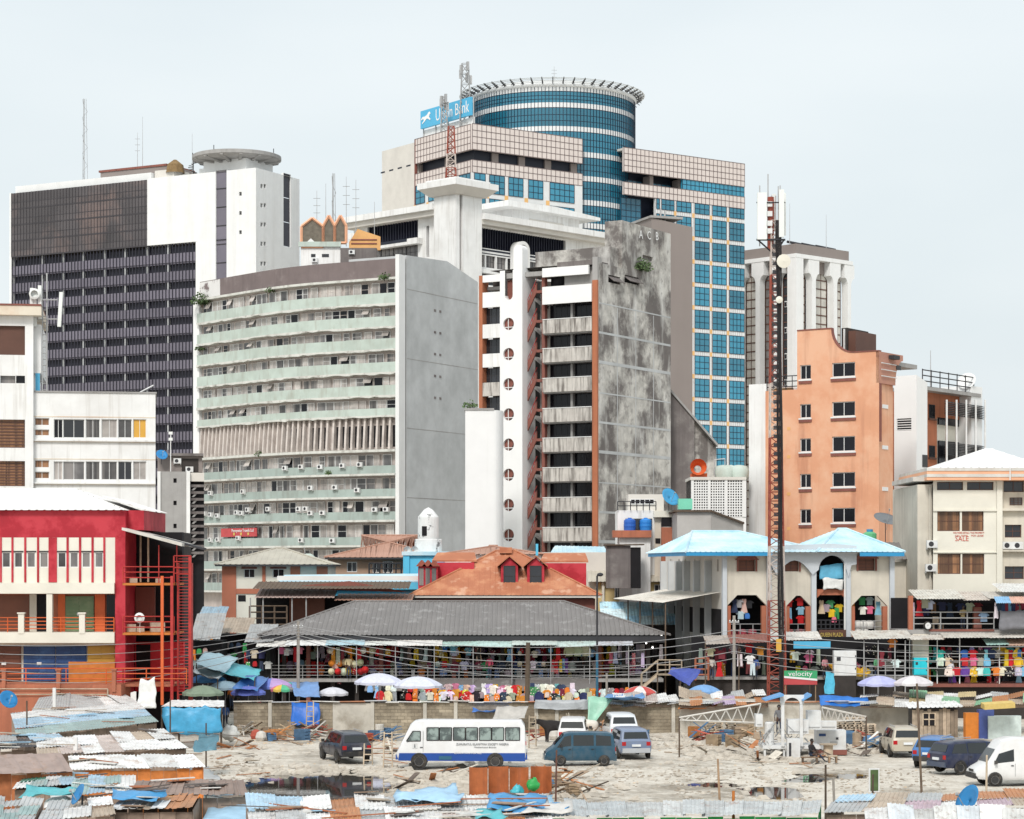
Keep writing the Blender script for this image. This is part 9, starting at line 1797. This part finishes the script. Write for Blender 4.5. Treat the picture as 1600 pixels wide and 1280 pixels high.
def rig():
 D=133;o=P(1230,1186,D);t=thing('drilling_rig','white scrap rig with an arched frame, blue canopy and lattice side booms','machine',(o.x,D,0));X=lambda p: (p-1230)/F*D;Z=lambda y: P(0,y,D).z
 MB().box(X(1190),-.6,.55,X(1280),1.6,.75).build('deck','metal_white',t)
 for a in (1192,1222,1262): MB().box(X(a),-.5,0,X(a)+.12,-.38,.6).build('leg','metal_white',t)
 for a in (1221,1250): MB().box(X(a)-.09,-.7,.7,X(a)+.09,-.5,Z(1095)).build('frame_post','metal_white',t)
 xm=X(1235.5);r=X(1250)-xm;m=MB();n=10;zc=Z(1100);out=[(xm-r-.15,Z(1098)),(xm-r-.15,Z(1085)),(xm+r+.15,Z(1085)),(xm+r+.15,Z(1098))];arc=[(xm+r*math.cos(math.pi*i/n)*.85,zc+r*math.sin(math.pi*i/n)*.75) for i in range(n+1)];m.prism([(x,-.72,z) for x,z in out+arc],(0,.2,0));m.build('arch_head','metal_white',t)
 for a,c,dz in ((1192,1221,0),(1250,1264,.05)): MB().hexa([(X(a),-1.2,Z(1094)),(X(c),-1.2,Z(1086)),(X(c),.8,Z(1086)),(X(a),.8,Z(1094)),(X(a),-1.2,Z(1092)),(X(c),-1.2,Z(1083)),(X(c),.8,Z(1083)),(X(a),.8,Z(1092))]).build('canopy','plastic',t,color=(.12,.32,.62))
 for a,c,y0,y1,d in ((1230,1262,1124,1146,-.4),(1262,1283,1111,1140,0),(1180,1191,1116,1135,-.3),(1283,1308,1128,1140,.2)): MB().box(X(a),d,Z(y1),X(c),d+.9,Z(y0)).build('housing','metal_white',t);MB().box(X(a)+.08,d-.03,Z(y1)+.1,X(c)-.08,d-.003,Z(y1)+.16).build('louvre','metal_grey',t)
 MB().lathe([(.28,0),(.28,1.25),(.2,1.35)],14,(X(1202),0,.75)).build('drum','metal_white',t);MB().box(X(1226),-1.3,0,X(1246),-.75,Z(1152)).build('cabinet','metal_white',t);MB().box(X(1228.5),-1.33,.1,X(1232),-1.302,.95).build('cabinet_slot','metal_dark',t)
 for (a,ya,yb),(c,yc,yd),s in (((1190,1100,1130),(1062,1122,1126),.3),((1290,1108,1130),(1360,1123,1128),1.6)):
  m=MB();k=7
  for q in range(k):
   u,v=q/k,(q+1)/k;L_=lambda w: (X(a)+(X(c)-X(a))*w,s,Z(ya+(yc-ya)*w));U_=lambda w: (X(a)+(X(c)-X(a))*w,s,Z(yb+(yd-yb)*w));m.bar(L_(u),L_(v),.06,5).bar(U_(u),U_(v),.05,5).bar(L_(u),U_((u+v)/2),.03,4).bar(U_((u+v)/2),L_(v),.03,4)
  m.build('lattice_boom','roof_pale',t);MB().bar((X(c),s,0),(X(c),s,Z(yc)),.05,6).build('boom_prop','wood_dark',t)
 rr=random.Random(5);m=MB()
 for _ in range(60): p=Vector((rr.uniform(X(1185),X(1262)),rr.uniform(-.6,.6),rr.uniform(.1,1.6)));q=p+Vector((rr.uniform(-.5,.5),rr.uniform(-.3,.3),rr.uniform(-.4,.6)));m.bar(p,q,rr.uniform(.015,.04),4)
 m.build('loose_rods','metal_grey',t)['kind']='stuff'
 g=G(1298,1180);q=thing('generator','white enclosed generator set on a rusty skid','generator',(g.x,g.y,0));MB().box(-.9,-.4,.35,.85,.7,1.5).build('canopy','metal_white',q);MB().box(-.95,-.45,.05,.9,.75,.34).build('skid','red_brown',q);MB().box(-.75,-.43,1.15,-.35,-.405,1.3).build('badge','door_blue',q);MB().box(.25,-.43,.95,.4,-.405,1.08).build('lock','metal_dark',q);MB().box(-.1,-.43,.72,.35,-.405,.84).build('vent','metal_grey',q)
 g=G(1293,1184);q=thing('cable_drum','empty wooden cable drum used as a table','cable drum',(g.x,g.y-.3,0));MB().lathe([(.28,.05),(.28,.78)],14).build('core','wood_pale',q);MB().lathe([(.001,.78),(.52,.78),(.52,.84),(.001,.84)],18).build('flange','wood_pale',q);g=G(1301,1192);q=thing('low_stool','low wooden stool in front of the cable drum','stool',(g.x,g.y,0));MB().box(-.26,-.2,.36,.26,.2,.42).build('seat','wood_pale',q)
 for s in (-1,1): MB().box(s*.2-.05,-.18,0,s*.2+.05,.18,.36).build('leg','wood',q)
 g=G(1260,1192);q=thing('log_bench','rough plank bench under the seated man','bench',(g.x+.2,g.y+.1,0));MB().box(-.5,-.18,.28,.5,.18,.34).build('seat','wood',q)
 for s in (-1,1): MB().box(s*.4-.05,-.15,0,s*.4+.05,.15,.28).build('leg','wood_dark',q)
rig()
def clutter():
 rr=random.Random(11);mk('rust_panel',(.40,.12,.04),rough=.75,var=.25,vs=2,streak=(.2,.07,.04),samt=.6)
 for i,(a,c) in enumerate(((733,762),(763,795),(796,826),(829,862))):
  D=110+.5*(i % 2);w=(c-a)/F*D;m=MB();m.sheet(lambda u,v: (w*u,.35*math.sin(u*math.pi)*(.5+.3*i % 1),1.42*v-.05*math.sin(u*3)),8,2);p=P(a,890,D);tag(m.build('rusty_panel','rust_panel',None,(p.x,D,.02),solid=.03),'bowed rusty orange sheet standing in a row before the bus','metal sheet','rusty sheets in a row')
 for px,y,D,c,lb in ((808,1240,108.5,(.06,.42,.50),'turquoise plastic bag tied at the rusty sheets'),(833,1226,108.5,(.03,.35,.08),'green plastic bag tied at the rusty sheets'),(360,1146,142,(.68,.68,.65),'white plastic tank beside the blue tarpaulin stall')): p=P(px,y,D);m=MB();k_=.62 if D < 120 else 1;m.sheet(lambda u,v: tuple(Vector((math.cos(u*6.2832)*math.sin(v*3.1416),math.sin(u*6.2832)*math.sin(v*3.1416),-math.cos(v*3.1416)*.95))*k_*(.5+.3*_mn.noise((math.cos(u*6.2832)*2,math.sin(u*6.2832)*2+px,v*5)))),14,9);o=tag(m.build('tied_bag' if D < 120 else 'white_tank','tarp',None,(p.x,D,max(p.z,.4)),color=c,smooth=True),lb,'bag' if D < 120 else 'tank')
 # timber kiosk, pallets, stall by the van
 g=G(1447,1162);t=thing('timber_kiosk','ramshackle timber kiosk with a small barred opening','kiosk',(g.x,g.y+5,0));w=3.0
 for k in range(12): MB().box(w*k/12+.01,0,0,w*(k+1)/12-.01,.05,rr.uniform(1.7,1.95)).build('board','plank',t,color=tuple(v*kk for kk in (rr.uniform(.6,1.2),) for v in (.40,.32,.24)))
 MB().box(.7,-.04,.8,1.5,-.003,1.6).build('opening','dark_in',t);rail(t,[(.7,-.06,.8),(1.5,-.06,.8)],.8,2,'wood_pale',.03,.4);sheet_part(t,[(-.3,-.4,1.95),(w+.3,-.4,2.0),(w+.2,1.8,2.3),(-.2,1.8,2.2)],PW,.3,.05);MB().box(.03,.06,0,w-.03,1.6,1.9).build('inside','dark_wall',t)
 pal=MB()
 for k in range(5): pal.box(-.6,-.5+.22*k,.10,.6,-.38+.22*k,.13)
 for k in (-.55,0,.45): pal.box(k,-.5,0,k+.1,.5,.10)
 pm=pal.data('pallet','wood_pale')
 for s,(px,n) in enumerate(((1330,9),(1352,11),(1374,8),(1126,7),(1160,8))):
  g=G(px,1168 if px > 1300 else 1160)
  for k in range(n): tag(put(pm,'pallet',None,(g.x+rr.uniform(-.06,.06),g.y+5,.14*k),rr.uniform(-.1,.1)),'weathered timber pallet in a stack along the yard wall','pallet','stacked pallets')
 for px,w_,h,c,lb in ((1536,1.2,1.7,(.62,.20,.03),'orange cloth covered frame beside the white van'),(1555,1.0,1.9,(.06,.09,.28),'navy door panel behind the white van'),(1584,2.2,1.5,(.56,.64,.62),'pale mint sheeted table behind the white van')): g=G(px,1160);tag(MB().obox((0,0,h/2),w_,.5,h,(0,0,.1)).build('covered_frame','tarp',None,(g.x,g.y+3,0),color=c),lb,'panel')
 p=P(1535,1108,146);tag(MB().obox((1,0,.25),2.0,.9,.34,(.1,-.06,.05)).build('foam_mattress','cloth',None,p,color=(.62,.46,.16)),'rolled yellow foam mattress on the stall roofs','mattress')
 # barrels, crates, boards strewn along the wall and the shacks
 spots=[(px,rr.uniform(1146,1158)) for px in range(384,500,8)]+[(px,rr.uniform(1150,1160)) for px in range(575,612,9)]+[(px,rr.uniform(1152,1170)) for px in range(1085,1190,10)]+[(px,rr.uniform(1158,1172)) for px in range(1312,1385,9)]+[(px,rr.uniform(1228,1244)) for px in range(835,900,10)]+[(px,rr.uniform(1150,1158)) for px in range(838,1010,14)]
 for i,(px,y) in enumerate(spots):
  g=G(px,y);k=rr.choice(('crate','barrel','boards','boards','sack','crate'));c,cn=rr.choice((((.52,.22,.07),'rusty orange'),((.36,.27,.19),'brown'),((.58,.55,.5),'pale grey'),((.46,.34,.22),'tan'),((.40,.09,.06),'dull red'),((.10,.2,.34),'faded blue')));t=None;z=gz(g.x,g.y)
  where='by the block wall' if y < 1165 and px < 1050 else ('beside the rig and pallets' if px > 1050 else 'behind the rusty sheets')
  if k == 'crate':
   s=rr.uniform(.5,.9);t=thing('crate',f'{cn} slatted crate {where}','crate',(g.x,g.y,z),rr.uniform(0,1.5),'crates in the yard')
   for q in range(4): MB().box(-s/2,-s/2,s*q/4+.02,s/2,-s/2+.03,s*(q+.8)/4).build('slat','plank',t,color=c)
   MB().box(-s/2+.03,-s/2+.032,0,s/2-.03,s/2,s*.95).build('box','plank',t,color=tuple(v*.6 for v in c))
  elif k == 'barrel': m=MB();m.lathe([(.26,0),(.29,.02),(.28,.28),(.3,.3),(.28,.32),(.28,.58),(.3,.6),(.28,.62),(.29,.88),(.25,.88),(.001,.86)],14);tag(m.build('barrel','plank',None,(g.x,g.y,z),color=c),f'{cn} oil barrel {where}','barrel','barrels in the yard')
  elif k == 'sack': m=MB();m.lathe([(.3,0),(.4,.2),(.3,.5),(.08,.62)],8);tag(m.build('sack','cloth',None,(g.x,g.y,z),rr.random(),color=c),f'{cn} full sack {where}','sack','sacks in the yard')
  else:
   t=thing('board_pile',f'heap of {cn} boards {where}','boards',(g.x,g.y,z),rr.uniform(-.5,.5),'board heaps in the yard')
   for q in range(7): MB().obox((0,0,0),rr.uniform(.8,2.0),rr.uniform(.08,.2),.035,(rr.uniform(-.3,.3),rr.uniform(-.7,.7),rr.uniform(-1,1))).build('board','plank',t,(rr.uniform(-.4,.4),rr.uniform(-.3,.3),.15+.09*q),color=tuple(v*kk for kk in (rr.uniform(.6,1.3),) for v in c))
 for px,y,D,h,w_,lb in ((484,1134,151,2.3,.5,'pale timber ladder against the blue tarpaulin'),(832,1162,140,2.0,.45,'timber ladder by the black cow'),(575,1190,128,1.2,.5,'bare timber frame next to the navy SUV'),(606,1192,126,2.0,.5,'rickety timber frame behind the bus front')):
  p=P(px,y,D);t=thing('timber_ladder',lb,'ladder',(p.x,D,0));t.rotation_euler=(R(-8),0,0)
  for s in (-1,1): MB().bar((s*w_/2,0,0),(s*w_/2*.85,0,h),.045,5).build('rail','wood_pale',t)
  for k in range(int(h/.33)): MB().bar((-w_/2,0,.25+k*.33),(w_/2,0,.25+k*.33),.03,5).build('rung','wood_pale',t)
 # loose stones, mud clods and litter: too many to count
 def scatter(name,mat,n,zones,smin,smax,flat=.6,kindc=None,pw=2.2):
  m=MB()
  for i in range(n):
   px0,px1,y0,y1=rr.choice(zones);g=G(rr.uniform(px0,px1),rr.uniform(y0,y1));s=smin+(smax-smin)*rr.random()**pw;z=gz(g.x,g.y)-.02;e=[Vector((rr.uniform(.6,1.2)*a,rr.uniform(.6,1.2)*b,rr.uniform(.6,1.2)*d*flat)) for a,b,d in ((1,0,.1),(.3,1,0),(-1,.3,.1),(-.2,-1,.1),(.5,.4,1),(-.5,.1,.9))];k=len(m.v);m.v += [(g.x+q.x*s,g.y+q.y*s,z+q.z*s) for q in e]
   for f_ in ((0,1,4),(1,5,4),(1,2,5),(2,3,5),(3,4,5),(3,0,4)): m.f.append(tuple(k+j for j in f_));m.m.append(0)
  o=m.build(name,mat);o['kind']='stuff';o['label']={'rubble': 'loose stones and broken concrete strewn over the yard','mud_clods': 'dark clods of mud along the wet ground','litter': 'scraps of pale and coloured litter over the yard'}[name];o['category']=name.replace('_',' ')
 scatter('rubble','rock',6800,[(590,735,1207,1248),(600,740,1205,1240),(560,640,1200,1215),(740,900,1205,1246),(380,620,1198,1208),(1060,1200,1152,1190),(1000,1200,1150,1170),(1310,1390,1165,1178),(370,1250,1165,1250),(600,730,1210,1246),(590,735,1214,1248),(1085,1195,1152,1184),(1190,1300,1172,1190),(1190,1290,1176,1192)],.03,.42,.6,pw=2.6);scatter('mud_clods','dirt_pile',2200,[(880,1160,1196,1232),(1050,1280,1205,1250),(370,620,1200,1240),(330,420,1180,1250),(1280,1480,1200,1240)],.02,.14,.5,pw=2);scatter('litter','print',1500,[(1060,1200,1150,1175),(380,520,1150,1162),(560,620,1150,1165),(380,1500,1150,1245),(1310,1400,1160,1178)],.02,.11,.4)
 bpy.data.objects['litter'].color=(.62,.45,.28,1)
 # loose boards, sticks and scraps thrown on the shack roofs
 pk=[MB().obox((0,0,0),l,w,.035).data('loose_board','plank') for l,w in ((1.8,.14),(2.6,.1),(1.2,.3),(.8,.5),(3.4,.08))]
 bpy.context.view_layer.update();dg=bpy.context.evaluated_depsgraph_get()
 for i in range(130):
  px,y=(rr.uniform(0,350),rr.uniform(1096,1262)) if i < 95 else (rr.uniform(390,860),rr.uniform(1250,1278));q=G(px,y,2.6);hit=scene.ray_cast(dg,(q.x,q.y,4.2),(0,0,-1));q.z=hit[1].z+.06 if hit[0] else .1;c,cn=rr.choice((((.66,.65,.62),'pale'),((.66,.65,.62),'pale'),((.30,.21,.15),'brown'),((.42,.36,.29),'weathered'),((.12,.10,.09),'dark'),((.36,.13,.06),'rusty'),((.30,.48,.62),'light blue')));tag(put(rr.choice(pk),'loose_board',None,q,rot=(rr.uniform(-.12,.12),rr.uniform(-.1,.1),rr.gauss(.12,.5)),color=c),f'{cn} loose board thrown on the shack roofs','board','boards on the shack roofs')
 for i in range(170):
  a,b_,y0,y1=rr.choice(((1040,1200,1148,1180),(1060,1195,1150,1172),(1300,1395,1158,1182),(560,625,1150,1196),(385,520,1148,1166),(830,930,1205,1246),(590,740,1204,1244),(1180,1300,1178,1200),(340,400,1165,1215)));q=G(rr.uniform(a,b_),rr.uniform(y0,y1));c,cn=rr.choice((((.60,.55,.47),'pale'),((.36,.26,.18),'brown'),((.45,.40,.33),'weathered'),((.14,.11,.09),'dark'),((.42,.17,.07),'rusty')));k=rr.uniform(.02,.5)**1.6;tag(put(rr.choice(pk),'scrap_board',None,(q.x,q.y,gz(q.x,q.y)+.05+k*.9),rot=(rr.uniform(-.3,.3),k*rr.choice((-1,1))*1.4,rr.uniform(-1.6,1.6)),color=c),f'{cn} scrap board lying about the yard','board','scrap boards in the yard')
clutter()
